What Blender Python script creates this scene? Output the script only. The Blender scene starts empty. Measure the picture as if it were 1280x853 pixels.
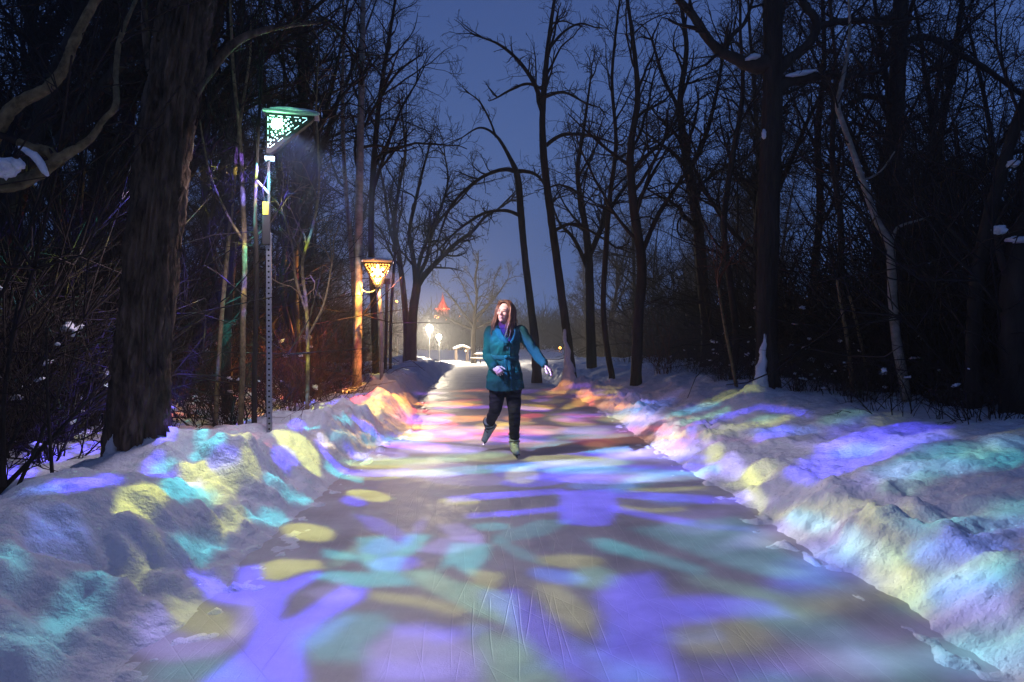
SKY_STRENGTH = 0.15
SKY_RAMP = [(0.0, (.58, 1.22, 3.2)), (.2, (.46, 1.0, 2.8)), (.5, (.30, .60, 1.9)), (1.0, (.13, .26, .9))]
POWER1, POWER2, POWER3, POWERF = 800, 680, 42, 5500
WOODK = .3
BASE1 = (.165, .138, .172); BASE2 = (.05, .025, .015)
N_RIGHT, N_LEFT = 60, 52
HAZE = .0028
import bpy, bmesh, math, random
import numpy as np
from mathutils import Vector, Matrix

sc = bpy.context.scene
C = sc.collection
R = math.radians

# ------------------------------------------------------------------ camera
CAMH = 1.35
F = 853.0
cam_d = bpy.data.cameras.new('camera'); cam_d.lens = 24; cam_d.sensor_width = 36
cam_d.clip_start = 0.05; cam_d.clip_end = 3000
cam = bpy.data.objects.new('camera', cam_d); C.objects.link(cam)
cam.location = (0, 0, CAMH)
YAW = math.atan(35 / F); PITCH = math.atan(8.5 / F)
cam.rotation_euler = (R(90) - PITCH, 0, -YAW)
sc.camera = cam
bpy.context.view_layer.update()
CM = cam.rotation_euler.to_matrix()

def ray(px, py):
    return CM @ Vector(((px - 640) / F, -(py - 426.5) / F, -1.0))

def at(px, py, d):
    """the point that stands at distance d along the path and shows at photo pixel px, py"""
    v = ray(px, py)
    return Vector((0, 0, CAMH)) + v * (d / v.y)

def project(p):
    v = CM.inverted() @ (Vector(p) - Vector((0, 0, CAMH)))
    if v.z > -0.05: return None
    return (640 + F * v.x / -v.z, 426.5 - F * v.y / -v.z, -v.z)

# ------------------------------------------------------------------ noise
def _h(ix, iy, s):
    n = (ix.astype(np.int64) * 374761393 + iy.astype(np.int64) * 668265263 + s * 1442695041) & 0xFFFFFFFF
    n = ((n ^ (n >> 13)) * 1274126177) & 0xFFFFFFFF
    n = (n ^ (n >> 16)) & 0xFFFFFFFF
    return n
def perlin(x, y, s=0):
    x = np.asarray(x, float); y = np.asarray(y, float)
    x0 = np.floor(x); y0 = np.floor(y); fx = x - x0; fy = y - y0
    u = fx * fx * fx * (fx * (fx * 6 - 15) + 10); v = fy * fy * fy * (fy * (fy * 6 - 15) + 10)
    def g(ox, oy):
        a = _h(x0 + ox, y0 + oy, s) / 4294967295.0 * 2 * math.pi
        return np.cos(a) * (fx - ox) + np.sin(a) * (fy - oy)
    a = g(0, 0) * (1 - u) + g(1, 0) * u; b = g(0, 1) * (1 - u) + g(1, 1) * u
    return (a * (1 - v) + b * v) * 1.4
def fbm(x, y, s=0, o=4, lac=2.1, gain=0.5):
    t = 0; amp = 1.0; f = 1.0
    for i in range(o):
        t = t + amp * perlin(x * f, y * f, s + i * 17); amp *= gain; f *= lac
    return t
def worley(x, y, s=0):
    """distance to the nearest jittered point of a unit grid"""
    x = np.asarray(x, float); y = np.asarray(y, float)
    x0 = np.floor(x); y0 = np.floor(y); best = np.full(x.shape, 9.0)
    for ox in (-1, 0, 1):
        for oy in (-1, 0, 1):
            px = x0 + ox + _h(x0 + ox, y0 + oy, s) / 4294967295.0
            py = y0 + oy + _h(x0 + ox, y0 + oy, s + 99) / 4294967295.0
            best = np.minimum(best, (px - x) ** 2 + (py - y) ** 2)
    return np.sqrt(best)
def sstep(a, b, x):
    t = np.clip((np.asarray(x, float) - a) / (b - a), 0, 1); return t * t * (3 - 2 * t)

# ------------------------------------------------------------------ terrain
def edge_l(y): return -1.40 + 0.33 * np.exp(-((y - 10.5) / 2.6) ** 2) + 0.07 * perlin(y * 0.9, y * 0 + 3.3, 5) + 0.05 * perlin(y * 2.7, y * 0 + 1.3, 6) + .03 * perlin(y * 7, y * 0 + 1.3, 11)
def edge_r(y): return 2.05 - 0.2 * sstep(12, 20, y) + 0.07 * perlin(y * 0.8, y * 0 + 7.7, 8) + 0.045 * perlin(y * 2.9, y * 0 + 4.1, 9) + .04 * perlin(y * 5.5, y * 0 + 2.1, 10) + .02 * perlin(y * 14, y * 0 + 5.1, 12)
def slope(y): return -0.9 * sstep(16, 64, y)
CONES = [(3.60, 8.85, 0.40, 0.20), (-2.62, 5.1, 0.5, 0.10), (2.0, 15.9, 0.5, 0.25), (-3.4, 30, 1.6, .35)]
def terrain(x, y, detail=True):
    x = np.asarray(x, float); y = np.asarray(y, float)
    ul = edge_l(y) - x; ur = x - edge_r(y)
    far = sstep(24, 40, y)                      # the clearing at the end: banks die out
    lump = fbm(x * 1.1, y * 0.8, 21, 3)
    # left bank
    hl = 0.47 + 0.13 * perlin(y * 0.75, x * 0.3, 31) + 0.13 * perlin(y * 1.6, x * 0.9, 33) - 0.08 * sstep(6, 11, y) + 0.08 * (1 - sstep(2.5, 4.5, y))
    w = 0.62 + 0.30 * (1 - sstep(3.0, 5.0, y)) - 0.12 * sstep(6, 9, y)
    rise = sstep(-0.02, w, ul)
    back = sstep(0.95, 1.7, ul)
    zl = rise * (hl * (1 - back) + .33 * back)
    # right bank: a steep crumbled foot, then a long easy slope to the wood
    foot = sstep(-0.02, 0.42, ur) * (0.24 + 0.05 * perlin(y * 0.7, x * 0.3, 41))
    zr = foot + 0.33 * sstep(0.25, 2.1, ur) - 0.05 * sstep(2.4, 4.5, ur)
    z = zl + zr
    off = np.maximum(ul, ur)
    bank = sstep(0.0, 0.25, off)
    z = z * (1 - 0.75 * far)
    z = z + bank * 0.05 * lump * (1 + sstep(1.5, 4, off)) * (1 - 0.5 * far)
    if detail:
        fl = sstep(0.02, 0.2, ul) * (1 - sstep(0.6, 1.1, ul))
        fr = sstep(0.0, 0.15, ur) * (1 - sstep(0.5, 1.0, ur))
        fz = (fl + fr) * (1 - far)
        w1 = 0.5 - worley(x * 3.0 + 0.5 * perlin(x * 3, y * 3, 3), y * 2.6, 51)
        w2 = 0.5 - worley(x * 7.5 + 0.4 * perlin(x * 6, y * 6, 4), y * 6.5, 53)
        w3 = 0.5 - worley(x * 17 + .5 * perlin(x * 9, y * 9, 8), y * 15, 57)
        patch = sstep(-0.25, 0.35, perlin(x * 0.9, y * 0.55, 55))
        z = z + fz * (0.15 * w1 * (0.35 + 0.65 * patch) + 0.08 * w2 * patch + 0.028 * w3 * sstep(-.1, .4, perlin(x * 1.7, y * 1.3, 58)))
        z = z + bank * (0.024 * fbm(x * 5, y * 5, 61, 4) + 0.006 * perlin(x * 26, y * 26, 63) * (0.4 + fz))
        # trodden pocks and wind ripples on the right-hand slope
        pk = sstep(0.5, 0.9, ur) * (1 - sstep(2.2, 3.4, ur)) * (1 - far)
        z = z - pk * 0.05 * sstep(0.18, 0.55, 0.75 - worley(x * 1.7, y * 1.1, 71)) * sstep(-.1, .4, perlin(x * .5, y * .35, 73))
        z = z + pk * 0.012 * perlin(x * 3.1 + y * 1.2, y * 7.5 - x * 1.5, 75)
    wood = sstep(2.0, 6.0, off)
    z = z + wood * 0.16 * fbm(x * 0.35, y * 0.35, 81, 3) * (1 - 0.6 * far)
    for cx, cy, r, h in CONES:
        q = np.hypot(x - cx, y - cy) / r
        z = z + h * np.exp(-q * q * 1.6)
    rise_far = 5.0 * sstep(95, 260, np.hypot(x, y))
    inside = 1 - sstep(-0.02, 0.03, off)
    z = z - 0.03 * inside * (1 - far * 0.8)
    spill = sstep(-0.42, 0.0, off) * (1 - sstep(-0.02, 0.03, off)) * (1 - far)
    z = z + spill * 0.075 * np.clip(fbm(x * 4.5, y * 3.2, 77, 4) + 0.12, 0, 1)
    return z + slope(y) + rise_far
def tz(x, y): return float(terrain(np.array([x]), np.array([y]))[0])

def hit(px, py):
    """where the ray through photo pixel px, py meets the ground (used while drawing the lantern plates)"""
    v = ray(px, py); v = v / v.y; o = Vector((0, 0, CAMH))
    ys = np.concatenate([np.arange(1.2, 12, .02), np.arange(12, 80, .1)])
    zz = np.maximum(terrain(v.x * ys, ys, False), slope(ys)); rz = CAMH + v.z * ys
    i = np.argmax(rz <= zz)
    return (v.x * ys[i], ys[i], zz[i])

# ------------------------------------------------------------------ mesh helpers
def link(name, me, mat=None, parent=None):
    o = bpy.data.objects.new(name, me); C.objects.link(o)
    if mat is not None:
        if isinstance(mat, (list, tuple)):
            for m in mat: me.materials.append(m)
        else: me.materials.append(mat)
    if parent is not None: o.parent = parent
    return o
def empty(name, loc=(0, 0, 0), rz=0.0):
    o = bpy.data.objects.new(name, None); C.objects.link(o); o.location = loc; o.rotation_euler = (0, 0, rz)
    o.empty_display_size = 0.2
    return o
def tag(o, label=None, cat=None, group=None, kind=None):
    if label: o['label'] = label
    if cat: o['category'] = cat
    if group: o['group'] = group
    if kind: o['kind'] = kind
    return o

def mesh_np(name, V, Fq, smooth=True):
    me = bpy.data.meshes.new(name)
    V = np.asarray(V, np.float32); 
    quads = [np.asarray(f, np.int32) for f in Fq if len(f)]
    me.vertices.add(len(V)); me.vertices.foreach_set('co', V.ravel())
    nl = sum(q.size for q in quads); npol = sum(len(q) for q in quads)
    me.loops.add(nl); me.polygons.add(npol)
    me.loops.foreach_set('vertex_index', np.concatenate([q.ravel() for q in quads]))
    starts = []; s = 0
    for q in quads:
        k = q.shape[1]; starts.append(s + np.arange(len(q), dtype=np.int32) * k); s += q.size
    me.polygons.foreach_set('loop_start', np.concatenate(starts).astype(np.int32))
    if smooth: me.polygons.foreach_set('use_smooth', np.ones(npol, bool))
    me.update(calc_edges=True); me.validate()
    return me

class Tubes:
    """collects tapered tubes into one mesh; all tubes of one size are swept together"""
    def __init__(s): s.items = {}; s.V = False
    def add(s, pts, rad, sides=5, cap=True, rough=0.0, rng=None):
        P = np.asarray(pts, float); s.V = True
        s.items.setdefault((len(P), sides, bool(cap)), []).append((P, np.asarray(rad, float), rough, rng))
    def mesh(s, name):
        Vs, Qs, Ts, n0 = [], [], [], 0
        for (n, sides, cap), lst in s.items.items():
            P = np.stack([i[0] for i in lst]); rad = np.stack([i[1] for i in lst]); m = len(lst)
            T = np.gradient(P, axis=1); T /= np.linalg.norm(T, axis=2)[..., None] + 1e-9
            ref = np.where(np.abs(T[:, 0, 2:3]) < .9, np.array([[0, 0, 1.]]), np.array([[1., 0, 0]]))
            N = np.cross(T[:, 0], ref); N /= np.linalg.norm(N, axis=1)[:, None] + 1e-9
            Ns = np.empty_like(P)
            for i in range(n):
                N = N - T[:, i] * (N * T[:, i]).sum(1)[:, None]; N /= np.linalg.norm(N, axis=1)[:, None] + 1e-9; Ns[:, i] = N
            B = np.cross(T, Ns); a = np.arange(sides) / sides * 2 * math.pi
            rr = np.repeat(rad[:, :, None], sides, 2)
            for q, it in enumerate(lst):
                if it[2]: rr[q] *= 1 + it[2] * it[3].standard_normal((n, sides))
            ring = P[:, :, None, :] + rr[..., None] * (np.cos(a)[:, None] * Ns[:, :, None, :] + np.sin(a)[:, None] * B[:, :, None, :])
            Vs.append(ring.reshape(-1, 3))
            base = n0 + np.arange(m)[:, None, None] * (n * sides); i = np.arange(n - 1)[None, :, None] * sides; j = np.arange(sides)[None, None, :]; k = (j + 1) % sides
            Qs.append(np.stack([base + i + j, base + i + k, base + i + sides + k, base + i + sides + j], -1).reshape(-1, 4)); n0 += m * n * sides
            if cap:
                Vs.append(P[:, -1] + T[:, -1] * rad[:, -1:] * .6)
                tb = base[:, 0, :] + (n - 1) * sides; j2 = np.arange(sides)[None, :]
                Ts.append(np.stack([tb + j2, tb + (j2 + 1) % sides, np.broadcast_to((n0 + np.arange(m))[:, None], (m, sides))], -1).reshape(-1, 3)); n0 += m
        return mesh_np(name, np.concatenate(Vs), [np.concatenate(Qs)] + ([np.concatenate(Ts)] if Ts else []))
    def build(s, name, mat, parent=None): return link(name, s.mesh(name), mat, parent)

def bm_obj(name, bm, mat, parent=None, smooth=False, bevel=0.0):
    if bevel:
        bmesh.ops.bevel(bm, geom=[e for e in bm.edges if e.calc_face_angle(0) > 0.5], offset=bevel, segments=2, affect='EDGES', profile=0.5)
    me = bpy.data.meshes.new(name); bm.to_mesh(me); bm.free()
    if smooth:
        for p in me.polygons: p.use_smooth = True
    return link(name, me, mat, parent)
def bm_box(bm, c, s, rot=None):
    m = Matrix.Translation(c) @ (rot.to_4x4() if rot is not None else Matrix.Identity(4)) @ Matrix.Diagonal((*s, 1))
    return bmesh.ops.create_cube(bm, size=1, matrix=m)

# ------------------------------------------------------------------ materials
def mat(name, col=(.5, .5, .5), rough=.7, metal=0, spec=.5, emit=None, es=0):
    m = bpy.data.materials.new(name); m.use_nodes = True
    b = m.node_tree.nodes['Principled BSDF']
    b.inputs['Base Color'].default_value = (*col, 1); b.inputs['Roughness'].default_value = rough
    b.inputs['Metallic'].default_value = metal; b.inputs['Specular IOR Level'].default_value = spec
    if emit: b.inputs['Emission Color'].default_value = (*emit, 1); b.inputs['Emission Strength'].default_value = es
    return m
def nd(m, typ, **kw):
    n = m.node_tree.nodes.new(typ)
    for k, v in kw.items():
        if k in n.inputs: n.inputs[k].default_value = v
        else: setattr(n, k, v)
    return n
def noisy(name, stops, scale=8, rough=.85, bump=.4, bdist=.01, coord='Object', stretch=(1, 1, 1), detail=6, spec=.3):
    """colour ramp over noise, with a bump of the same noise"""
    m = mat(name, stops[0][1], rough, spec=spec); L = m.node_tree.links.new; b = m.node_tree.nodes['Principled BSDF']
    tc = nd(m, 'ShaderNodeTexCoord'); mp = nd(m, 'ShaderNodeMapping'); mp.inputs['Scale'].default_value = stretch
    L(tc.outputs[coord], mp.inputs[0])
    n = nd(m, 'ShaderNodeTexNoise', Scale=scale, Detail=detail, Roughness=.6); L(mp.outputs[0], n.inputs['Vector'])
    r = nd(m, 'ShaderNodeValToRGB'); el = r.color_ramp.elements
    while len(el) < len(stops): el.new(.5)
    for e, (p, c) in zip(el, stops): e.position = p; e.color = (*c, 1)
    L(n.outputs['Fac'], r.inputs[0]); L(r.outputs[0], b.inputs['Base Color'])
    bp = nd(m, 'ShaderNodeBump', Strength=bump, Distance=bdist); L(n.outputs['Fac'], bp.inputs['Height']); L(bp.outputs[0], b.inputs['Normal'])
    return m
# ------------------------------------------------------------------ world: dusk
sc.view_settings.view_transform = 'Standard'; sc.view_settings.look = 'None'
sc.view_settings.gamma = 1; sc.view_settings.exposure = 0
sc.cycles.use_denoising = True
sc.cycles.max_bounces = 5; sc.cycles.diffuse_bounces = 3; sc.cycles.glossy_bounces = 2
sc.cycles.sample_clamp_indirect = 3.0
SUN_EL, SUN_ROT = R(-1.0), R(190)
w = bpy.data.worlds.new('World'); sc.world = w; w.use_nodes = True
wn = w.node_tree; bg = wn.nodes['Background']
sky = wn.nodes.new('ShaderNodeTexSky'); sky.sky_type = 'NISHITA'; sky.sun_disc = False
sky.sun_elevation = SUN_EL; sky.sun_rotation = SUN_ROT; sky.air_density = 1.0; sky.dust_density = 0.6; sky.ozone_density = 2.5
# deep blue dusk: the Nishita sky with the sun just gone, plus the blue of the high air, paler towards the horizon
tcw = wn.nodes.new('ShaderNodeTexCoord'); sep = wn.nodes.new('ShaderNodeSeparateXYZ'); wn.links.new(tcw.outputs['Generated'], sep.inputs[0])
rmp = wn.nodes.new('ShaderNodeValToRGB'); re_ = rmp.color_ramp.elements
while len(re_) < 4: re_.new(.5)
for e, (p, c) in zip(re_, SKY_RAMP): e.position = p; e.color = (*c, 1)
wn.links.new(sep.outputs[2], rmp.inputs[0])
mixw = wn.nodes.new('ShaderNodeMix'); mixw.data_type = 'RGBA'; mixw.inputs['Factor'].default_value = .9
wn.links.new(sky.outputs[0], mixw.inputs['A']); wn.links.new(rmp.outputs[0], mixw.inputs['B'])
wn.links.new(mixw.outputs['Result'], bg.inputs[0]); bg.inputs[1].default_value = SKY_STRENGTH

sun_d = bpy.data.lights.new('sun', 'SUN'); sun_d.energy = 0.012; sun_d.angle = R(15); sun_d.color = (1, .86, .8)
sun = bpy.data.objects.new('sun', sun_d); C.objects.link(sun); sun.rotation_euler = (R(80), 0, R(200))

# ------------------------------------------------------------------ snow and ice
def snow_material(name, col=(.80, .82, .86), fine=1.0):
    m = mat(name, col, .55, spec=.35); L = m.node_tree.links.new; b = m.node_tree.nodes['Principled BSDF']
    g = nd(m, 'ShaderNodeNewGeometry')
    n1 = nd(m, 'ShaderNodeTexNoise', Scale=14.0, Detail=5.0, Roughness=.62); L(g.outputs['Position'], n1.inputs['Vector'])
    n2 = nd(m, 'ShaderNodeTexNoise', Scale=70.0, Detail=4.0, Roughness=.6); L(g.outputs['Position'], n2.inputs['Vector'])
    b1 = nd(m, 'ShaderNodeBump', Strength=.85 * fine, Distance=.03); L(n1.outputs['Fac'], b1.inputs['Height'])
    b2 = nd(m, 'ShaderNodeBump', Strength=.8, Distance=.005); L(n2.outputs['Fac'], b2.inputs['Height']); L(b1.outputs[0], b2.inputs['Normal'])
    L(b2.outputs[0], b.inputs['Normal'])
    n3 = nd(m, 'ShaderNodeTexNoise', Scale=2.3, Detail=6.0); L(g.outputs['Position'], n3.inputs['Vector'])
    r = nd(m, 'ShaderNodeValToRGB'); r.color_ramp.elements[0].position = .3; r.color_ramp.elements[1].position = .6
    r.color_ramp.elements[0].color = (col[0] * .86, col[1] * .86, col[2] * .87, 1); r.color_ramp.elements[1].color = (*col, 1)
    L(n3.outputs['Fac'], r.inputs[0]); L(r.outputs[0], b.inputs['Base Color'])
    # glints: a few crystals in the crust are mirror-smooth
    v = nd(m, 'ShaderNodeTexVoronoi', Scale=55.0); L(g.outputs['Position'], v.inputs['Vector'])
    sp = nd(m, 'ShaderNodeSeparateColor'); L(v.outputs['Color'], sp.inputs[0])
    gt = nd(m, 'ShaderNodeMath', operation='GREATER_THAN'); gt.inputs[1].default_value = .93; L(sp.outputs[0], gt.inputs[0])
    rr = nd(m, 'ShaderNodeMapRange'); rr.inputs['To Min'].default_value = .6; rr.inputs['To Max'].default_value = .22; L(gt.outputs[0], rr.inputs['Value'])
    L(rr.outputs[0], b.inputs['Roughness'])
    return m
M_SNOW = snow_material('snow')
M_SNOWCAP = snow_material('snow_cap', (.82, .84, .88))

def ice_material():
    m = mat('ice', (.4, .4, .42), .4, spec=.4); L = m.node_tree.links.new; b = m.node_tree.nodes['Principled BSDF']
    g = nd(m, 'ShaderNodeNewGeometry')
    n = nd(m, 'ShaderNodeTexNoise', Scale=1.6, Detail=7.0, Roughness=.65); L(g.outputs['Position'], n.inputs['Vector'])
    r = nd(m, 'ShaderNodeValToRGB'); e = r.color_ramp.elements
    e[0].position = .33; e[0].color = (.34, .33, .36, 1); e[1].position = .66; e[1].color = (.58, .56, .59, 1)
    L(n.outputs['Fac'], r.inputs[0])
    # skate cuts: thin lines where warped, stretched noise crosses its mean
    cuts = None; nw = nd(m, 'ShaderNodeTexNoise', Scale=.7, Detail=1.0); L(g.outputs['Position'], nw.inputs['Vector'])
    for k, (cx, cy, sc_, wd, msk, ms) in enumerate([(-26, 3, 5.0, .022, .48, .9), (30, 9, 4.0, .018, .50, .7), (-14, -9, 3.0, .010, .56, 1.1), (-9, 24, 3.2, .010, .56, 1.2), (8, -14, 2.2, .008, .57, 1.4), (70, 4, 9.0, .045, .48, 1.6), (-60, 12, 8.0, .04, .5, 1.3), (-40, -25, 5.0, .025, .5, 1.0)]):
        ds = nd(m, 'ShaderNodeVectorMath', operation='DISTANCE'); L(g.outputs['Position'], ds.inputs[0]); ds.inputs[1].default_value = (cx, cy, 0)
        ad = nd(m, 'ShaderNodeMath', operation='MULTIPLY_ADD'); L(nw.outputs['Fac'], ad.inputs[0]); ad.inputs[1].default_value = .10; L(ds.outputs['Value'], ad.inputs[2])
        v = nd(m, 'ShaderNodeTexVoronoi', voronoi_dimensions='1D', feature='DISTANCE_TO_EDGE'); v.inputs['Scale'].default_value = sc_; L(ad.outputs[0], v.inputs['W'])
        d = nd(m, 'ShaderNodeMapRange'); d.inputs['From Max'].default_value = wd; d.inputs['To Min'].default_value = 1; d.inputs['To Max'].default_value = 0; L(v.outputs['Distance'], d.inputs['Value'])
        mp = nd(m, 'ShaderNodeMapping'); mp.inputs['Location'].default_value = (k * 7.1, k * 3.3, 0); L(g.outputs['Position'], mp.inputs[0])
        q = nd(m, 'ShaderNodeTexNoise', Scale=ms, Detail=1.0); L(mp.outputs[0], q.inputs['Vector'])
        mr = nd(m, 'ShaderNodeMapRange'); mr.inputs['From Min'].default_value = msk - .05; mr.inputs['From Max'].default_value = msk + .08; L(q.outputs['Fac'], mr.inputs['Value'])
        pr = nd(m, 'ShaderNodeMath', operation='MULTIPLY'); L(d.outputs[0], pr.inputs[0]); L(mr.outputs[0], pr.inputs[1])
        if cuts is None: cuts = pr.outputs[0]
        else:
            mx = nd(m, 'ShaderNodeMath', operation='MAXIMUM'); L(cuts, mx.inputs[0]); L(pr.outputs[0], mx.inputs[1]); cuts = mx.outputs[0]
    mix = nd(m, 'ShaderNodeMix', data_type='RGBA'); L(cuts, mix.inputs['Factor'])
    L(r.outputs[0], mix.inputs['A']); mix.inputs['B'].default_value = (.68, .67, .68, 1)
    mm = nd(m, 'ShaderNodeMath', operation='MULTIPLY'); mm.inputs[1].default_value = .22; L(cuts, mm.inputs[0]); L(mm.outputs[0], mix.inputs['Factor'])
    L(mix.outputs['Result'], b.inputs['Base Color'])
    rg = nd(m, 'ShaderNodeMapRange'); rg.inputs['From Min'].default_value = .3; rg.inputs['From Max'].default_value = .7
    rg.inputs['To Min'].default_value = .44; rg.inputs['To Max'].default_value = .66; L(n.outputs['Fac'], rg.inputs['Value']); L(rg.outputs[0], b.inputs['Roughness'])
    nf = nd(m, 'ShaderNodeTexNoise', Scale=90.0, Detail=4.0, Roughness=.7); L(g.outputs['Position'], nf.inputs['Vector'])
    b1 = nd(m, 'ShaderNodeBump', Strength=.35, Distance=.006); L(nf.outputs['Fac'], b1.inputs['Height'])
    n5 = nd(m, 'ShaderNodeTexNoise', Scale=5.0, Detail=3.0); L(g.outputs['Position'], n5.inputs['Vector'])
    b3 = nd(m, 'ShaderNodeBump', Strength=.3, Distance=.02); L(n5.outputs['Fac'], b3.inputs['Height']); L(b1.outputs[0], b3.inputs['Normal'])
    b2 = nd(m, 'ShaderNodeBump', Strength=.28, Distance=.005); b2.invert = True; L(cuts, b2.inputs['Height']); L(b3.outputs[0], b2.inputs['Normal'])
    L(b2.outputs[0], b.inputs['Normal'])
    return m
M_ICE = ice_material()

def axis(dense_lo, dense_hi, step, lo, hi, g=1.09):
    a = list(np.arange(dense_lo, dense_hi + 1e-6, step))
    s = step
    while a[-1] < hi: s *= g; a.append(a[-1] + s)
    s = step
    while a[0] > lo: s *= g; a.insert(0, a[0] - s)
    return np.array(a)
def ygrid():
    a = [1.4]
    while a[-1] < 700:
        y = a[-1]; a.append(y + (max(.022, .0072 * (y - 1.4)) if y < 40 else .02 * (y - 30) + .2))
    b = [1.4]
    s = .05
    while b[0] > -60: s *= 1.25; b.insert(0, b[0] - s)
    return np.array(b[:-1] + a)
def sheet(name, xs, ys, zf, m):
    X, Y = np.meshgrid(xs, ys); Z = zf(X, Y)
    V = np.stack([X, Y, Z], -1).reshape(-1, 3); nx = len(xs); ny = len(ys)
    i = np.arange(ny - 1)[:, None] * nx + np.arange(nx - 1)[None, :]
    Q = np.stack([i, i + 1, i + nx + 1, i + nx], -1).reshape(-1, 4)
    return link(name, mesh_np(name, V, [Q]), m)
g_ = sheet('snow_ground', axis(-3.0, 4.4, .022, -500, 500), ygrid(), terrain, M_SNOW); tag(g_, kind='structure')
ip_y = np.concatenate([np.arange(-6, 20, .5), np.arange(20, 40.1, 2)])
p_ = sheet('ice_path', np.linspace(-1.75, 2.45, 12), ip_y, lambda x, y: slope(y) - .0, M_ICE); tag(p_, kind='structure')

# ------------------------------------------------------------------ lantern light: a plate of coloured cut-outs in front of each lamp
def raster(shapes, x0, y0, size, n, lx, ly, h, soft0, softk, eqp, base):
    """paints the plate's cut-outs (metres on level ground) into a linear float image"""
    res = size / n
    xs = x0 + (np.arange(n) + .5) * res; ys = y0 + (np.arange(n) + .5) * res
    X, Y = np.meshgrid(xs, ys)
    img = (1 - sstep(4.5, 7.5, np.hypot(X - lx, Y - ly)))[..., None] * (1 - .6 * sstep(-1.1, -1.9, X) * sstep(5.2, 3.5, Y))[..., None] * np.array(base, np.float32)
    img = img.astype(np.float32)
    for col, sf, pts in shapes:
        P = np.array(pts, float)
        c = P.mean(0); dist = math.hypot(c[0] - lx, c[1] - ly)
        s = (soft0 + softk * dist) * sf
        a0 = max(0, int((P[:, 0].min() - 2 * s - x0) / res)); a1 = min(n, int((P[:, 0].max() + 2 * s - x0) / res) + 2)
        b0 = max(0, int((P[:, 1].min() - 2 * s - y0) / res)); b1 = min(n, int((P[:, 1].max() + 2 * s - y0) / res) + 2)
        if a1 <= a0 or b1 <= b0: continue
        X, Y = np.meshgrid(xs[a0:a1], ys[b0:b1])
        d = np.full(X.shape, 1e9); ins = np.zeros(X.shape, bool)
        for i in range(len(P)):
            ax, ay = P[i]; bx, by = P[(i + 1) % len(P)]
            ex, ey = bx - ax, by - ay
            t = np.clip(((X - ax) * ex + (Y - ay) * ey) / (ex * ex + ey * ey + 1e-12), 0, 1)
            d = np.minimum(d, np.hypot(X - ax - t * ex, Y - ay - t * ey))
            cr = ((ay > Y) != (by > Y)) & (X < (bx - ax) * (Y - ay) / ((by - ay) if by != ay else 1e-12) + ax)
            ins ^= cr
        d = np.where(ins, d, -d)
        f = sstep(-s, s, d)
        img[b0:b1, a0:a1] += f[..., None] * np.array(col, np.float32)
    X, Y = np.meshgrid(xs, ys)
    q = ((X - lx) ** 2 + (Y - ly) ** 2) / (h * h)
    img *= ((1 + np.minimum(q, 3.2)) ** eqp * (1 - .8 * sstep(5.5, 9.5, np.hypot(X - lx, Y - ly))))[..., None]
    im = bpy.data.images.new('lantern_plate', n, n, float_buffer=True)
    px = np.ones((n, n, 4), np.float32); px[..., :3] = img
    im.colorspace_settings.name = 'Non-Color' if False else im.colorspace_settings.name
    im.pixels.foreach_set(px.ravel()); im.update(); im.pack()
    return im

def lantern_lamp(name, loc, power, im, x0, y0, size, radius=.02, frame=None, dist=None):
    """a lamp behind a coloured plate; frame = (U, V, N) axes of the plate, dist = metres to the plane its image is drawn for"""
    U_, V_, N_ = frame or ((1, 0, 0), (0, 1, 0), (0, 0, -1)); dist = dist or loc[2]
    ou, ov = (loc[0], loc[1]) if frame is None else (0, 0)
    ld = bpy.data.lights.new(name, 'POINT'); ld.energy = power; ld.shadow_soft_size = radius; ld.use_nodes = True
    nt = ld.node_tree; nt.nodes.clear(); L = nt.links.new
    out = nt.nodes.new('ShaderNodeOutputLight'); em = nt.nodes.new('ShaderNodeEmission'); L(em.outputs[0], out.inputs[0])
    g = nt.nodes.new('ShaderNodeNewGeometry')
    def M(op, a, b=None):
        q = nt.nodes.new('ShaderNodeMath'); q.operation = op
        for k, v in enumerate((a, b)):
            if v is None: continue
            if isinstance(v, (int, float)): q.inputs[k].default_value = v
            else: L(v, q.inputs[k])
        return q.outputs[0]
    def dot(v):
        q = nt.nodes.new('ShaderNodeVectorMath'); q.operation = 'DOT_PRODUCT'; L(g.outputs['Incoming'], q.inputs[0]); q.inputs[1].default_value = v; return q.outputs['Value']
    t = M('DIVIDE', dist, M('MAXIMUM', dot(N_), .01))
    u = M('DIVIDE', M('SUBTRACT', M('ADD', M('MULTIPLY', dot(U_), t), ou), x0), size)
    v = M('DIVIDE', M('SUBTRACT', M('ADD', M('MULTIPLY', dot(V_), t), ov), y0), size)
    cb = nt.nodes.new('ShaderNodeCombineXYZ'); L(u, cb.inputs[0]); L(v, cb.inputs[1])
    ti = nt.nodes.new('ShaderNodeTexImage'); ti.image = im; ti.extension = 'CLIP'; ti.interpolation = 'Linear'
    L(cb.outputs[0], ti.inputs[0]); L(ti.outputs[0], em.inputs[0]); em.inputs[1].default_value = 1
    o = bpy.data.objects.new(name, ld); C.objects.link(o); o.location = loc
    return o
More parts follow.
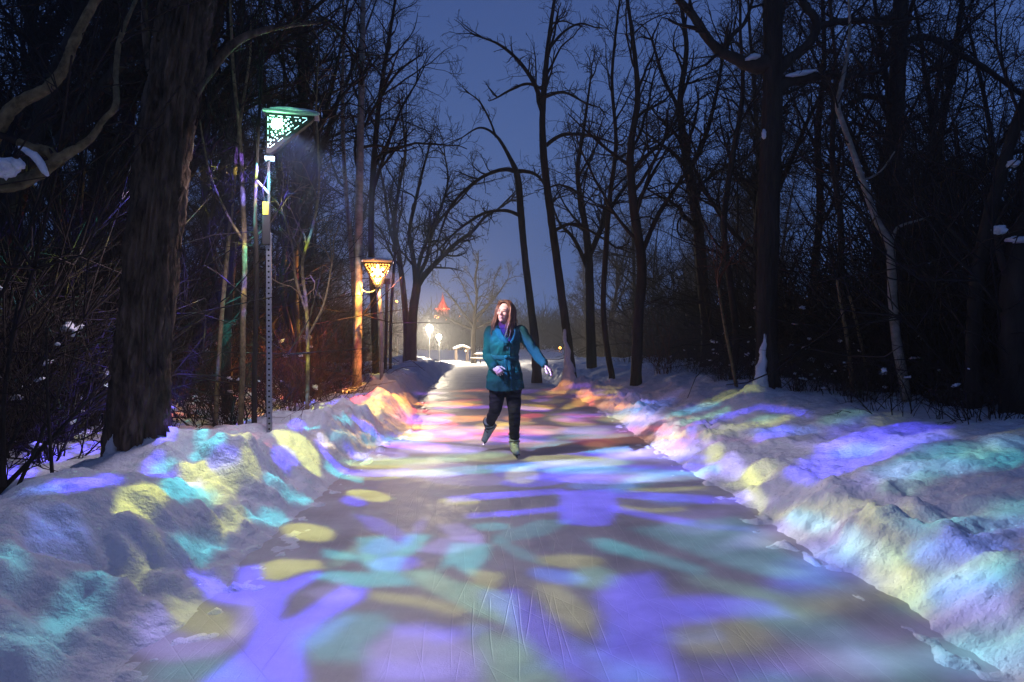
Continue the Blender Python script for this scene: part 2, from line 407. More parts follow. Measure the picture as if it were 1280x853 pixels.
PLATE_1 = [
((0.094,0.069,1.25),1.0,[(-1.58,3.66),(-1.53,3.81),(-1.3,3.62),(-1.41,4.0),(-1.32,4.04),(-1.22,3.78),(-1.11,3.74),(-0.96,3.92),(-0.91,3.86),(-1.02,3.56),(-0.97,3.24),(-0.9,3.28),(-0.75,3.68),(-0.62,3.64),(-0.63,3.48),(-0.77,3.22),(-0.81,3.0),(-0.69,2.66),(-0.82,2.66),(-0.96,2.66),(-1.09,2.66),(-1.02,2.98),(-1.05,3.22),(-1.14,3.44),(-1.31,3.48),(-1.48,3.59)]),
((0.153,0.126,0.36),1.3,[(-1.54,3.01),(-1.51,3.21),(-1.33,3.1),(-1.13,3.04),(-1.15,3.26),(-1.21,3.54),(-1.09,3.26),(-1.07,3.04),(-1.12,2.9),(-1.29,2.86),(-1.4,2.9)]),
((0.085,0.07,0.2),1.5,[(-1.47,3.66),(-1.26,3.5),(-1.12,3.46),(-1.04,3.16),(-1.1,3.06),(-1.17,3.3),(-1.36,3.5)]),
((0.216,0.223,0.025),1.3,[(-1.55,3.36),(-1.44,3.5),(-1.22,3.34),(-1.1,3.1),(-1.26,3.07),(-1.45,3.2)]),
((0.372,0.384,0.043),1.0,[(-1.31,4.04),(-1.23,4.14),(-0.98,4.1),(-0.92,3.96),(-1.03,3.92),(-1.12,3.78),(-1.21,3.8)]),
((0.013,0.338,0.351),1.0,[(-1.01,4.32),(-0.76,4.2),(-0.85,4.56),(-0.67,4.6),(-0.54,4.38),(-0.52,4.64),(-0.36,4.6),(-0.4,4.3),(-0.48,4.12),(-0.48,3.88),(-0.37,3.68),(-0.66,3.66),(-0.96,3.82),(-0.87,3.92),(-0.63,3.88),(-0.74,4.08),(-0.96,4.16)]),
((0.045,0.033,0.6),1.0,[(-0.68,4.04),(-0.61,4.16),(-0.41,4.14),(-0.37,4.0),(-0.46,3.9),(-0.62,3.92)]),
((0.013,0.338,0.351),1.0,[(-0.21,4.42),(0.04,4.38),(0.02,4.12),(-0.07,3.8),(-0.19,4.0),(-0.25,3.9)]),
((0.132,0.336,0.192),1.0,[(-0.46,3.9),(-0.3,3.92),(-0.18,3.74),(-0.02,3.66),(0.16,3.5),(0.15,3.12),(-0.02,3.26),(-0.18,3.46),(-0.35,3.68)]),
((0.21,0.217,0.025),1.0,[(-0.59,3.6),(-0.33,3.52),(-0.08,3.36),(-0.12,3.26),(-0.32,3.38),(-0.57,3.48)]),
((0.24,0.248,0.028),1.0,[(-0.09,3.92),(0.11,3.84),(0.06,3.6),(-0.06,3.66)]),
((0.037,0.028,0.5),1.3,[(-0.02,3.56),(0.17,3.6),(0.15,3.16),(0.02,3.38)]),
((0.006,0.156,0.162),1.4,[(-0.79,3.0),(-0.68,3.32),(-0.5,3.32),(-0.42,3.18),(-0.51,2.98),(-0.49,2.82),(-0.71,2.84)]),
((0.032,0.09,0.427),1.4,[(-0.86,3.1),(-0.77,3.24),(-0.63,3.28),(-0.69,3.04),(-0.78,2.9)]),
((0.187,0.154,0.44),1.6,[(-0.5,2.94),(-0.4,3.14),(-0.28,3.14),(-0.11,3.04),(-0.02,2.86),(-0.03,2.64),(-0.17,2.64),(-0.3,2.64),(-0.44,2.66)]),
((0.03,0.022,0.4),1.4,[(-0.43,3.16),(-0.28,3.2),(-0.13,3.1),(-0.16,3.02),(-0.38,3.06)]),
((0.022,0.017,0.3),1.8,[(-0.46,2.84),(-0.32,2.82),(-0.18,2.82),(-0.03,2.82),(-0.03,2.62),(-0.16,2.62),(-0.3,2.64),(-0.43,2.64)]),
((0.088,0.224,0.128),1.6,[(-0.06,3.2),(0.14,2.96),(0.12,2.62),(-0.0,2.62),(-0.03,2.88)]),
((0.005,0.13,0.135),2,[(-1.35,2.82),(-1.22,2.86),(-1.09,2.9),(-0.89,2.68),(-1.02,2.68),(-1.15,2.68),(-1.28,2.68)]),
((0.48,0.496,0.056),1.0,[(-0.76,5.62),(-0.78,5.56),(-0.82,5.52),(-0.9,5.54),(-0.98,5.58),(-1.07,5.66),(-1.14,5.76),(-1.17,5.86),(-1.17,5.94),(-1.12,5.98),(-1.04,5.96),(-0.94,5.92),(-0.86,5.82),(-0.79,5.72)]),
((0.06,0.044,0.8),1.0,[(-0.93,5.48),(-0.94,5.42),(-0.96,5.38),(-1.0,5.38),(-1.06,5.42),(-1.11,5.48),(-1.15,5.56),(-1.17,5.64),(-1.17,5.7),(-1.15,5.74),(-1.1,5.74),(-1.05,5.7),(-1.0,5.64),(-0.96,5.56)]),
((0.36,0.372,0.042),1.0,[(-0.03,5.52),(-0.04,5.46),(-0.09,5.42),(-0.15,5.4),(-0.23,5.4),(-0.29,5.44),(-0.34,5.48),(-0.36,5.52),(-0.35,5.58),(-0.3,5.62),(-0.24,5.64),(-0.16,5.64),(-0.09,5.6),(-0.04,5.56)]),
((0.052,0.038,0.7),1.0,[(-0.1,5.64),(0.27,5.72),(0.27,5.84),(-0.1,5.78)]),
((0.008,0.208,0.216),1.0,[(0.18,4.78),(0.17,4.72),(0.13,4.7),(0.08,4.68),(0.02,4.68),(-0.03,4.7),(-0.07,4.74),(-0.08,4.78),(-0.07,4.84),(-0.03,4.86),(0.02,4.88),(0.08,4.88),(0.14,4.86),(0.17,4.82)]),
((0.045,0.033,0.6),1.0,[(0.23,5.14),(0.22,5.1),(0.2,5.06),(0.17,5.04),(0.14,5.04),(0.11,5.06),(0.09,5.1),(0.08,5.14),(0.09,5.18),(0.11,5.22),(0.14,5.22),(0.18,5.22),(0.21,5.2),(0.23,5.18)]),
((0.45,0.465,0.053),1.0,[(-1.0,4.6),(-1.0,4.52),(-1.04,4.48),(-1.11,4.48),(-1.2,4.52),(-1.28,4.56),(-1.37,4.7),(-1.41,4.8),(-1.41,4.88),(-1.37,4.92),(-1.29,4.92),(-1.2,4.88),(-1.1,4.8),(-1.03,4.7)]),
((0.017,0.442,0.459),1.0,[(-1.41,4.98),(-1.42,4.94),(-1.44,4.86),(-1.46,4.73),(-1.51,4.65),(-1.55,4.61),(-1.59,4.6),(-1.61,4.61),(-1.61,4.65),(-1.6,4.73),(-1.57,4.84),(-1.53,4.96),(-1.49,5.03),(-1.45,5.04)]),
((0.36,0.372,0.042),1.0,[(-1.57,4.6),(-1.56,4.54),(-1.58,4.48),(-1.59,4.4),(-1.61,4.28),(-1.65,4.25),(-1.68,4.22),(-1.69,4.21),(-1.7,4.24),(-1.69,4.31),(-1.69,4.44),(-1.66,4.53),(-1.62,4.59),(-1.59,4.61)]),
((0.014,0.364,0.378),1.0,[(-1.59,4.22),(-1.57,4.14),(-1.59,4.06),(-1.6,3.9),(-1.63,3.78),(-1.66,3.67),(-1.69,3.61),(-1.71,3.59),(-1.72,3.64),(-1.72,3.74),(-1.7,3.85),(-1.69,4.05),(-1.65,4.17),(-1.62,4.23)]),
((0.3,0.31,0.035),1.0,[(-1.7,3.51),(-1.69,3.5),(-1.69,3.46),(-1.7,3.41),(-1.72,3.35),(-1.73,3.27),(-1.74,3.22),(-1.76,3.21),(-1.78,3.24),(-1.79,3.29),(-1.77,3.33),(-1.76,3.39),(-1.74,3.46),(-1.72,3.49)]),
((0.45,0.465,0.053),1.0,[(-1.92,3.9),(-1.9,3.85),(-1.87,3.69),(-1.88,3.59),(-1.9,3.49),(-1.95,3.42),(-1.98,3.37),(-2.03,3.39),(-2.05,3.41),(-2.08,3.5),(-2.06,3.59),(-2.05,3.75),(-2.01,3.84),(-1.97,3.91)]),
((0.017,0.442,0.459),1.0,[(-1.86,4.51),(-1.84,4.43),(-1.83,4.28),(-1.84,4.13),(-1.88,4.03),(-1.91,3.91),(-1.94,3.86),(-1.97,3.86),(-2.01,3.97),(-2.02,4.11),(-2.09,4.46),(-2.03,4.51),(-1.96,4.54),(-1.9,4.54)]),
((0.068,0.05,0.9),1.0,[(-2.18,3.65),(-2.15,3.58),(-2.15,3.51),(-2.18,3.47),(-2.21,3.41),(-2.26,3.41),(-2.3,3.4),(-2.35,3.44),(-2.36,3.48),(-2.37,3.55),(-2.35,3.63),(-2.37,3.79),(-2.34,3.88),(-2.22,3.7)]),
((0.035,0.1,0.475),1.0,[(-2.36,3.3),(-2.35,3.26),(-2.35,3.22),(-2.37,3.17),(-2.4,3.13),(-2.44,3.1),(-2.49,3.13),(-2.57,3.23),(-2.61,3.3),(-2.59,3.31),(-2.54,3.3),(-2.5,3.31),(-2.45,3.34),(-2.41,3.34)]),
((0.48,0.496,0.056),1.0,[(-1.77,4.91),(-1.77,4.86),(-1.8,4.75),(-1.85,4.61),(-1.92,4.51),(-2.01,4.47),(-2.12,4.57),(-2.2,4.67),(-2.2,4.73),(-2.16,4.78),(-2.06,4.8),(-1.95,4.83),(-1.87,4.89),(-1.79,4.92)]),
((0.068,0.05,0.9),1.0,[(-1.8,4.95),(-1.81,4.93),(-1.84,4.89),(-1.88,4.85),(-1.92,4.81),(-1.97,4.8),(-2.01,4.81),(-2.03,4.82),(-2.03,4.86),(-1.99,4.86),(-1.94,4.89),(-1.89,4.92),(-1.85,4.95),(-1.82,4.96)]),
((0.019,0.494,0.513),1.0,[(-1.96,4.94),(-1.96,4.92),(-1.98,4.88),(-2.02,4.86),(-2.08,4.84),(-2.13,4.84),(-2.18,4.84),(-2.2,4.86),(-2.21,4.9),(-2.19,4.92),(-2.14,4.94),(-2.09,4.96),(-2.03,4.96),(-1.98,4.96)]),
((0.42,0.434,0.049),1.0,[(-1.69,5.14),(-1.68,5.06),(-1.69,4.98),(-1.73,4.95),(-1.76,4.92),(-1.8,4.9),(-1.82,4.91),(-1.82,4.92),(-1.82,4.98),(-1.82,5.07),(-1.79,5.14),(-1.75,5.18),(-1.72,5.21),(-1.7,5.2)]),
((0.052,0.038,0.7),1.0,[(-2.08,4.57),(-2.07,4.53),(-2.09,4.48),(-2.11,4.41),(-2.08,4.21),(-2.1,4.12),(-2.25,4.43),(-2.3,4.49),(-2.31,4.54),(-2.3,4.58),(-2.26,4.6),(-2.21,4.63),(-2.16,4.63),(-2.12,4.61)]),
((0.204,0.168,0.48),1.0,[(-1.94,4.61),(-1.94,4.59),(-1.94,4.54),(-1.96,4.5),(-1.99,4.47),(-2.02,4.44),(-2.04,4.44),(-2.08,4.51),(-2.09,4.55),(-2.09,4.59),(-2.05,4.59),(-2.02,4.62),(-1.98,4.62),(-1.96,4.63)]),
((0.132,0.336,0.192),1.0,[(-1.8,4.59),(-1.79,4.54),(-1.78,4.46),(-1.79,4.39),(-1.8,4.32),(-1.82,4.28),(-1.84,4.27),(-1.88,4.32),(-1.92,4.43),(-1.93,4.51),(-1.91,4.55),(-1.89,4.6),(-1.85,4.61),(-1.83,4.62)]),
((0.3,0.31,0.035),1.0,[(-1.72,4.75),(-1.7,4.67),(-1.69,4.6),(-1.71,4.55),(-1.72,4.48),(-1.75,4.45),(-1.78,4.46),(-1.81,4.51),(-1.83,4.56),(-1.83,4.62),(-1.82,4.69),(-1.8,4.74),(-1.77,4.77),(-1.74,4.76)]),
((0.06,0.044,0.8),1.0,[(-2.39,4.7),(-2.36,4.69),(-2.33,4.65),(-2.31,4.6),(-2.29,4.52),(-2.12,4.04),(-2.12,3.96),(-2.15,3.95),(-2.38,4.46),(-2.43,4.54),(-2.46,4.6),(-2.47,4.66),(-2.46,4.7),(-2.42,4.7)]),
((0.012,0.312,0.324),1.0,[(-2.24,4.72),(-2.22,4.69),(-2.24,4.67),(-2.25,4.63),(-2.28,4.58),(-2.3,4.54),(-2.33,4.53),(-2.36,4.55),(-2.38,4.59),(-2.38,4.63),(-2.35,4.65),(-2.32,4.69),(-2.29,4.72),(-2.25,4.72)]),
((0.51,0.527,0.06),1.0,[(-2.02,6.53),(-1.89,6.67),(-1.72,6.8),(-1.58,6.69),(-1.49,6.28),(-1.6,6.29),(-1.71,6.35),(-1.87,6.32)]),
((0.071,0.052,0.95),1.0,[(-1.68,6.22),(-1.67,6.08),(-1.66,5.9),(-1.67,5.75),(-1.7,5.68),(-1.73,5.65),(-1.76,5.69),(-1.88,6.09),(-1.89,6.21),(-1.87,6.32),(-1.83,6.36),(-1.78,6.38),(-1.73,6.36),(-1.69,6.29)]),
((0.018,0.468,0.486),1.0,[(-1.38,5.54),(-1.38,5.48),(-1.4,5.4),(-1.43,5.31),(-1.47,5.26),(-1.5,5.2),(-1.53,5.17),(-1.54,5.16),(-1.54,5.2),(-1.52,5.26),(-1.5,5.38),(-1.47,5.48),(-1.44,5.59),(-1.41,5.6)]),
((0.018,0.468,0.486),1.0,[(-1.55,5.42),(-1.54,5.34),(-1.55,5.27),(-1.58,5.22),(-1.6,5.18),(-1.63,5.15),(-1.65,5.14),(-1.66,5.17),(-1.65,5.2),(-1.64,5.26),(-1.63,5.36),(-1.6,5.43),(-1.58,5.48),(-1.56,5.46)]),
((0.06,0.044,0.8),1.0,[(-1.93,7.54),(-1.92,7.46),(-1.81,6.94),(-1.82,6.85),(-1.84,6.76),(-1.88,6.74),(-1.9,6.74),(-1.93,6.82),(-2.16,7.64),(-2.15,7.71),(-2.12,7.76),(-2.07,7.76),(-2.02,7.74),(-1.96,7.64)]),
((0.014,0.364,0.378),1.0,[(-1.77,7.53),(-1.77,7.5),(-1.79,7.45),(-1.82,7.43),(-1.85,7.41),(-1.89,7.41),(-1.92,7.44),(-1.94,7.46),(-1.94,7.51),(-1.92,7.54),(-1.88,7.54),(-1.85,7.56),(-1.81,7.56),(-1.78,7.56)]),
((0.36,0.372,0.042),1.0,[(-1.92,5.62),(-1.91,5.53),(-1.85,5.26),(-1.86,5.14),(-1.9,5.08),(-1.93,5.03),(-1.96,5.01),(-1.98,5.02),(-1.98,5.05),(-1.96,5.09),(-1.93,5.14),(-1.91,5.27),(-2.18,6.25),(-2.13,6.23)]),
((0.016,0.416,0.432),1.0,[(-2.18,5.08),(-2.16,5.02),(-2.14,4.96),(-2.15,4.94),(-2.17,4.94),(-2.2,4.96),(-2.24,5.0),(-2.28,5.05),(-2.32,5.14),(-3.43,8.15),(-3.45,8.25),(-3.43,8.27),(-3.36,8.19),(-2.24,5.2)]),
((0.06,0.044,0.8),1.0,[(-1.68,6.93),(-1.56,6.73),(-1.4,6.66),(-1.06,6.5),(-0.71,6.56),(-0.75,6.9),(-1.11,6.84),(-1.41,6.85),(-1.53,6.88),(-1.71,7.34)]),
((0.018,0.468,0.486),1.0,[(-1.5,6.53),(-1.34,6.44),(-1.11,6.22),(-1.14,6.46),(-1.36,6.66),(-1.51,6.68)]),
((0.204,0.168,0.48),1.0,[(-1.4,6.66),(-1.17,6.46),(-0.95,6.52),(-0.98,6.74),(-1.2,6.68),(-1.41,6.79)]),
((0.06,0.044,0.8),1.0,[(-1.59,8.59),(-1.43,8.44),(-1.26,8.48),(-0.9,8.22),(-0.93,8.7),(-1.28,8.81),(-1.41,8.65),(-1.57,8.83)]),
((0.045,0.033,0.6),1.0,[(-1.49,7.43),(-1.4,7.35),(-1.22,7.25),(-1.29,7.68),(-1.39,7.51),(-1.48,7.61)]),
((0.014,0.364,0.378),1.0,[(-1.55,8.54),(-1.56,8.48),(-1.57,8.36),(-1.59,8.24),(-1.62,8.12),(-1.64,8.05),(-1.66,7.97),(-1.68,8.05),(-1.68,8.12),(-1.67,8.25),(-1.66,8.39),(-1.64,8.56),(-1.59,8.56),(-1.56,8.57)]),
((0.33,0.341,0.039),1.0,[(-0.98,7.42),(-0.99,7.34),(-1.05,7.3),(-1.13,7.3),(-1.2,7.25),(-1.32,7.42),(-1.37,7.41),(-1.39,7.44),(-1.38,7.5),(-1.34,7.62),(-1.28,7.74),(-1.17,7.63),(-1.09,7.64),(-1.02,7.52)]),
((0.45,0.405,0.36),1.0,[(-1.55,7.25),(-1.56,7.19),(-1.57,7.11),(-1.59,7.04),(-1.62,7.0),(-1.67,7.05),(-1.7,7.13),(-1.73,7.26),(-1.73,7.35),(-1.7,7.36),(-1.66,7.37),(-1.62,7.39),(-1.59,7.37),(-1.57,7.32)]),
((0.008,0.208,0.216),1.6,[(-2.02,2.66),(-2.0,2.65),(-2.01,2.63),(-2.01,2.59),(-2.01,2.54),(-2.04,2.51),(-2.07,2.49),(-2.11,2.5),(-2.14,2.52),(-2.13,2.54),(-2.13,2.57),(-2.11,2.61),(-2.07,2.63),(-2.05,2.65)]),
((0.01,0.26,0.27),1.8,[(-1.73,3.0),(-1.72,2.99),(-1.69,2.94),(-1.69,2.88),(-1.7,2.79),(-1.71,2.7),(-1.73,2.63),(-1.74,2.59),(-1.79,2.64),(-1.81,2.68),(-1.83,2.78),(-1.83,2.84),(-1.8,2.92),(-1.77,2.97)]),
((0.007,0.182,0.189),2,[(-1.65,2.59),(-1.64,2.56),(-1.64,2.49),(-1.66,2.43),(-1.68,2.37),(-1.71,2.33),(-1.75,2.29),(-1.77,2.27),(-1.77,2.29),(-1.77,2.34),(-1.76,2.43),(-1.75,2.51),(-1.71,2.57),(-1.68,2.59)]),
((0.018,0.05,0.237),2,[(-1.97,3.11),(-1.97,3.06),(-2.0,3.0),(-2.04,2.93),(-2.08,2.85),(-2.15,2.81),(-2.22,2.83),(-2.26,2.86),(-2.27,2.9),(-2.24,2.96),(-2.18,3.01),(-2.12,3.06),(-2.05,3.1),(-2.0,3.11)]),
((0.071,0.052,0.95),1.0,[(0.65,5.84),(1.12,5.9),(1.04,5.22),(0.88,4.78),(0.76,4.76),(0.54,4.84)]),
((0.06,0.044,0.8),1.0,[(-0.29,5.48),(-0.03,5.54),(0.23,5.62),(0.68,5.74),(0.7,5.96),(0.24,5.84),(-0.04,5.76),(-0.3,5.68)]),
((0.06,0.044,0.8),1.0,[(-0.12,5.0),(0.21,5.06),(0.6,5.18),(0.61,5.34),(0.21,5.2),(-0.12,5.14)]),
((0.06,0.044,0.8),1.0,[(1.06,5.6),(1.45,5.46),(1.81,5.36),(1.91,5.62),(1.53,5.72),(1.12,5.9)]),
((0.06,0.044,0.8),1.0,[(0.97,5.16),(1.22,4.92),(1.47,4.72),(1.53,4.88),(1.27,5.08),(1.01,5.34)]),
((0.06,0.044,0.8),1.0,[(1.72,5.36),(2.17,5.37),(2.24,5.53),(1.77,5.54)]),
((0.035,0.1,0.475),1.0,[(1.37,6.0),(1.32,5.92),(1.22,5.86),(1.09,5.84),(0.95,5.84),(0.83,5.88),(0.75,5.96),(0.73,6.04),(0.77,6.12),(0.87,6.18),(1.01,6.22),(1.15,6.2),(1.28,6.16),(1.36,6.1)]),
((0.36,0.372,0.042),1.0,[(0.52,6.5),(0.49,6.34),(0.44,6.2),(0.38,6.14),(0.31,6.14),(0.25,6.22),(0.21,6.34),(0.2,6.52),(0.22,6.7),(0.28,6.86),(0.35,6.94),(0.43,6.94),(0.49,6.84),(0.52,6.68)]),
((0.3,0.31,0.035),1.0,[(0.28,6.64),(0.92,7.08),(1.34,7.28),(1.78,7.5),(1.85,7.82),(1.38,7.58),(0.95,7.34),(0.28,6.88)]),
((0.056,0.041,0.75),1.0,[(1.77,6.86),(1.68,6.74),(1.5,6.64),(1.25,6.56),(0.99,6.5),(0.76,6.48),(0.61,6.52),(0.56,6.6),(0.63,6.7),(0.8,6.82),(1.05,6.92),(1.33,6.98),(1.57,6.98),(1.73,6.94)]),
((0.204,0.168,0.48),1.0,[(1.58,6.28),(1.51,6.18),(1.38,6.12),(1.19,6.08),(1.0,6.1),(0.83,6.14),(0.72,6.22),(0.69,6.32),(0.74,6.42),(0.88,6.5),(1.07,6.54),(1.28,6.52),(1.46,6.48),(1.56,6.38)]),
((0.052,0.038,0.7),1.0,[(1.15,7.48),(1.68,7.68),(2.29,7.34),(2.37,7.44),(1.73,7.92),(1.18,7.7)]),
((0.01,0.26,0.27),1.0,[(1.26,6.08),(1.87,6.44),(2.3,6.26),(2.36,6.33),(1.93,6.66),(1.3,6.28)]),
((0.24,0.248,0.028),1.0,[(1.23,5.78),(1.58,5.78),(1.92,5.86),(1.96,6.0),(1.61,5.92),(1.26,5.92)]),
((0.192,0.198,0.022),1.0,[(1.04,5.2),(1.25,5.1),(1.53,5.14),(1.56,5.26),(1.28,5.22),(1.08,5.34)]),
((0.03,0.022,0.4),1.3,[(1.5,4.68),(1.83,4.58),(1.88,4.7),(1.53,4.78)]),
((0.153,0.126,0.36),1.2,[(2.23,5.3),(2.18,5.29),(2.13,5.31),(2.04,5.32),(1.96,5.3),(1.9,5.32),(1.87,5.38),(1.88,5.44),(1.92,5.52),(1.99,5.54),(2.08,5.66),(2.17,5.62),(2.22,5.51),(2.24,5.34)]),
((0.006,0.156,0.162),1.5,[(1.02,4.68),(1.44,4.86),(1.86,4.96),(1.92,4.54),(1.84,4.06),(1.99,3.9),(1.91,3.54),(1.67,3.62),(1.45,3.86),(1.23,4.24)]),
((0.007,0.182,0.189),1.3,[(0.73,4.28),(0.99,4.0),(1.21,3.72),(1.28,3.88),(1.05,4.18),(0.78,4.48)]),
((0.252,0.26,0.029),1.2,[(0.71,4.0),(0.69,3.96),(0.63,3.92),(0.55,3.92),(0.46,3.92),(0.39,3.96),(0.34,4.0),(0.33,4.06),(0.35,4.12),(0.41,4.14),(0.5,4.16),(0.58,4.14),(0.66,4.12),(0.71,4.06)]),
((0.049,0.14,0.665),1.2,[(0.56,3.72),(0.54,3.68),(0.49,3.66),(0.43,3.66),(0.36,3.7),(0.31,3.74),(0.27,3.8),(0.26,3.86),(0.28,3.9),(0.33,3.92),(0.39,3.9),(0.46,3.88),(0.52,3.82),(0.56,3.76)]),
((0.11,0.28,0.16),1.3,[(0.74,3.74),(0.72,3.68),(0.67,3.62),(0.61,3.58),(0.56,3.6),(0.51,3.62),(0.48,3.68),(0.48,3.76),(0.5,3.84),(0.55,3.9),(0.61,3.92),(0.67,3.92),(0.72,3.88),(0.74,3.82)]),
((0.064,0.047,0.85),1.5,[(0.71,3.76),(0.97,3.82),(0.94,3.46),(1.22,3.46),(1.43,3.38),(1.46,3.2),(1.2,3.2),(0.95,3.12),(0.86,3.08),(0.8,2.92),(0.76,2.6),(0.62,2.6),(0.48,2.6),(0.48,2.86),(0.57,3.18),(0.59,3.48)]),
((0.198,0.205,0.023),1.4,[(0.28,3.66),(0.41,3.66),(0.54,3.28),(0.51,3.02),(0.4,3.1),(0.31,3.28)]),
((0.045,0.033,0.6),1.6,[(0.15,3.58),(0.24,3.44),(0.35,3.1),(0.43,2.8),(0.51,2.6),(0.34,2.6),(0.22,2.88),(0.13,3.12)]),
((0.11,0.28,0.16),1.6,[(0.13,3.12),(0.22,2.92),(0.31,2.6),(0.11,2.62)]),
((0.18,0.186,0.021),1.6,[(1.28,2.98),(1.24,2.92),(1.15,2.86),(1.06,2.84),(0.96,2.84),(0.88,2.86),(0.84,2.92),(0.84,3.0),(0.88,3.08),(0.97,3.14),(1.07,3.18),(1.18,3.18),(1.26,3.14),(1.29,3.06)]),
((0.055,0.14,0.08),1.8,[(1.53,3.2),(1.49,3.14),(1.42,3.08),(1.35,3.06),(1.29,3.08),(1.24,3.1),(1.21,3.14),(1.22,3.2),(1.26,3.26),(1.32,3.3),(1.4,3.34),(1.47,3.34),(1.52,3.3),(1.55,3.26)]),
((0.077,0.196,0.112),1.5,[(1.84,3.74),(1.81,3.72),(1.76,3.7),(1.71,3.7),(1.65,3.7),(1.61,3.74),(1.59,3.78),(1.6,3.82),(1.62,3.84),(1.68,3.88),(1.73,3.88),(1.79,3.86),(1.83,3.84),(1.85,3.8)]),
((0.136,0.112,0.32),2,[(1.66,2.7),(1.6,2.64),(1.51,2.6),(1.4,2.58),(1.31,2.6),(1.22,2.62),(1.17,2.66),(1.17,2.72),(1.22,2.78),(1.31,2.82),(1.43,2.84),(1.53,2.82),(1.62,2.8),(1.67,2.76)]),
((0.026,0.019,0.35),2,[(1.24,2.66),(1.2,2.62),(1.13,2.6),(1.02,2.58),(0.92,2.58),(0.83,2.6),(0.78,2.64),(0.76,2.68),(0.8,2.72),(0.88,2.74),(0.98,2.76),(1.09,2.76),(1.19,2.74),(1.24,2.7)]),
((0.004,0.114,0.119),2,[(1.68,2.92),(1.61,2.86),(1.53,2.84),(1.45,2.86),(1.38,2.92),(1.34,3.02),(1.33,3.12),(1.36,3.22),(1.42,3.28),(1.5,3.3),(1.6,3.28),(1.67,3.2),(1.71,3.1),(1.71,3.0)]),
((0.066,0.168,0.096),1.6,[(1.53,3.42),(1.48,3.38),(1.42,3.4),(1.34,3.44),(1.25,3.5),(1.18,3.58),(1.13,3.64),(1.13,3.72),(1.17,3.74),(1.25,3.74),(1.33,3.68),(1.42,3.62),(1.49,3.54),(1.53,3.46)]),
((0.006,0.156,0.162),2,[(0.71,2.66),(0.69,2.64),(0.65,2.6),(0.59,2.58),(0.54,2.58),(0.49,2.6),(0.47,2.64),(0.46,2.68),(0.48,2.72),(0.52,2.76),(0.58,2.78),(0.63,2.76),(0.68,2.74),(0.71,2.72)]),
((0.006,0.146,0.151),2,[(1.74,2.56),(1.69,2.52),(1.63,2.52),(1.58,2.54),(1.54,2.6),(1.51,2.66),(1.52,2.74),(1.55,2.82),(1.6,2.86),(1.66,2.86),(1.73,2.84),(1.77,2.78),(1.79,2.7),(1.77,2.62)]),
((0.06,0.044,0.8),1.4,[(2.7,5.19),(3.08,5.68),(3.64,6.05),(4.51,6.4),(5.27,6.5),(5.32,5.73),(4.75,5.1),(3.91,4.91),(3.31,4.96),(2.76,4.81)]),
((0.045,0.033,0.6),1.2,[(3.85,7.05),(3.74,6.84),(3.61,6.75),(3.43,6.65),(3.29,6.63),(3.19,6.65),(3.14,6.73),(3.15,6.8),(3.22,6.87),(3.35,6.97),(3.52,7.08),(3.69,7.2),(3.83,7.21),(3.88,7.14)]),
((0.037,0.028,0.5),1.3,[(2.55,7.38),(3.37,8.34),(4.1,8.24),(4.36,7.33),(4.57,7.57),(4.34,8.65),(3.53,8.78),(2.62,7.63)]),
((0.006,0.166,0.173),1.8,[(3.43,4.74),(4.34,4.83),(4.84,4.76),(5.37,4.77),(4.64,4.14),(4.16,4.18),(3.71,4.3),(3.25,4.37)]),
((0.18,0.186,0.021),1.8,[(2.66,3.9),(3.07,3.83),(2.64,3.52),(2.45,3.69)]),
((0.035,0.1,0.475),1.8,[(3.1,3.13),(3.0,3.08),(2.87,2.99),(2.75,3.07),(2.65,3.19),(2.55,3.27),(2.5,3.35),(2.51,3.42),(2.58,3.41),(2.7,3.36),(2.82,3.25),(2.96,3.24),(3.07,3.21),(3.12,3.16)]),
((0.3,0.31,0.035),1.5,[(2.3,3.76),(2.53,3.57),(2.35,3.35),(2.23,3.17),(2.08,3.14),(2.08,3.36),(2.14,3.64)]),
((0.11,0.28,0.16),1.4,[(2.41,3.7),(2.33,3.71),(2.27,3.74),(2.22,3.77),(2.15,3.81),(2.14,3.87),(2.18,3.94),(2.24,3.95),(2.29,3.96),(2.37,3.93),(2.44,3.89),(2.47,3.85),(2.48,3.78),(2.45,3.73)]),
((0.01,0.26,0.27),1.3,[(2.43,4.2),(2.37,4.2),(2.31,4.23),(2.23,4.29),(2.2,4.41),(2.15,4.48),(2.17,4.55),(2.18,4.64),(2.24,4.67),(2.28,4.57),(2.36,4.49),(2.41,4.39),(2.44,4.33),(2.43,4.22)]),
((0.33,0.341,0.039),1.3,[(2.47,6.06),(2.65,5.97),(2.27,5.16),(2.06,5.0),(2.12,5.35)]),
((0.27,0.279,0.032),1.2,[(2.72,6.79),(2.7,6.72),(2.61,6.61),(2.51,6.48),(2.4,6.41),(2.31,6.41),(2.27,6.47),(2.27,6.59),(2.31,6.7),(2.36,6.74),(2.45,6.79),(2.55,6.84),(2.65,6.87),(2.72,6.85)]),
((0.17,0.14,0.4),1.3,[(2.46,6.04),(2.36,6.0),(2.3,6.02),(2.25,6.06),(2.24,6.14),(2.3,6.28),(2.36,6.35),(2.46,6.43),(2.57,6.5),(2.66,6.52),(2.71,6.48),(2.71,6.38),(2.65,6.25),(2.57,6.1)]),
((0.136,0.112,0.32),1.3,[(2.54,9.34),(2.44,9.23),(2.3,9.2),(2.16,9.4),(2.03,9.58),(1.96,9.76),(1.96,10.2),(2.03,10.74),(2.17,11.15),(2.34,11.25),(2.51,11.15),(2.62,10.72),(2.65,10.06),(2.63,9.66)]),
((0.099,0.252,0.144),1.3,[(2.31,7.72),(2.89,8.48),(3.72,8.76),(3.9,9.13),(3.01,8.95),(2.33,7.99)]),
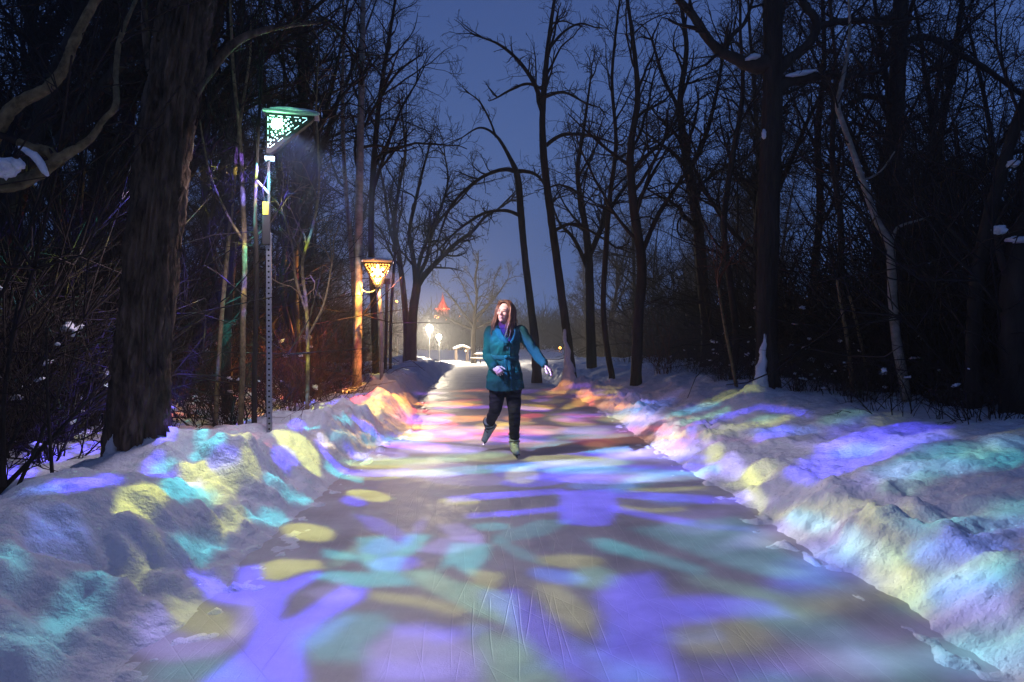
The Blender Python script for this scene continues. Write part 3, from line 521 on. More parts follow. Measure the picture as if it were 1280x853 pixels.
((0.18,0.186,0.021),1.4,[(2.61,7.08),(3.22,7.36),(4.12,7.37),(4.29,7.6),(3.37,7.75),(2.66,7.24)]),
((0.007,0.182,0.189),1.3,[(2.39,8.78),(3.02,9.18),(3.91,9.34),(4.14,10.04),(3.14,9.6),(2.46,9.06)]),
((0.24,0.248,0.028),1.4,[(3.52,9.45),(4.44,9.49),(4.84,9.22),(5.06,9.48),(4.88,10.84),(3.72,10.14)]),
((0.055,0.14,0.08),1.6,[(5.2,7.17),(5.05,7.02),(4.84,6.87),(4.62,6.75),(4.45,6.75),(4.32,6.77),(4.27,6.84),(4.31,6.96),(4.44,7.12),(4.62,7.23),(4.84,7.33),(5.06,7.39),(5.2,7.37),(5.25,7.3)]),
((0.119,0.098,0.28),1.4,[(2.85,12.5),(2.99,11.24),(4.03,11.72),(4.24,12.33),(3.15,11.69),(3.09,13.44)]),
((0.021,0.06,0.285),1.6,[(5.29,4.66),(5.18,4.56),(5.04,4.49),(4.92,4.47),(4.86,4.52),(4.81,4.6),(4.85,4.69),(4.87,4.74),(4.98,4.8),(5.1,4.85),(5.24,4.92),(5.32,4.87),(5.36,4.8),(5.35,4.73)]),
((0.12,0.124,0.014),1.6,[(5.16,5.49),(4.97,5.24),(4.71,5.1),(4.44,5.07),(4.19,5.11),(4.0,5.19),(3.91,5.34),(3.93,5.45),(4.03,5.49),(4.22,5.48),(4.5,5.52),(4.81,5.61),(5.05,5.61),(5.2,5.61)]),
((0.005,0.13,0.135),2,[(4.74,4.21),(4.62,4.15),(4.46,4.14),(4.31,4.14),(4.2,4.22),(4.14,4.31),(4.11,4.43),(4.18,4.52),(4.31,4.58),(4.49,4.61),(4.66,4.63),(4.78,4.53),(4.86,4.43),(4.83,4.32)]),
((0.102,0.084,0.24),2.2,[(2.44,2.71),(2.37,2.73),(2.32,2.79),(2.28,2.87),(2.27,2.96),(2.32,3.1),(2.37,3.14),(2.45,3.18),(2.53,3.15),(2.6,3.05),(2.63,2.96),(2.62,2.82),(2.58,2.75),(2.52,2.71)]),
((0.132,0.136,0.015),2,[(2.19,2.54),(2.15,2.53),(2.1,2.53),(2.04,2.54),(2.0,2.54),(1.98,2.56),(1.99,2.59),(2.02,2.66),(2.08,2.71),(2.12,2.7),(2.19,2.68),(2.24,2.64),(2.25,2.6),(2.23,2.57)]),
((0.019,0.014,0.25),1.3,[(3.14,4.93),(3.07,4.84),(2.94,4.66),(2.82,4.57),(2.74,4.7),(2.69,4.84),(2.63,4.92),(2.64,5.03),(2.69,5.04),(2.78,5.03),(2.91,5.09),(3.03,5.11),(3.11,5.06),(3.16,5.01)]),
((0.098,0.248,0.142),1.2,[(-0.66,8.68),(-0.69,8.6),(-0.78,8.54),(-0.91,8.5),(-1.06,8.52),(-1.17,8.42),(-1.27,8.46),(-1.3,8.46),(-1.29,8.59),(-1.23,8.8),(-1.1,8.86),(-0.95,8.92),(-0.81,8.86),(-0.7,8.78)]),
((0.027,0.02,0.367),1.2,[(2.58,7.21),(2.51,7.25),(2.38,7.46),(2.17,7.87),(1.94,8.03),(1.72,8.08),(1.59,8.14),(1.55,8.24),(1.63,8.36),(1.81,8.48),(2.05,8.51),(2.28,8.12),(2.46,7.64),(2.57,7.32)]),
((0.041,0.03,0.549),1.2,[(0.04,9.48),(-0.03,9.28),(-0.21,9.1),(-0.46,8.96),(-0.75,8.9),(-1.01,8.9),(-1.18,8.93),(-1.23,8.88),(-1.2,9.11),(-1.07,9.45),(-0.82,9.68),(-0.51,9.76),(-0.23,9.76),(-0.03,9.66)]),
((0.111,0.091,0.261),1.2,[(1.44,8.3),(1.36,8.16),(1.18,8.06),(0.95,8.02),(0.7,8.02),(0.49,8.1),(0.34,8.22),(0.28,8.36),(0.35,8.5),(0.52,8.62),(0.76,8.66),(1.03,8.66),(1.26,8.58),(1.4,8.44)]),
((0.044,0.032,0.583),1.2,[(0.94,8.7),(0.86,8.54),(0.67,8.48),(0.41,8.5),(0.13,8.58),(-0.13,8.76),(-0.32,8.96),(-0.4,9.18),(-0.33,9.34),(-0.14,9.42),(0.15,9.4),(0.46,9.3),(0.73,9.1),(0.9,8.88)]),
((0.189,0.155,0.444),1.2,[(0.19,9.74),(0.13,9.6),(-0.02,9.52),(-0.23,9.48),(-0.47,9.52),(-0.68,9.6),(-0.84,9.74),(-0.91,9.89),(-0.87,10.04),(-0.72,10.14),(-0.5,10.18),(-0.25,10.14),(-0.02,10.04),(0.13,9.9)]),
((0.128,0.106,0.302),1.2,[(-0.04,7.92),(-0.11,7.84),(-0.28,7.76),(-0.54,7.74),(-0.83,7.74),(-1.09,7.78),(-1.28,7.84),(-1.33,7.83),(-1.3,7.98),(-1.13,8.1),(-0.87,8.12),(-0.57,8.12),(-0.3,8.08),(-0.11,8.0)]),
((0.038,0.028,0.51),1.2,[(0.86,6.34),(0.81,6.22),(0.7,6.12),(0.56,6.04),(0.4,6.0),(0.27,6.02),(0.18,6.08),(0.14,6.16),(0.18,6.28),(0.28,6.38),(0.43,6.46),(0.59,6.5),(0.74,6.5),(0.83,6.42)]),
((0.029,0.021,0.383),1.2,[(1.31,6.46),(1.25,6.36),(1.1,6.26),(0.92,6.2),(0.73,6.18),(0.56,6.22),(0.44,6.3),(0.4,6.4),(0.45,6.5),(0.59,6.62),(0.78,6.68),(0.99,6.7),(1.17,6.66),(1.29,6.58)]),
((0.041,0.03,0.552),1.2,[(2.4,6.7),(2.32,6.72),(2.15,6.99),(1.92,7.16),(1.66,7.2),(1.43,7.26),(1.28,7.34),(1.23,7.44),(1.31,7.54),(1.5,7.6),(1.76,7.62),(2.04,7.6),(2.24,7.1),(2.36,6.76)]),
((0.232,0.24,0.027),1.2,[(-0.38,6.7),(-0.41,6.6),(-0.48,6.5),(-0.59,6.44),(-0.72,6.42),(-0.83,6.42),(-0.92,6.46),(-0.96,6.54),(-0.95,6.64),(-0.88,6.74),(-0.76,6.8),(-0.63,6.84),(-0.51,6.84),(-0.42,6.78)]),
((0.104,0.086,0.244),1.2,[(0.24,6.26),(0.19,6.16),(0.08,6.08),(-0.08,6.06),(-0.26,6.1),(-0.43,6.2),(-0.55,6.32),(-0.6,6.44),(-0.57,6.56),(-0.45,6.64),(-0.28,6.66),(-0.08,6.62),(0.09,6.52),(0.2,6.4)]),
((0.029,0.021,0.388),1.2,[(2.33,7.36),(2.29,7.4),(2.16,7.54),(1.99,7.61),(1.82,7.62),(1.67,7.64),(1.58,7.7),(1.56,7.8),(1.62,7.92),(1.75,8.04),(1.94,8.12),(2.11,8.02),(2.26,7.71),(2.34,7.45)]),
((0.16,0.132,0.378),1.2,[(2.44,7.15),(2.37,7.2),(2.26,7.42),(2.07,7.67),(1.86,7.74),(1.69,7.78),(1.58,7.86),(1.55,7.96),(1.62,8.08),(1.78,8.2),(1.99,8.26),(2.19,7.96),(2.36,7.6),(2.42,7.26)]),
((0.032,0.024,0.432),1.2,[(2.38,6.24),(2.3,6.22),(2.19,6.3),(2.02,6.4),(1.84,6.36),(1.69,6.38),(1.61,6.46),(1.6,6.58),(1.67,6.7),(1.81,6.84),(2.0,6.94),(2.17,6.73),(2.3,6.47),(2.38,6.31)]),
((0.289,0.299,0.034),1.2,[(1.8,9.54),(1.72,9.36),(1.54,9.22),(1.31,9.14),(1.06,9.1),(0.85,9.14),(0.7,9.24),(0.66,9.38),(0.73,9.56),(0.9,9.7),(1.14,9.8),(1.4,9.84),(1.63,9.8),(1.78,9.7)]),
((0.181,0.149,0.426),1.2,[(2.07,9.49),(1.98,9.38),(1.82,9.24),(1.61,9.16),(1.4,9.16),(1.21,9.24),(1.1,9.4),(1.07,9.6),(1.14,9.8),(1.31,9.96),(1.53,10.06),(1.77,10.06),(1.96,9.86),(2.07,9.77)]),
((0.027,0.02,0.366),1.2,[(0.59,8.66),(0.53,8.52),(0.39,8.4),(0.19,8.32),(-0.03,8.32),(-0.23,8.38),(-0.37,8.5),(-0.42,8.64),(-0.38,8.78),(-0.24,8.92),(-0.03,8.98),(0.2,9.0),(0.41,8.92),(0.55,8.8)]),
((0.028,0.021,0.376),1.2,[(-0.31,8.88),(-0.35,8.76),(-0.45,8.64),(-0.61,8.56),(-0.79,8.54),(-0.95,8.54),(-1.07,8.62),(-1.13,8.72),(-1.1,8.83),(-1.0,8.94),(-0.84,9.04),(-0.65,9.08),(-0.48,9.06),(-0.36,8.98)]),
((0.043,0.031,0.567),1.2,[(-0.19,6.56),(-0.23,6.5),(-0.34,6.44),(-0.51,6.44),(-0.69,6.44),(-0.87,6.5),(-0.99,6.56),(-1.05,6.64),(-1.01,6.7),(-0.9,6.76),(-0.73,6.78),(-0.53,6.76),(-0.35,6.7),(-0.23,6.64)]),
((0.034,0.025,0.448),1.2,[(1.2,6.22),(1.16,6.16),(1.06,6.12),(0.93,6.12),(0.8,6.16),(0.68,6.24),(0.6,6.32),(0.57,6.4),(0.61,6.48),(0.71,6.5),(0.84,6.5),(0.99,6.46),(1.11,6.38),(1.19,6.3)]),
((0.132,0.109,0.311),1.2,[(2.22,6.24),(2.14,6.24),(1.98,6.24),(1.76,6.18),(1.54,6.16),(1.36,6.2),(1.24,6.28),(1.21,6.38),(1.28,6.52),(1.45,6.62),(1.67,6.7),(1.91,6.72),(2.11,6.58),(2.21,6.32)]),
((0.137,0.112,0.321),1.2,[(-0.04,7.8),(-0.09,7.7),(-0.22,7.66),(-0.4,7.66),(-0.61,7.72),(-0.81,7.84),(-0.95,7.98),(-1.01,8.12),(-0.98,8.24),(-0.85,8.3),(-0.65,8.28),(-0.43,8.2),(-0.23,8.08),(-0.09,7.94)]),
((0.006,0.163,0.169),1.2,[(1.51,8.14),(1.43,8.08),(1.24,8.08),(0.98,8.16),(0.68,8.3),(0.41,8.48),(0.22,8.64),(0.15,8.78),(0.23,8.86),(0.44,8.84),(0.73,8.76),(1.03,8.6),(1.3,8.44),(1.47,8.26)]),
((0.304,0.314,0.035),1.2,[(-0.43,7.18),(-0.48,7.08),(-0.6,6.98),(-0.79,6.94),(-1.01,6.94),(-1.21,6.96),(-1.36,7.04),(-1.41,7.07),(-1.39,7.2),(-1.26,7.27),(-1.08,7.4),(-0.85,7.42),(-0.64,7.36),(-0.49,7.28)]),
((0.012,0.3,0.311),1.2,[(1.8,8.08),(1.73,7.92),(1.62,7.78),(1.48,7.68),(1.34,7.64),(1.23,7.68),(1.16,7.76),(1.15,7.9),(1.2,8.06),(1.31,8.22),(1.45,8.32),(1.6,8.36),(1.73,8.34),(1.79,8.22)]),
((0.009,0.242,0.251),1.2,[(2.0,6.56),(1.92,6.5),(1.72,6.46),(1.45,6.48),(1.16,6.52),(0.9,6.6),(0.73,6.7),(0.67,6.78),(0.75,6.86),(0.94,6.88),(1.23,6.88),(1.53,6.82),(1.79,6.74),(1.97,6.62)]),
((0.043,0.032,0.575),1.2,[(2.23,7.68),(2.17,7.75),(2.04,7.93),(1.84,7.98),(1.63,8.02),(1.45,8.1),(1.33,8.2),(1.3,8.32),(1.36,8.4),(1.51,8.44),(1.72,8.44),(1.94,8.4),(2.12,8.14),(2.22,7.86)]),
((0.164,0.135,0.386),1.2,[(0.96,9.12),(0.91,9.0),(0.8,8.92),(0.66,8.92),(0.5,8.96),(0.36,9.06),(0.26,9.2),(0.23,9.34),(0.27,9.46),(0.38,9.54),(0.53,9.56),(0.7,9.5),(0.85,9.4),(0.94,9.26)]),
((0.186,0.154,0.439),1.2,[(-0.83,7.64),(-0.85,7.52),(-0.93,7.42),(-1.05,7.38),(-1.19,7.32),(-1.33,7.4),(-1.4,7.33),(-1.43,7.34),(-1.41,7.42),(-1.36,7.6),(-1.28,7.88),(-1.13,7.9),(-0.99,7.86),(-0.88,7.76)]),
((0.011,0.274,0.285),1.2,[(0.58,6.96),(0.51,6.86),(0.31,6.72),(0.04,6.62),(-0.25,6.56),(-0.5,6.52),(-0.69,6.56),(-0.76,6.62),(-0.71,6.74),(-0.53,6.86),(-0.27,6.96),(0.04,7.06),(0.32,7.08),(0.52,7.06)]),
((0.154,0.127,0.363),1.2,[(1.79,6.3),(1.72,6.2),(1.57,6.14),(1.38,6.12),(1.18,6.18),(1.01,6.26),(0.9,6.38),(0.87,6.52),(0.93,6.62),(1.08,6.7),(1.29,6.7),(1.5,6.66),(1.68,6.56),(1.78,6.42)]),
((0.01,0.255,0.265),1.2,[(2.45,8.63),(2.37,8.78),(2.16,9.07),(1.85,9.14),(1.51,9.04),(1.23,9.02),(1.04,9.06),(0.98,9.18),(1.07,9.34),(1.29,9.52),(1.62,9.7),(1.98,9.77),(2.26,9.36),(2.44,8.96)]),
((0.212,0.219,0.025),1.2,[(0.42,7.48),(0.38,7.38),(0.28,7.28),(0.14,7.22),(-0.02,7.2),(-0.16,7.24),(-0.26,7.32),(-0.3,7.42),(-0.27,7.54),(-0.17,7.64),(-0.02,7.72),(0.14,7.72),(0.29,7.68),(0.39,7.6)]),
((0.181,0.187,0.021),1.2,[(2.26,7.04),(2.19,7.06),(2.06,7.2),(1.87,7.18),(1.69,7.2),(1.52,7.24),(1.42,7.34),(1.4,7.46),(1.47,7.56),(1.61,7.66),(1.81,7.72),(2.01,7.68),(2.15,7.4),(2.24,7.15)]),
((0.034,0.025,0.456),1.2,[(0.93,7.04),(0.87,6.94),(0.73,6.86),(0.53,6.78),(0.33,6.76),(0.14,6.76),(0.01,6.82),(-0.03,6.9),(0.01,6.98),(0.14,7.08),(0.34,7.16),(0.56,7.2),(0.76,7.18),(0.89,7.12)]),
((0.038,0.028,0.503),1.2,[(2.19,8.32),(2.11,8.38),(1.96,8.5),(1.74,8.54),(1.51,8.64),(1.3,8.8),(1.16,8.96),(1.12,9.1),(1.2,9.22),(1.37,9.24),(1.61,9.2),(1.85,9.08),(2.06,8.85),(2.17,8.5)]),
((0.198,0.163,0.465),1.2,[(2.34,7.05),(2.26,7.09),(2.12,7.35),(1.91,7.44),(1.69,7.46),(1.5,7.54),(1.37,7.64),(1.34,7.76),(1.42,7.88),(1.58,7.94),(1.81,7.98),(2.04,7.91),(2.21,7.51),(2.31,7.18)]),
((0.203,0.167,0.477),1.2,[(0.04,8.0),(-0.0,7.9),(-0.12,7.82),(-0.3,7.8),(-0.5,7.82),(-0.68,7.88),(-0.81,8.0),(-0.87,8.12),(-0.83,8.24),(-0.71,8.32),(-0.53,8.34),(-0.32,8.32),(-0.13,8.24),(-0.0,8.12)]),
((0.194,0.16,0.456),1.2,[(1.37,7.1),(1.3,6.98),(1.15,6.88),(0.96,6.82),(0.77,6.82),(0.59,6.86),(0.47,6.92),(0.43,7.04),(0.49,7.14),(0.62,7.24),(0.82,7.32),(1.04,7.34),(1.22,7.3),(1.34,7.2)]),
((0.109,0.276,0.158),1.2,[(-0.14,7.34),(-0.21,7.24),(-0.4,7.16),(-0.67,7.1),(-0.97,7.08),(-1.23,7.08),(-1.41,7.05),(-1.44,6.92),(-1.44,7.17),(-1.3,7.46),(-1.03,7.52),(-0.71,7.54),(-0.42,7.5),(-0.22,7.44)]),
((0.034,0.025,0.457),1.2,[(2.36,8.2),(2.28,8.27),(2.11,8.58),(1.84,8.66),(1.56,8.64),(1.31,8.66),(1.14,8.74),(1.09,8.82),(1.16,8.94),(1.36,9.04),(1.64,9.1),(1.94,9.14),(2.19,8.86),(2.33,8.38)]),
((0.285,0.295,0.033),1.2,[(-0.25,6.58),(-0.29,6.5),(-0.43,6.46),(-0.63,6.48),(-0.85,6.56),(-1.07,6.68),(-1.23,6.8),(-1.3,6.94),(-1.27,7.02),(-1.12,7.06),(-0.91,7.04),(-0.67,6.96),(-0.45,6.82),(-0.3,6.7)]),
((0.026,0.019,0.352),1.2,[(2.44,6.26),(2.36,6.26),(2.21,6.36),(1.99,6.52),(1.76,6.48),(1.57,6.52),(1.45,6.58),(1.43,6.7),(1.51,6.84),(1.68,6.96),(1.91,7.06),(2.14,6.87),(2.33,6.59),(2.42,6.33)]),
((0.124,0.316,0.181),1.2,[(1.38,6.8),(1.33,6.7),(1.2,6.6),(1.03,6.54),(0.86,6.52),(0.71,6.54),(0.6,6.6),(0.57,6.68),(0.62,6.8),(0.74,6.9),(0.91,6.96),(1.1,7.0),(1.26,6.98),(1.36,6.9)]),
((0.01,0.254,0.264),1.2,[(2.05,8.07),(1.95,7.97),(1.7,7.82),(1.39,7.76),(1.07,7.74),(0.79,7.8),(0.59,7.9),(0.53,8.06),(0.62,8.22),(0.84,8.36),(1.16,8.44),(1.52,8.46),(1.82,8.4),(2.01,8.28)]),
((0.147,0.121,0.345),1.2,[(2.05,7.69),(1.99,7.63),(1.82,7.64),(1.6,7.68),(1.37,7.76),(1.17,7.9),(1.03,8.04),(0.99,8.16),(1.06,8.24),(1.23,8.28),(1.46,8.24),(1.7,8.14),(1.9,8.0),(2.02,7.72)]),
((0.143,0.118,0.337),1.2,[(1.14,7.74),(1.09,7.68),(0.95,7.62),(0.76,7.58),(0.55,7.6),(0.37,7.64),(0.24,7.72),(0.2,7.8),(0.25,7.88),(0.38,7.94),(0.58,7.96),(0.79,7.96),(0.98,7.9),(1.11,7.84)]),
((0.164,0.135,0.385),1.2,[(2.44,6.98),(2.38,7.02),(2.25,7.17),(2.09,7.45),(1.89,7.52),(1.72,7.52),(1.61,7.58),(1.59,7.66),(1.65,7.74),(1.79,7.84),(1.99,7.9),(2.18,7.65),(2.33,7.26),(2.43,7.07)]),
((0.026,0.019,0.345),1.2,[(2.24,8.01),(2.2,8.1),(2.08,8.25),(1.93,8.36),(1.77,8.44),(1.63,8.56),(1.54,8.7),(1.52,8.84),(1.58,8.94),(1.71,9.0),(1.88,8.98),(2.06,8.83),(2.17,8.48),(2.24,8.17)]),
((0.01,0.267,0.278),1.2,[(2.0,9.06),(1.91,8.94),(1.74,8.84),(1.51,8.76),(1.26,8.72),(1.04,8.72),(0.9,8.76),(0.85,8.84),(0.91,8.94),(1.08,9.06),(1.32,9.14),(1.58,9.2),(1.81,9.18),(1.96,9.14)]),
((0.11,0.091,0.26),1.2,[(-0.03,6.84),(-0.07,6.72),(-0.18,6.64),(-0.34,6.62),(-0.52,6.64),(-0.68,6.72),(-0.8,6.82),(-0.86,6.96),(-0.83,7.08),(-0.73,7.18),(-0.56,7.22),(-0.37,7.2),(-0.19,7.1),(-0.07,6.98)]),
((0.312,0.322,0.036),1.2,[(1.49,7.08),(1.41,6.96),(1.24,6.9),(1.02,6.92),(0.78,7.0),(0.56,7.12),(0.41,7.3),(0.36,7.46),(0.43,7.58),(0.61,7.66),(0.85,7.64),(1.11,7.54),(1.34,7.4),(1.47,7.24)]),
((0.039,0.028,0.517),1.2,[(1.24,7.06),(1.17,6.94),(1.01,6.84),(0.78,6.74),(0.54,6.7),(0.33,6.7),(0.19,6.74),(0.14,6.84),(0.19,6.94),(0.35,7.06),(0.58,7.16),(0.83,7.22),(1.06,7.22),(1.2,7.16)]),
((0.031,0.023,0.413),1.2,[(0.78,6.6),(0.73,6.48),(0.62,6.4),(0.48,6.34),(0.32,6.36),(0.19,6.42),(0.09,6.52),(0.06,6.64),(0.1,6.76),(0.2,6.86),(0.35,6.92),(0.52,6.9),(0.67,6.84),(0.76,6.72)]),
((0.088,0.223,0.128),1.2,[(0.3,7.7),(0.25,7.56),(0.12,7.44),(-0.07,7.34),(-0.27,7.28),(-0.45,7.26),(-0.58,7.3),(-0.63,7.38),(-0.6,7.5),(-0.48,7.64),(-0.29,7.76),(-0.08,7.82),(0.12,7.84),(0.25,7.8)]),
((0.195,0.202,0.023),1.2,[(-0.65,6.7),(-0.68,6.58),(-0.76,6.48),(-0.87,6.38),(-1.01,6.34),(-1.15,6.36),(-1.24,6.4),(-1.3,6.5),(-1.29,6.6),(-1.22,6.72),(-1.1,6.82),(-0.95,6.86),(-0.81,6.86),(-0.7,6.8)]),
((0.007,0.185,0.192),1.2,[(-0.66,8.6),(-0.71,8.44),(-0.88,8.34),(-1.14,8.34),(-1.37,8.08),(-1.5,7.58),(-1.62,7.41),(-1.67,7.38),(-1.64,7.49),(-1.53,7.8),(-1.41,8.42),(-1.21,8.95),(-0.95,8.98),(-0.74,8.8)]),
((0.088,0.224,0.128),1.2,[(2.13,6.32),(2.06,6.3),(1.93,6.24),(1.77,6.18),(1.61,6.16),(1.47,6.18),(1.38,6.22),(1.36,6.32),(1.42,6.42),(1.55,6.52),(1.71,6.58),(1.89,6.62),(2.04,6.58),(2.11,6.38)]),
((0.133,0.11,0.313),1.2,[(2.35,6.97),(2.28,7.03),(2.12,7.23),(1.88,7.34),(1.63,7.36),(1.42,7.46),(1.28,7.58),(1.25,7.74),(1.33,7.88),(1.52,7.98),(1.78,8.02),(2.04,7.93),(2.24,7.45),(2.34,7.1)]),
((0.161,0.133,0.379),1.2,[(1.5,9.4),(1.41,9.26),(1.22,9.2),(0.96,9.22),(0.68,9.3),(0.42,9.46),(0.24,9.64),(0.18,9.84),(0.25,9.98),(0.45,10.06),(0.73,10.04),(1.04,9.94),(1.3,9.76),(1.46,9.58)]),
((0.043,0.031,0.567),1.2,[(2.24,7.15),(2.16,7.22),(1.95,7.34),(1.67,7.32),(1.39,7.38),(1.13,7.48),(0.96,7.62),(0.91,7.78),(1.0,7.92),(1.21,8.02),(1.51,8.04),(1.83,7.98),(2.09,7.75),(2.22,7.37)]),
((0.009,0.23,0.239),1.2,[(1.59,7.14),(1.48,6.98),(1.26,6.84),(0.96,6.74),(0.64,6.68),(0.37,6.68),(0.18,6.74),(0.11,6.86),(0.18,7.0),(0.39,7.16),(0.69,7.28),(1.04,7.34),(1.34,7.34),(1.54,7.26)]),
((0.006,0.162,0.168),1.2,[(1.06,9.5),(0.99,9.38),(0.81,9.3),(0.57,9.28),(0.3,9.32),(0.06,9.4),(-0.11,9.54),(-0.17,9.68),(-0.11,9.82),(0.07,9.9),(0.32,9.94),(0.61,9.88),(0.85,9.78),(1.02,9.66)]),
((0.007,0.185,0.192),2.0,[(3.03,11.34),(2.9,11.04),(2.66,10.47),(2.43,10.54),(2.2,10.7),(1.98,10.47),(1.85,10.36),(1.82,10.48),(1.9,10.84),(2.11,11.36),(2.36,11.47),(2.61,11.32),(2.86,11.43),(3.01,11.46)]),
((0.007,0.182,0.189),2.0,[(2.96,2.85),(2.83,2.76),(2.66,2.76),(2.47,2.85),(2.3,3.04),(2.16,3.18),(2.05,3.22),(2.03,3.26),(2.14,3.37),(2.28,3.32),(2.48,3.21),(2.68,3.04),(2.86,2.95),(2.96,2.92)]),
((0.115,0.095,0.27),2.0,[(3.89,4.53),(3.78,4.47),(3.6,4.39),(3.38,4.29),(3.21,4.28),(3.07,4.29),(3.0,4.31),(3.03,4.43),(3.15,4.63),(3.32,4.71),(3.52,4.73),(3.71,4.72),(3.85,4.66),(3.92,4.59)]),
((0.066,0.054,0.156),2.0,[(2.34,4.96),(2.29,4.97),(2.19,5.09),(2.05,5.12),(1.89,5.04),(1.77,5.02),(1.7,5.04),(1.69,5.1),(1.75,5.2),(1.86,5.3),(2.02,5.4),(2.17,5.33),(2.3,5.24),(2.35,5.09)]),
((0.191,0.197,0.022),2.0,[(2.55,4.04),(2.48,4.04),(2.36,4.14),(2.2,4.26),(2.0,4.34),(1.85,4.23),(1.76,4.26),(1.75,4.32),(1.81,4.42),(1.96,4.58),(2.15,4.57),(2.32,4.42),(2.48,4.28),(2.56,4.12)]),
((0.136,0.14,0.016),2.0,[(1.8,10.88),(1.69,10.52),(1.54,10.28),(1.35,10.18),(1.18,10.24),(1.03,10.46),(0.94,10.78),(0.93,11.2),(1.02,11.6),(1.18,11.92),(1.4,12.1),(1.6,11.96),(1.76,11.7),(1.82,11.3)]),
((0.072,0.059,0.169),2.0,[(2.15,4.5),(2.1,4.49),(1.97,4.46),(1.81,4.34),(1.66,4.24),(1.53,4.18),(1.44,4.16),(1.43,4.2),(1.47,4.28),(1.58,4.38),(1.73,4.5),(1.91,4.62),(2.05,4.68),(2.13,4.54)]),
((0.096,0.079,0.226),2.0,[(1.77,4.86),(1.7,4.72),(1.59,4.6),(1.48,4.54),(1.38,4.54),(1.3,4.58),(1.26,4.68),(1.27,4.82),(1.34,4.98),(1.44,5.1),(1.57,5.18),(1.68,5.18),(1.77,5.12),(1.8,5.0)]),
((0.176,0.182,0.021),2.0,[(2.41,3.32),(2.31,3.35),(2.17,3.41),(1.95,3.36),(1.74,3.24),(1.58,3.18),(1.48,3.16),(1.46,3.2),(1.52,3.28),(1.66,3.4),(1.86,3.54),(2.11,3.67),(2.27,3.52),(2.37,3.38)]),
((0.066,0.054,0.155),2.0,[(2.63,6.12),(2.56,6.06),(2.44,6.04),(2.29,6.04),(2.16,6.08),(2.05,6.04),(2.0,6.2),(2.0,6.32),(2.07,6.44),(2.2,6.53),(2.35,6.49),(2.49,6.41),(2.6,6.35),(2.65,6.27)]),
((0.006,0.144,0.149),2.0,[(3.84,3.39),(3.76,3.36),(3.68,3.38),(3.56,3.4),(3.5,3.45),(3.45,3.51),(3.46,3.57),(3.52,3.62),(3.61,3.65),(3.68,3.64),(3.81,3.64),(3.88,3.59),(3.91,3.51),(3.93,3.46)]),
((0.012,0.033,0.157),2.0,[(2.49,2.47),(2.45,2.47),(2.41,2.47),(2.31,2.49),(2.14,2.6),(2.0,2.59),(1.88,2.58),(1.88,2.62),(1.93,2.66),(2.07,2.74),(2.25,2.65),(2.44,2.53),(2.54,2.47),(2.54,2.47)]),
((0.184,0.19,0.022),2.0,[(2.42,13.8),(2.29,13.58),(2.15,13.69),(1.97,13.8),(1.79,13.9),(1.67,14.3),(1.6,14.8),(1.62,15.4),(1.76,15.78),(1.93,15.87),(2.14,15.83),(2.39,15.61),(2.4,14.66),(2.49,14.3)]),
((0.119,0.098,0.281),2.0,[(2.03,7.18),(1.94,7.0),(1.8,6.9),(1.63,6.86),(1.47,6.92),(1.34,7.06),(1.27,7.26),(1.26,7.48),(1.34,7.68),(1.49,7.8),(1.68,7.84),(1.85,7.76),(1.99,7.6),(2.04,7.34)]),
((0.024,0.069,0.327),2.0,[(1.77,9.24),(1.7,9.02),(1.56,8.84),(1.41,8.76),(1.25,8.76),(1.13,8.86),(1.05,9.04),(1.04,9.28),(1.1,9.52),(1.23,9.72),(1.41,9.84),(1.58,9.82),(1.72,9.7),(1.79,9.5)]),
((0.005,0.14,0.145),2.0,[(3.22,3.45),(3.13,3.36),(3.03,3.32),(2.9,3.31),(2.8,3.39),(2.72,3.5),(2.7,3.59),(2.73,3.61),(2.77,3.6),(2.89,3.64),(3.03,3.68),(3.14,3.63),(3.22,3.58),(3.26,3.54)]),
((0.067,0.055,0.157),2.0,[(2.49,2.71),(2.45,2.72),(2.33,2.77),(2.23,2.85),(2.09,2.95),(1.99,2.98),(1.94,3.0),(1.94,3.04),(1.99,3.1),(2.1,3.16),(2.24,3.09),(2.36,2.92),(2.45,2.82),(2.51,2.74)]),
((0.016,0.046,0.217),2.0,[(2.2,2.58),(2.14,2.58),(2.04,2.57),(1.93,2.56),(1.84,2.58),(1.77,2.62),(1.75,2.68),(1.77,2.74),(1.83,2.8),(1.92,2.81),(2.04,2.86),(2.14,2.78),(2.21,2.67),(2.23,2.61)]),
((0.004,0.105,0.109),2.0,[(2.56,8.78),(2.5,8.68),(2.44,8.8),(2.35,8.93),(2.28,9.04),(2.23,9.3),(2.21,9.48),(2.23,9.6),(2.28,9.63),(2.35,9.58),(2.45,9.49),(2.53,9.27),(2.58,9.1),(2.6,8.99)]),
((0.077,0.195,0.111),2.0,[(2.11,2.7),(1.99,2.61),(1.87,2.6),(1.72,2.58),(1.56,2.58),(1.44,2.6),(1.37,2.66),(1.37,2.72),(1.44,2.8),(1.58,2.86),(1.74,2.88),(1.91,2.88),(2.06,2.85),(2.1,2.75)]),
((0.005,0.131,0.136),2.0,[(1.76,6.56),(1.69,6.38),(1.57,6.16),(1.43,5.96),(1.28,5.8),(1.17,5.72),(1.1,5.74),(1.08,5.82),(1.12,5.96),(1.22,6.16),(1.37,6.38),(1.52,6.56),(1.66,6.66),(1.75,6.66)]),
((0.021,0.061,0.288),2.0,[(1.78,11.36),(1.71,11.06),(1.6,10.8),(1.47,10.6),(1.34,10.5),(1.24,10.52),(1.18,10.66),(1.18,10.88),(1.23,11.16),(1.34,11.44),(1.48,11.68),(1.62,11.8),(1.73,11.78),(1.79,11.62)]),
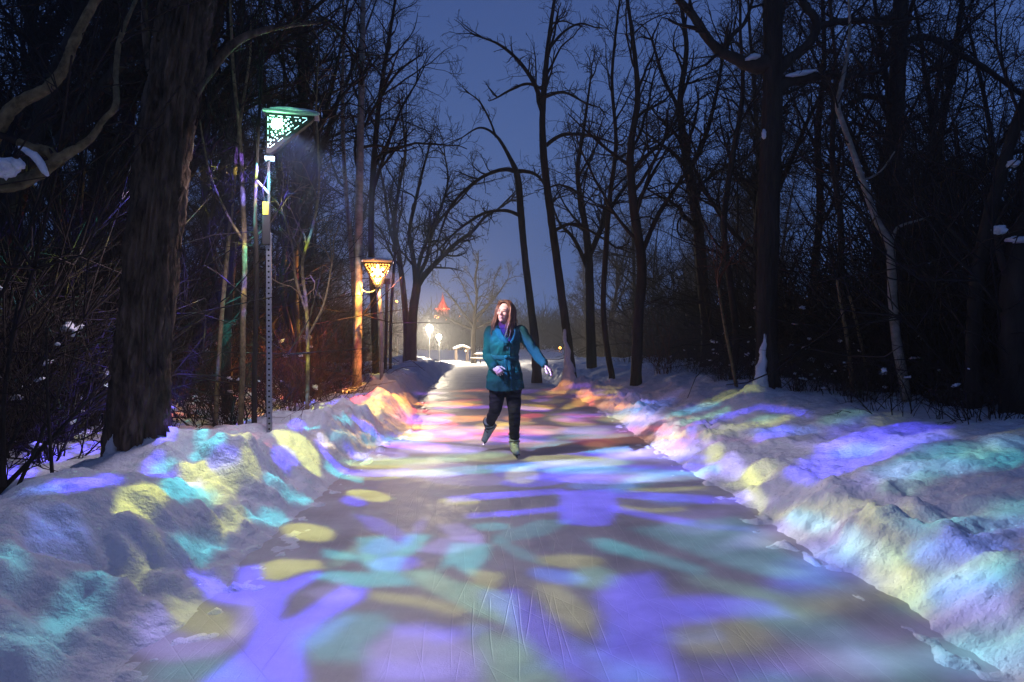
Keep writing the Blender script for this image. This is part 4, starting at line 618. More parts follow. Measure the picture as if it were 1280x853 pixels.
((0.121,0.099,0.284),2.0,[(3.01,15.7),(2.93,15.54),(2.76,15.33),(2.58,15.33),(2.45,15.68),(2.27,15.84),(2.21,16.1),(2.23,16.32),(2.28,16.38),(2.45,16.52),(2.63,16.5),(2.78,16.23),(2.93,16.22),(3.02,16.09)]),
((0.02,0.058,0.278),2.0,[(2.37,3.59),(2.32,3.61),(2.24,3.67),(2.12,3.77),(1.98,3.76),(1.88,3.76),(1.83,3.8),(1.83,3.86),(1.88,3.92),(1.98,3.93),(2.12,3.96),(2.23,3.82),(2.34,3.71),(2.38,3.62)]),
((0.004,0.113,0.117),2.0,[(4.02,5.38),(3.93,5.29),(3.81,5.27),(3.71,5.39),(3.62,5.49),(3.55,5.6),(3.51,5.69),(3.54,5.76),(3.62,5.8),(3.72,5.78),(3.85,5.73),(3.97,5.65),(4.04,5.56),(4.05,5.44)]),
((0.023,0.065,0.311),2.0,[(2.79,9.32),(2.69,9.16),(2.54,9.14),(2.37,9.23),(2.18,9.48),(2.03,9.64),(1.93,9.68),(1.94,9.87),(2.02,10.2),(2.2,10.43),(2.39,10.23),(2.57,9.87),(2.71,9.62),(2.79,9.44)]),
((0.091,0.075,0.215),2.0,[(1.83,2.96),(1.76,2.86),(1.65,2.78),(1.52,2.7),(1.39,2.64),(1.29,2.62),(1.23,2.64),(1.23,2.7),(1.27,2.76),(1.37,2.86),(1.51,2.96),(1.65,3.02),(1.77,3.04),(1.83,3.02)]),
((0.02,0.056,0.265),2.0,[(4.07,6.78),(3.98,6.73),(3.83,6.68),(3.66,6.73),(3.51,6.81),(3.36,6.88),(3.3,7.03),(3.32,7.16),(3.41,7.28),(3.56,7.31),(3.74,7.27),(3.91,7.17),(4.03,7.03),(4.09,6.88)]),
((0.017,0.013,0.229),2.0,[(5.08,6.98),(4.92,6.83),(4.62,6.52),(4.33,6.37),(4.08,6.3),(3.9,6.3),(3.79,6.32),(3.79,6.39),(3.91,6.53),(4.14,6.71),(4.41,6.82),(4.73,7.01),(4.98,7.12),(5.12,7.1)]),
((0.072,0.06,0.17),2.0,[(4.2,4.22),(4.14,4.2),(4.04,4.19),(3.98,4.22),(3.91,4.25),(3.89,4.32),(3.9,4.39),(3.97,4.47),(4.03,4.49),(4.13,4.5),(4.21,4.47),(4.24,4.4),(4.28,4.32),(4.24,4.26)]),
((0.16,0.165,0.019),2.0,[(2.63,7.76),(2.56,7.72),(2.4,7.74),(2.21,7.92),(2.0,7.96),(1.81,7.76),(1.69,7.68),(1.67,7.74),(1.73,7.92),(1.89,8.17),(2.11,8.42),(2.33,8.26),(2.51,8.07),(2.61,7.86)]),
((0.16,0.165,0.019),2.0,[(5.54,4.88),(5.37,4.77),(5.12,4.61),(4.82,4.46),(4.62,4.45),(4.4,4.34),(4.32,4.36),(4.36,4.46),(4.47,4.54),(4.73,4.7),(4.98,4.78),(5.31,4.99),(5.5,5.01),(5.66,5.14)]),
((0.07,0.178,0.102),2.0,[(4.04,7.62),(3.99,7.59),(3.9,7.56),(3.81,7.55),(3.71,7.55),(3.66,7.63),(3.66,7.75),(3.68,7.84),(3.76,7.94),(3.86,7.98),(3.95,7.96),(4.02,7.88),(4.07,7.79),(4.09,7.72)]),
((0.024,0.069,0.326),2.0,[(3.64,11.33),(3.49,11.04),(3.2,10.46),(2.86,9.66),(2.61,9.65),(2.43,9.86),(2.33,10.2),(2.34,10.51),(2.44,10.8),(2.64,10.91),(2.94,11.28),(3.27,11.64),(3.53,11.7),(3.67,11.61)]),
((0.005,0.138,0.143),2.0,[(2.23,16.12),(2.21,16.1),(2.07,15.83),(1.9,15.65),(1.79,15.63),(1.65,15.53),(1.59,15.64),(1.6,15.92),(1.67,16.8),(1.81,17.49),(1.97,17.81),(2.08,16.51),(2.19,16.45),(2.27,16.36)]),
((0.019,0.054,0.256),2.0,[(3.24,11.25),(3.15,11.07),(2.96,10.71),(2.74,10.4),(2.56,10.63),(2.43,10.98),(2.34,11.2),(2.32,11.39),(2.4,11.46),(2.54,11.36),(2.74,11.28),(2.95,11.36),(3.13,11.4),(3.24,11.37)]),
((0.02,0.014,0.263),2.0,[(3.52,13.59),(3.35,13.09),(3.12,12.52),(2.89,12.22),(2.69,12.15),(2.56,12.3),(2.51,12.65),(2.51,12.94),(2.59,13.12),(2.73,13.21),(2.99,13.79),(3.24,14.01),(3.49,14.23),(3.54,13.92)]),
((0.003,0.091,0.094),2.0,[(2.49,3.53),(2.41,3.55),(2.31,3.67),(2.17,3.81),(2.0,3.94),(1.86,3.96),(1.78,4.0),(1.77,4.06),(1.83,4.12),(1.97,4.18),(2.14,4.09),(2.3,3.86),(2.42,3.68),(2.47,3.57)]),
((0.167,0.173,0.02),2.0,[(2.9,4.06),(2.81,4.0),(2.68,4.07),(2.51,4.22),(2.35,4.43),(2.19,4.66),(2.09,4.79),(2.07,4.79),(2.15,4.91),(2.28,4.78),(2.45,4.51),(2.63,4.32),(2.79,4.18),(2.88,4.1)]),
((0.043,0.109,0.062),2.0,[(1.78,3.46),(1.72,3.38),(1.61,3.3),(1.48,3.24),(1.35,3.2),(1.25,3.2),(1.19,3.24),(1.18,3.3),(1.23,3.38),(1.34,3.48),(1.47,3.54),(1.61,3.58),(1.73,3.58),(1.79,3.54)]),
((0.072,0.059,0.17),2.0,[(2.47,3.65),(2.41,3.67),(2.28,3.73),(2.16,3.85),(2.01,3.94),(1.9,3.94),(1.83,3.98),(1.84,4.06),(1.91,4.16),(2.04,4.26),(2.19,4.14),(2.35,3.92),(2.43,3.78),(2.5,3.67)]),
((0.075,0.062,0.177),2.0,[(1.96,2.78),(1.89,2.73),(1.8,2.7),(1.67,2.64),(1.55,2.6),(1.45,2.58),(1.39,2.58),(1.38,2.62),(1.43,2.68),(1.52,2.74),(1.64,2.8),(1.77,2.84),(1.88,2.86),(1.94,2.8)]),
((0.128,0.133,0.015),2.0,[(2.66,7.74),(2.57,7.66),(2.42,7.72),(2.19,7.85),(1.97,7.84),(1.76,7.6),(1.64,7.52),(1.61,7.58),(1.68,7.78),(1.84,8.08),(2.08,8.39),(2.32,8.23),(2.51,8.03),(2.64,7.85)]),
((0.023,0.065,0.311),2.0,[(1.72,5.46),(1.68,5.38),(1.6,5.32),(1.51,5.32),(1.42,5.34),(1.35,5.4),(1.32,5.5),(1.32,5.6),(1.36,5.68),(1.44,5.74),(1.53,5.74),(1.63,5.72),(1.7,5.64),(1.73,5.54)]),
((0.026,0.019,0.349),2.0,[(3.36,18.7),(3.23,18.28),(2.94,17.72),(2.58,16.46),(2.34,16.42),(2.12,16.41),(1.96,16.42),(1.97,17.93),(2.07,18.2),(2.31,18.57),(2.61,18.86),(2.97,19.59),(3.25,19.67),(3.37,19.24)]),
((0.017,0.048,0.227),2.0,[(3.48,3.31),(3.39,3.23),(3.3,3.21),(3.19,3.2),(3.12,3.22),(3.05,3.25),(3.04,3.32),(3.07,3.38),(3.15,3.47),(3.27,3.56),(3.39,3.57),(3.48,3.54),(3.54,3.49),(3.53,3.41)]),
((0.013,0.009,0.169),2.0,[(3.78,9.51),(3.69,9.36),(3.57,9.3),(3.44,9.27),(3.31,9.27),(3.23,9.37),(3.18,9.43),(3.21,9.61),(3.29,9.75),(3.44,10.01),(3.62,10.21),(3.75,10.17),(3.84,10.08),(3.86,9.91)]),
((0.092,0.076,0.217),2.0,[(2.28,7.71),(2.2,7.69),(2.03,7.72),(1.8,7.48),(1.57,7.26),(1.39,7.14),(1.28,7.12),(1.25,7.22),(1.32,7.42),(1.47,7.68),(1.7,7.98),(1.95,8.24),(2.16,8.15),(2.27,7.91)]),
((0.108,0.111,0.013),2.0,[(5.53,7.07),(5.41,6.95),(5.21,6.76),(5.01,6.61),(4.8,6.42),(4.71,6.45),(4.66,6.49),(4.69,6.61),(4.8,6.73),(4.96,6.85),(5.15,6.95),(5.37,7.12),(5.5,7.15),(5.55,7.12)]),
((0.081,0.067,0.191),2.0,[(2.42,3.8),(2.39,3.81),(2.29,3.85),(2.18,3.92),(2.09,3.98),(1.99,3.94),(1.95,4.01),(1.96,4.12),(2.01,4.2),(2.1,4.22),(2.23,4.17),(2.33,4.06),(2.4,3.9),(2.45,3.85)]),
((0.063,0.052,0.148),2.0,[(2.41,14.78),(2.29,14.55),(2.18,14.66),(2.03,14.84),(1.88,15.0),(1.76,15.2),(1.73,15.58),(1.73,15.76),(1.78,15.8),(1.98,16.11),(2.13,16.03),(2.29,15.87),(2.37,15.4),(2.39,14.88)]),
((0.203,0.209,0.024),2.0,[(2.87,5.75),(2.76,5.51),(2.64,5.5),(2.47,5.53),(2.33,5.65),(2.22,5.76),(2.16,5.84),(2.16,5.96),(2.23,6.02),(2.37,6.06),(2.54,6.03),(2.7,5.97),(2.83,5.95),(2.89,5.88)]),
((0.007,0.17,0.176),2.0,[(2.45,2.47),(2.38,2.46),(2.31,2.53),(2.16,2.63),(2.03,2.7),(1.92,2.68),(1.85,2.74),(1.86,2.8),(1.93,2.86),(2.04,2.9),(2.18,2.79),(2.33,2.68),(2.41,2.55),(2.45,2.47)]),
((0.004,0.1,0.104),2.0,[(2.88,2.77),(2.83,2.76),(2.72,2.76),(2.61,2.84),(2.53,2.99),(2.46,3.1),(2.4,3.22),(2.4,3.26),(2.45,3.24),(2.55,3.19),(2.66,3.05),(2.77,2.95),(2.85,2.87),(2.89,2.82)]),
((0.022,0.016,0.295),2.0,[(2.02,3.74),(1.97,3.68),(1.87,3.6),(1.76,3.54),(1.66,3.52),(1.56,3.5),(1.51,3.52),(1.51,3.58),(1.55,3.64),(1.64,3.7),(1.76,3.78),(1.88,3.82),(1.98,3.82),(2.04,3.79)]),
((0.055,0.139,0.079),2.0,[(3.62,3.52),(3.49,3.48),(3.35,3.4),(3.19,3.34),(3.06,3.32),(2.96,3.35),(2.91,3.39),(2.94,3.48),(3.03,3.57),(3.18,3.65),(3.34,3.7),(3.5,3.69),(3.61,3.63),(3.64,3.56)]),
((0.069,0.175,0.1),2.0,[(2.58,2.47),(2.49,2.47),(2.42,2.52),(2.27,2.61),(2.12,2.68),(2.02,2.68),(1.96,2.7),(1.95,2.71),(2.02,2.86),(2.14,2.85),(2.3,2.76),(2.44,2.67),(2.56,2.56),(2.6,2.48)]),
((0.161,0.166,0.019),2.0,[(2.61,9.32),(2.49,9.25),(2.37,9.47),(2.21,9.81),(2.06,10.23),(1.93,10.5),(1.87,10.84),(1.9,11.26),(2.03,11.67),(2.2,11.72),(2.38,11.27),(2.55,10.87),(2.62,9.98),(2.64,9.57)]),
((0.12,0.099,0.283),2.0,[(2.49,4.06),(2.41,4.06),(2.28,4.18),(2.09,4.31),(1.88,4.23),(1.72,4.22),(1.63,4.24),(1.62,4.32),(1.69,4.44),(1.86,4.62),(2.07,4.76),(2.29,4.52),(2.42,4.33),(2.52,4.16)]),
((0.027,0.02,0.355),2.0,[(2.01,3.86),(1.94,3.76),(1.86,3.68),(1.75,3.6),(1.66,3.56),(1.6,3.58),(1.57,3.62),(1.58,3.7),(1.64,3.82),(1.73,3.92),(1.83,4.0),(1.93,4.02),(2.01,4.02),(2.05,3.97)]),
((0.019,0.053,0.254),2.0,[(2.27,3.4),(2.21,3.42),(2.09,3.5),(1.92,3.44),(1.75,3.42),(1.63,3.44),(1.55,3.48),(1.55,3.54),(1.61,3.62),(1.75,3.7),(1.92,3.76),(2.09,3.76),(2.22,3.6),(2.29,3.45)]),
((0.11,0.091,0.259),2.0,[(3.98,5.63),(3.93,5.63),(3.81,5.66),(3.7,5.75),(3.59,5.91),(3.5,6.07),(3.47,6.23),(3.5,6.32),(3.57,6.34),(3.67,6.3),(3.81,6.23),(3.92,6.02),(3.98,5.81),(4.01,5.7)]),
((0.191,0.198,0.022),2.0,[(2.96,2.94),(2.88,2.88),(2.77,2.91),(2.6,2.99),(2.45,3.11),(2.33,3.27),(2.23,3.34),(2.23,3.38),(2.27,3.36),(2.39,3.3),(2.55,3.21),(2.71,3.08),(2.85,2.97),(2.94,2.96)]),
((0.07,0.179,0.102),2.0,[(3.67,4.3),(3.58,4.24),(3.48,4.21),(3.35,4.16),(3.24,4.12),(3.15,4.1),(3.12,4.12),(3.16,4.2),(3.23,4.26),(3.34,4.32),(3.47,4.38),(3.6,4.44),(3.67,4.41),(3.71,4.36)]),
((0.015,0.011,0.198),2.0,[(2.72,16.73),(2.61,16.48),(2.38,16.26),(2.14,16.22),(1.83,15.99),(1.6,16.03),(1.44,16.2),(1.42,16.6),(1.51,17.19),(1.74,18.18),(2.06,18.53),(2.37,18.38),(2.63,18.19),(2.68,16.86)]),
((0.103,0.084,0.241),2.0,[(2.74,6.88),(2.66,6.83),(2.52,6.88),(2.35,7.08),(2.21,7.41),(2.05,7.65),(1.95,7.69),(1.95,7.88),(2.04,8.06),(2.19,7.98),(2.36,7.71),(2.54,7.42),(2.67,7.14),(2.75,7.01)]),
((0.058,0.048,0.137),2.0,[(3.16,12.27),(3.01,11.94),(2.75,11.44),(2.49,11.42),(2.23,11.5),(2.0,11.44),(1.86,11.36),(1.84,11.58),(1.95,12.1),(2.2,12.7),(2.46,12.61),(2.75,12.46),(3.02,12.68),(3.16,12.55)]),
((0.015,0.042,0.199),2.0,[(4.95,5.22),(4.84,5.13),(4.62,4.94),(4.41,4.8),(4.24,4.79),(4.12,4.82),(4.05,4.88),(4.08,4.97),(4.16,5.04),(4.33,5.12),(4.52,5.16),(4.74,5.3),(4.92,5.37),(5.01,5.37)]),
((0.013,0.01,0.177),2.0,[(2.67,2.77),(2.61,2.78),(2.52,2.81),(2.42,2.88),(2.32,2.99),(2.26,3.1),(2.22,3.18),(2.25,3.23),(2.34,3.26),(2.42,3.21),(2.52,3.1),(2.63,3.02),(2.7,2.93),(2.68,2.82)]),
((0.076,0.192,0.11),2.0,[(2.74,3.28),(2.68,3.28),(2.63,3.31),(2.49,3.36),(2.4,3.46),(2.33,3.54),(2.3,3.61),(2.28,3.64),(2.33,3.64),(2.4,3.6),(2.52,3.54),(2.62,3.46),(2.72,3.39),(2.74,3.32)]),
((0.022,0.063,0.299),1.0,[(0.5,2.86),(0.28,2.82),(0.14,2.72),(0.28,2.72),(0.49,2.8)]),
((0.022,0.063,0.299),1.0,[(0.51,2.86),(0.44,2.98),(0.36,3.0),(0.38,2.88),(0.48,2.8)]),
((0.022,0.063,0.299),1.0,[(0.5,2.82),(0.6,3.02),(0.63,3.18),(0.54,3.04),(0.49,2.84)]),
((0.128,0.105,0.3),1.0,[(1.6,2.66),(1.61,2.82),(1.56,2.9),(1.54,2.76),(1.58,2.64)]),
((0.081,0.067,0.191),1.0,[(-0.68,3.6),(-0.85,3.7),(-0.94,3.6),(-0.81,3.46),(-0.66,3.48)]),
((0.081,0.067,0.191),1.0,[(-0.67,3.56),(-0.76,3.78),(-0.86,3.86),(-0.8,3.68),(-0.67,3.52)]),
((0.006,0.156,0.162),1.0,[(1.0,4.16),(0.85,4.46),(0.66,4.48),(0.74,4.18),(0.95,4.02)]),
((0.027,0.02,0.367),1.0,[(-0.22,2.98),(-0.06,3.02),(0.04,3.14),(-0.09,3.16),(-0.24,3.06)]),
((0.025,0.018,0.336),1.0,[(-0.5,4.6),(-0.72,4.52),(-0.78,4.26),(-0.62,4.18),(-0.46,4.38)]),
((0.025,0.018,0.336),1.0,[(-0.48,4.56),(-0.75,5.02),(-0.98,5.16),(-0.78,4.72),(-0.48,4.4)]),
((0.025,0.018,0.336),1.0,[(-0.47,4.46),(-0.42,4.78),(-0.43,5.06),(-0.49,4.84),(-0.49,4.5)]),
((0.022,0.064,0.305),1.0,[(1.07,3.04),(0.9,3.06),(0.77,2.98),(0.87,2.92),(1.03,2.94)]),
((0.022,0.064,0.305),1.0,[(1.06,3.0),(1.06,3.22),(1.01,3.34),(1.0,3.16),(1.04,2.98)]),
((0.066,0.168,0.096),1.0,[(-0.81,4.28),(-0.66,3.98),(-0.54,3.86),(-0.62,4.08),(-0.81,4.36)]),
((0.066,0.168,0.096),1.0,[(-0.83,4.38),(-0.92,4.18),(-0.9,3.96),(-0.81,4.02),(-0.79,4.28)]),
((0.005,0.128,0.132),1.0,[(1.15,2.6),(1.3,2.54),(1.44,2.54),(1.36,2.62),(1.18,2.66)]),
((0.005,0.128,0.132),1.0,[(1.16,2.64),(1.11,2.5),(1.11,2.44),(1.15,2.52),(1.17,2.64)]),
((0.005,0.128,0.132),1.0,[(1.17,2.66),(1.06,2.66),(0.97,2.6),(1.03,2.56),(1.15,2.6)]),
((0.138,0.114,0.324),1.0,[(-0.02,4.58),(-0.29,4.52),(-0.43,4.26),(-0.24,4.18),(-0.0,4.36)]),
((0.138,0.114,0.324),1.0,[(0.0,4.58),(-0.17,4.88),(-0.33,4.84),(-0.22,4.52),(-0.02,4.38)]),
((0.005,0.126,0.131),1.0,[(0.07,4.38),(0.42,4.56),(0.66,4.92),(0.4,4.94),(0.06,4.58)]),
((0.005,0.126,0.131),1.0,[(0.06,4.42),(0.21,4.08),(0.35,3.98),(0.27,4.24),(0.07,4.54)]),
((0.098,0.072,1.3),1.0,[(-2.2,3.46),(-2.19,3.42),(-2.2,3.35),(-2.24,3.3),(-2.29,3.24),(-2.38,3.26),(-2.44,3.27),(-2.49,3.31),(-2.5,3.36),(-2.49,3.4),(-2.44,3.45),(-2.39,3.5),(-2.31,3.51),(-2.25,3.5)]),
((0.098,0.072,1.3),1.0,[(-3.62,5.76),(-3.55,5.6),(-3.47,5.35),(-3.51,5.28),(-3.59,5.26),(-3.8,5.49),(-3.9,5.53),(-4.01,5.66),(-4.13,5.89),(-4.24,6.18),(-4.19,6.25),(-4.07,6.21),(-3.93,6.14),(-3.77,5.98)]),
((0.098,0.072,1.3),1.0,[(-3.47,5.02),(-3.44,4.95),(-3.42,4.87),(-3.45,4.82),(-3.51,4.8),(-3.58,4.79),(-3.68,4.86),(-3.81,5.04),(-3.88,5.15),(-3.9,5.24),(-3.89,5.33),(-3.83,5.38),(-3.67,5.21),(-3.55,5.1)]),
((0.098,0.072,1.3),1.0,[(-3.68,6.45),(-3.56,6.18),(-3.53,6.05),(-3.56,5.98),(-3.6,5.94),(-3.67,5.94),(-3.79,6.07),(-3.92,6.27),(-4.0,6.43),(-4.02,6.54),(-4.01,6.63),(-3.94,6.65),(-3.84,6.59),(-3.75,6.52)]),
((0.098,0.072,1.3),1.0,[(-4.88,7.38),(-4.81,7.26),(-4.76,7.1),(-4.79,7.04),(-4.9,7.08),(-5.01,7.13),(-5.12,7.18),(-5.24,7.3),(-5.3,7.39),(-5.34,7.53),(-5.35,7.66),(-5.26,7.67),(-5.15,7.63),(-5.0,7.52)]),
((0.098,0.072,1.3),1.0,[(-2.47,5.02),(-2.43,4.94),(-2.41,4.88),(-2.43,4.84),(-2.46,4.81),(-2.51,4.83),(-2.58,4.89),(-2.66,4.99),(-3.98,8.12),(-4.11,8.45),(-4.24,8.85),(-4.19,8.9),(-4.01,8.66),(-3.75,8.16)]),
((0.018,0.468,0.486),1.0,[(-3.64,6.9),(-2.82,5.0),(-2.83,4.98),(-3.6,6.65),(-3.65,6.63),(-3.71,6.63),(-3.79,6.7),(-3.89,6.86),(-3.99,7.06),(-4.03,7.2),(-4.0,7.24),(-3.93,7.24),(-3.82,7.13),(-3.73,7.04)]),
((0.018,0.468,0.486),1.0,[(-3.91,9.41),(-3.61,8.58),(-3.57,8.38),(-3.6,8.29),(-3.67,8.29),(-3.8,8.44),(-3.98,8.74),(-4.1,8.98),(-4.25,9.35),(-4.33,9.66),(-4.32,9.8),(-4.27,9.88),(-4.16,9.82),(-4.05,9.7)]),
((0.018,0.468,0.486),1.0,[(-4.27,10.88),(-4.15,10.5),(-4.12,10.3),(-4.17,10.24),(-4.27,10.26),(-4.39,10.34),(-4.51,10.49),(-4.76,11.04),(-4.96,11.56),(-5.02,11.83),(-4.96,11.92),(-4.88,11.96),(-4.77,11.96),(-4.64,11.8)])]
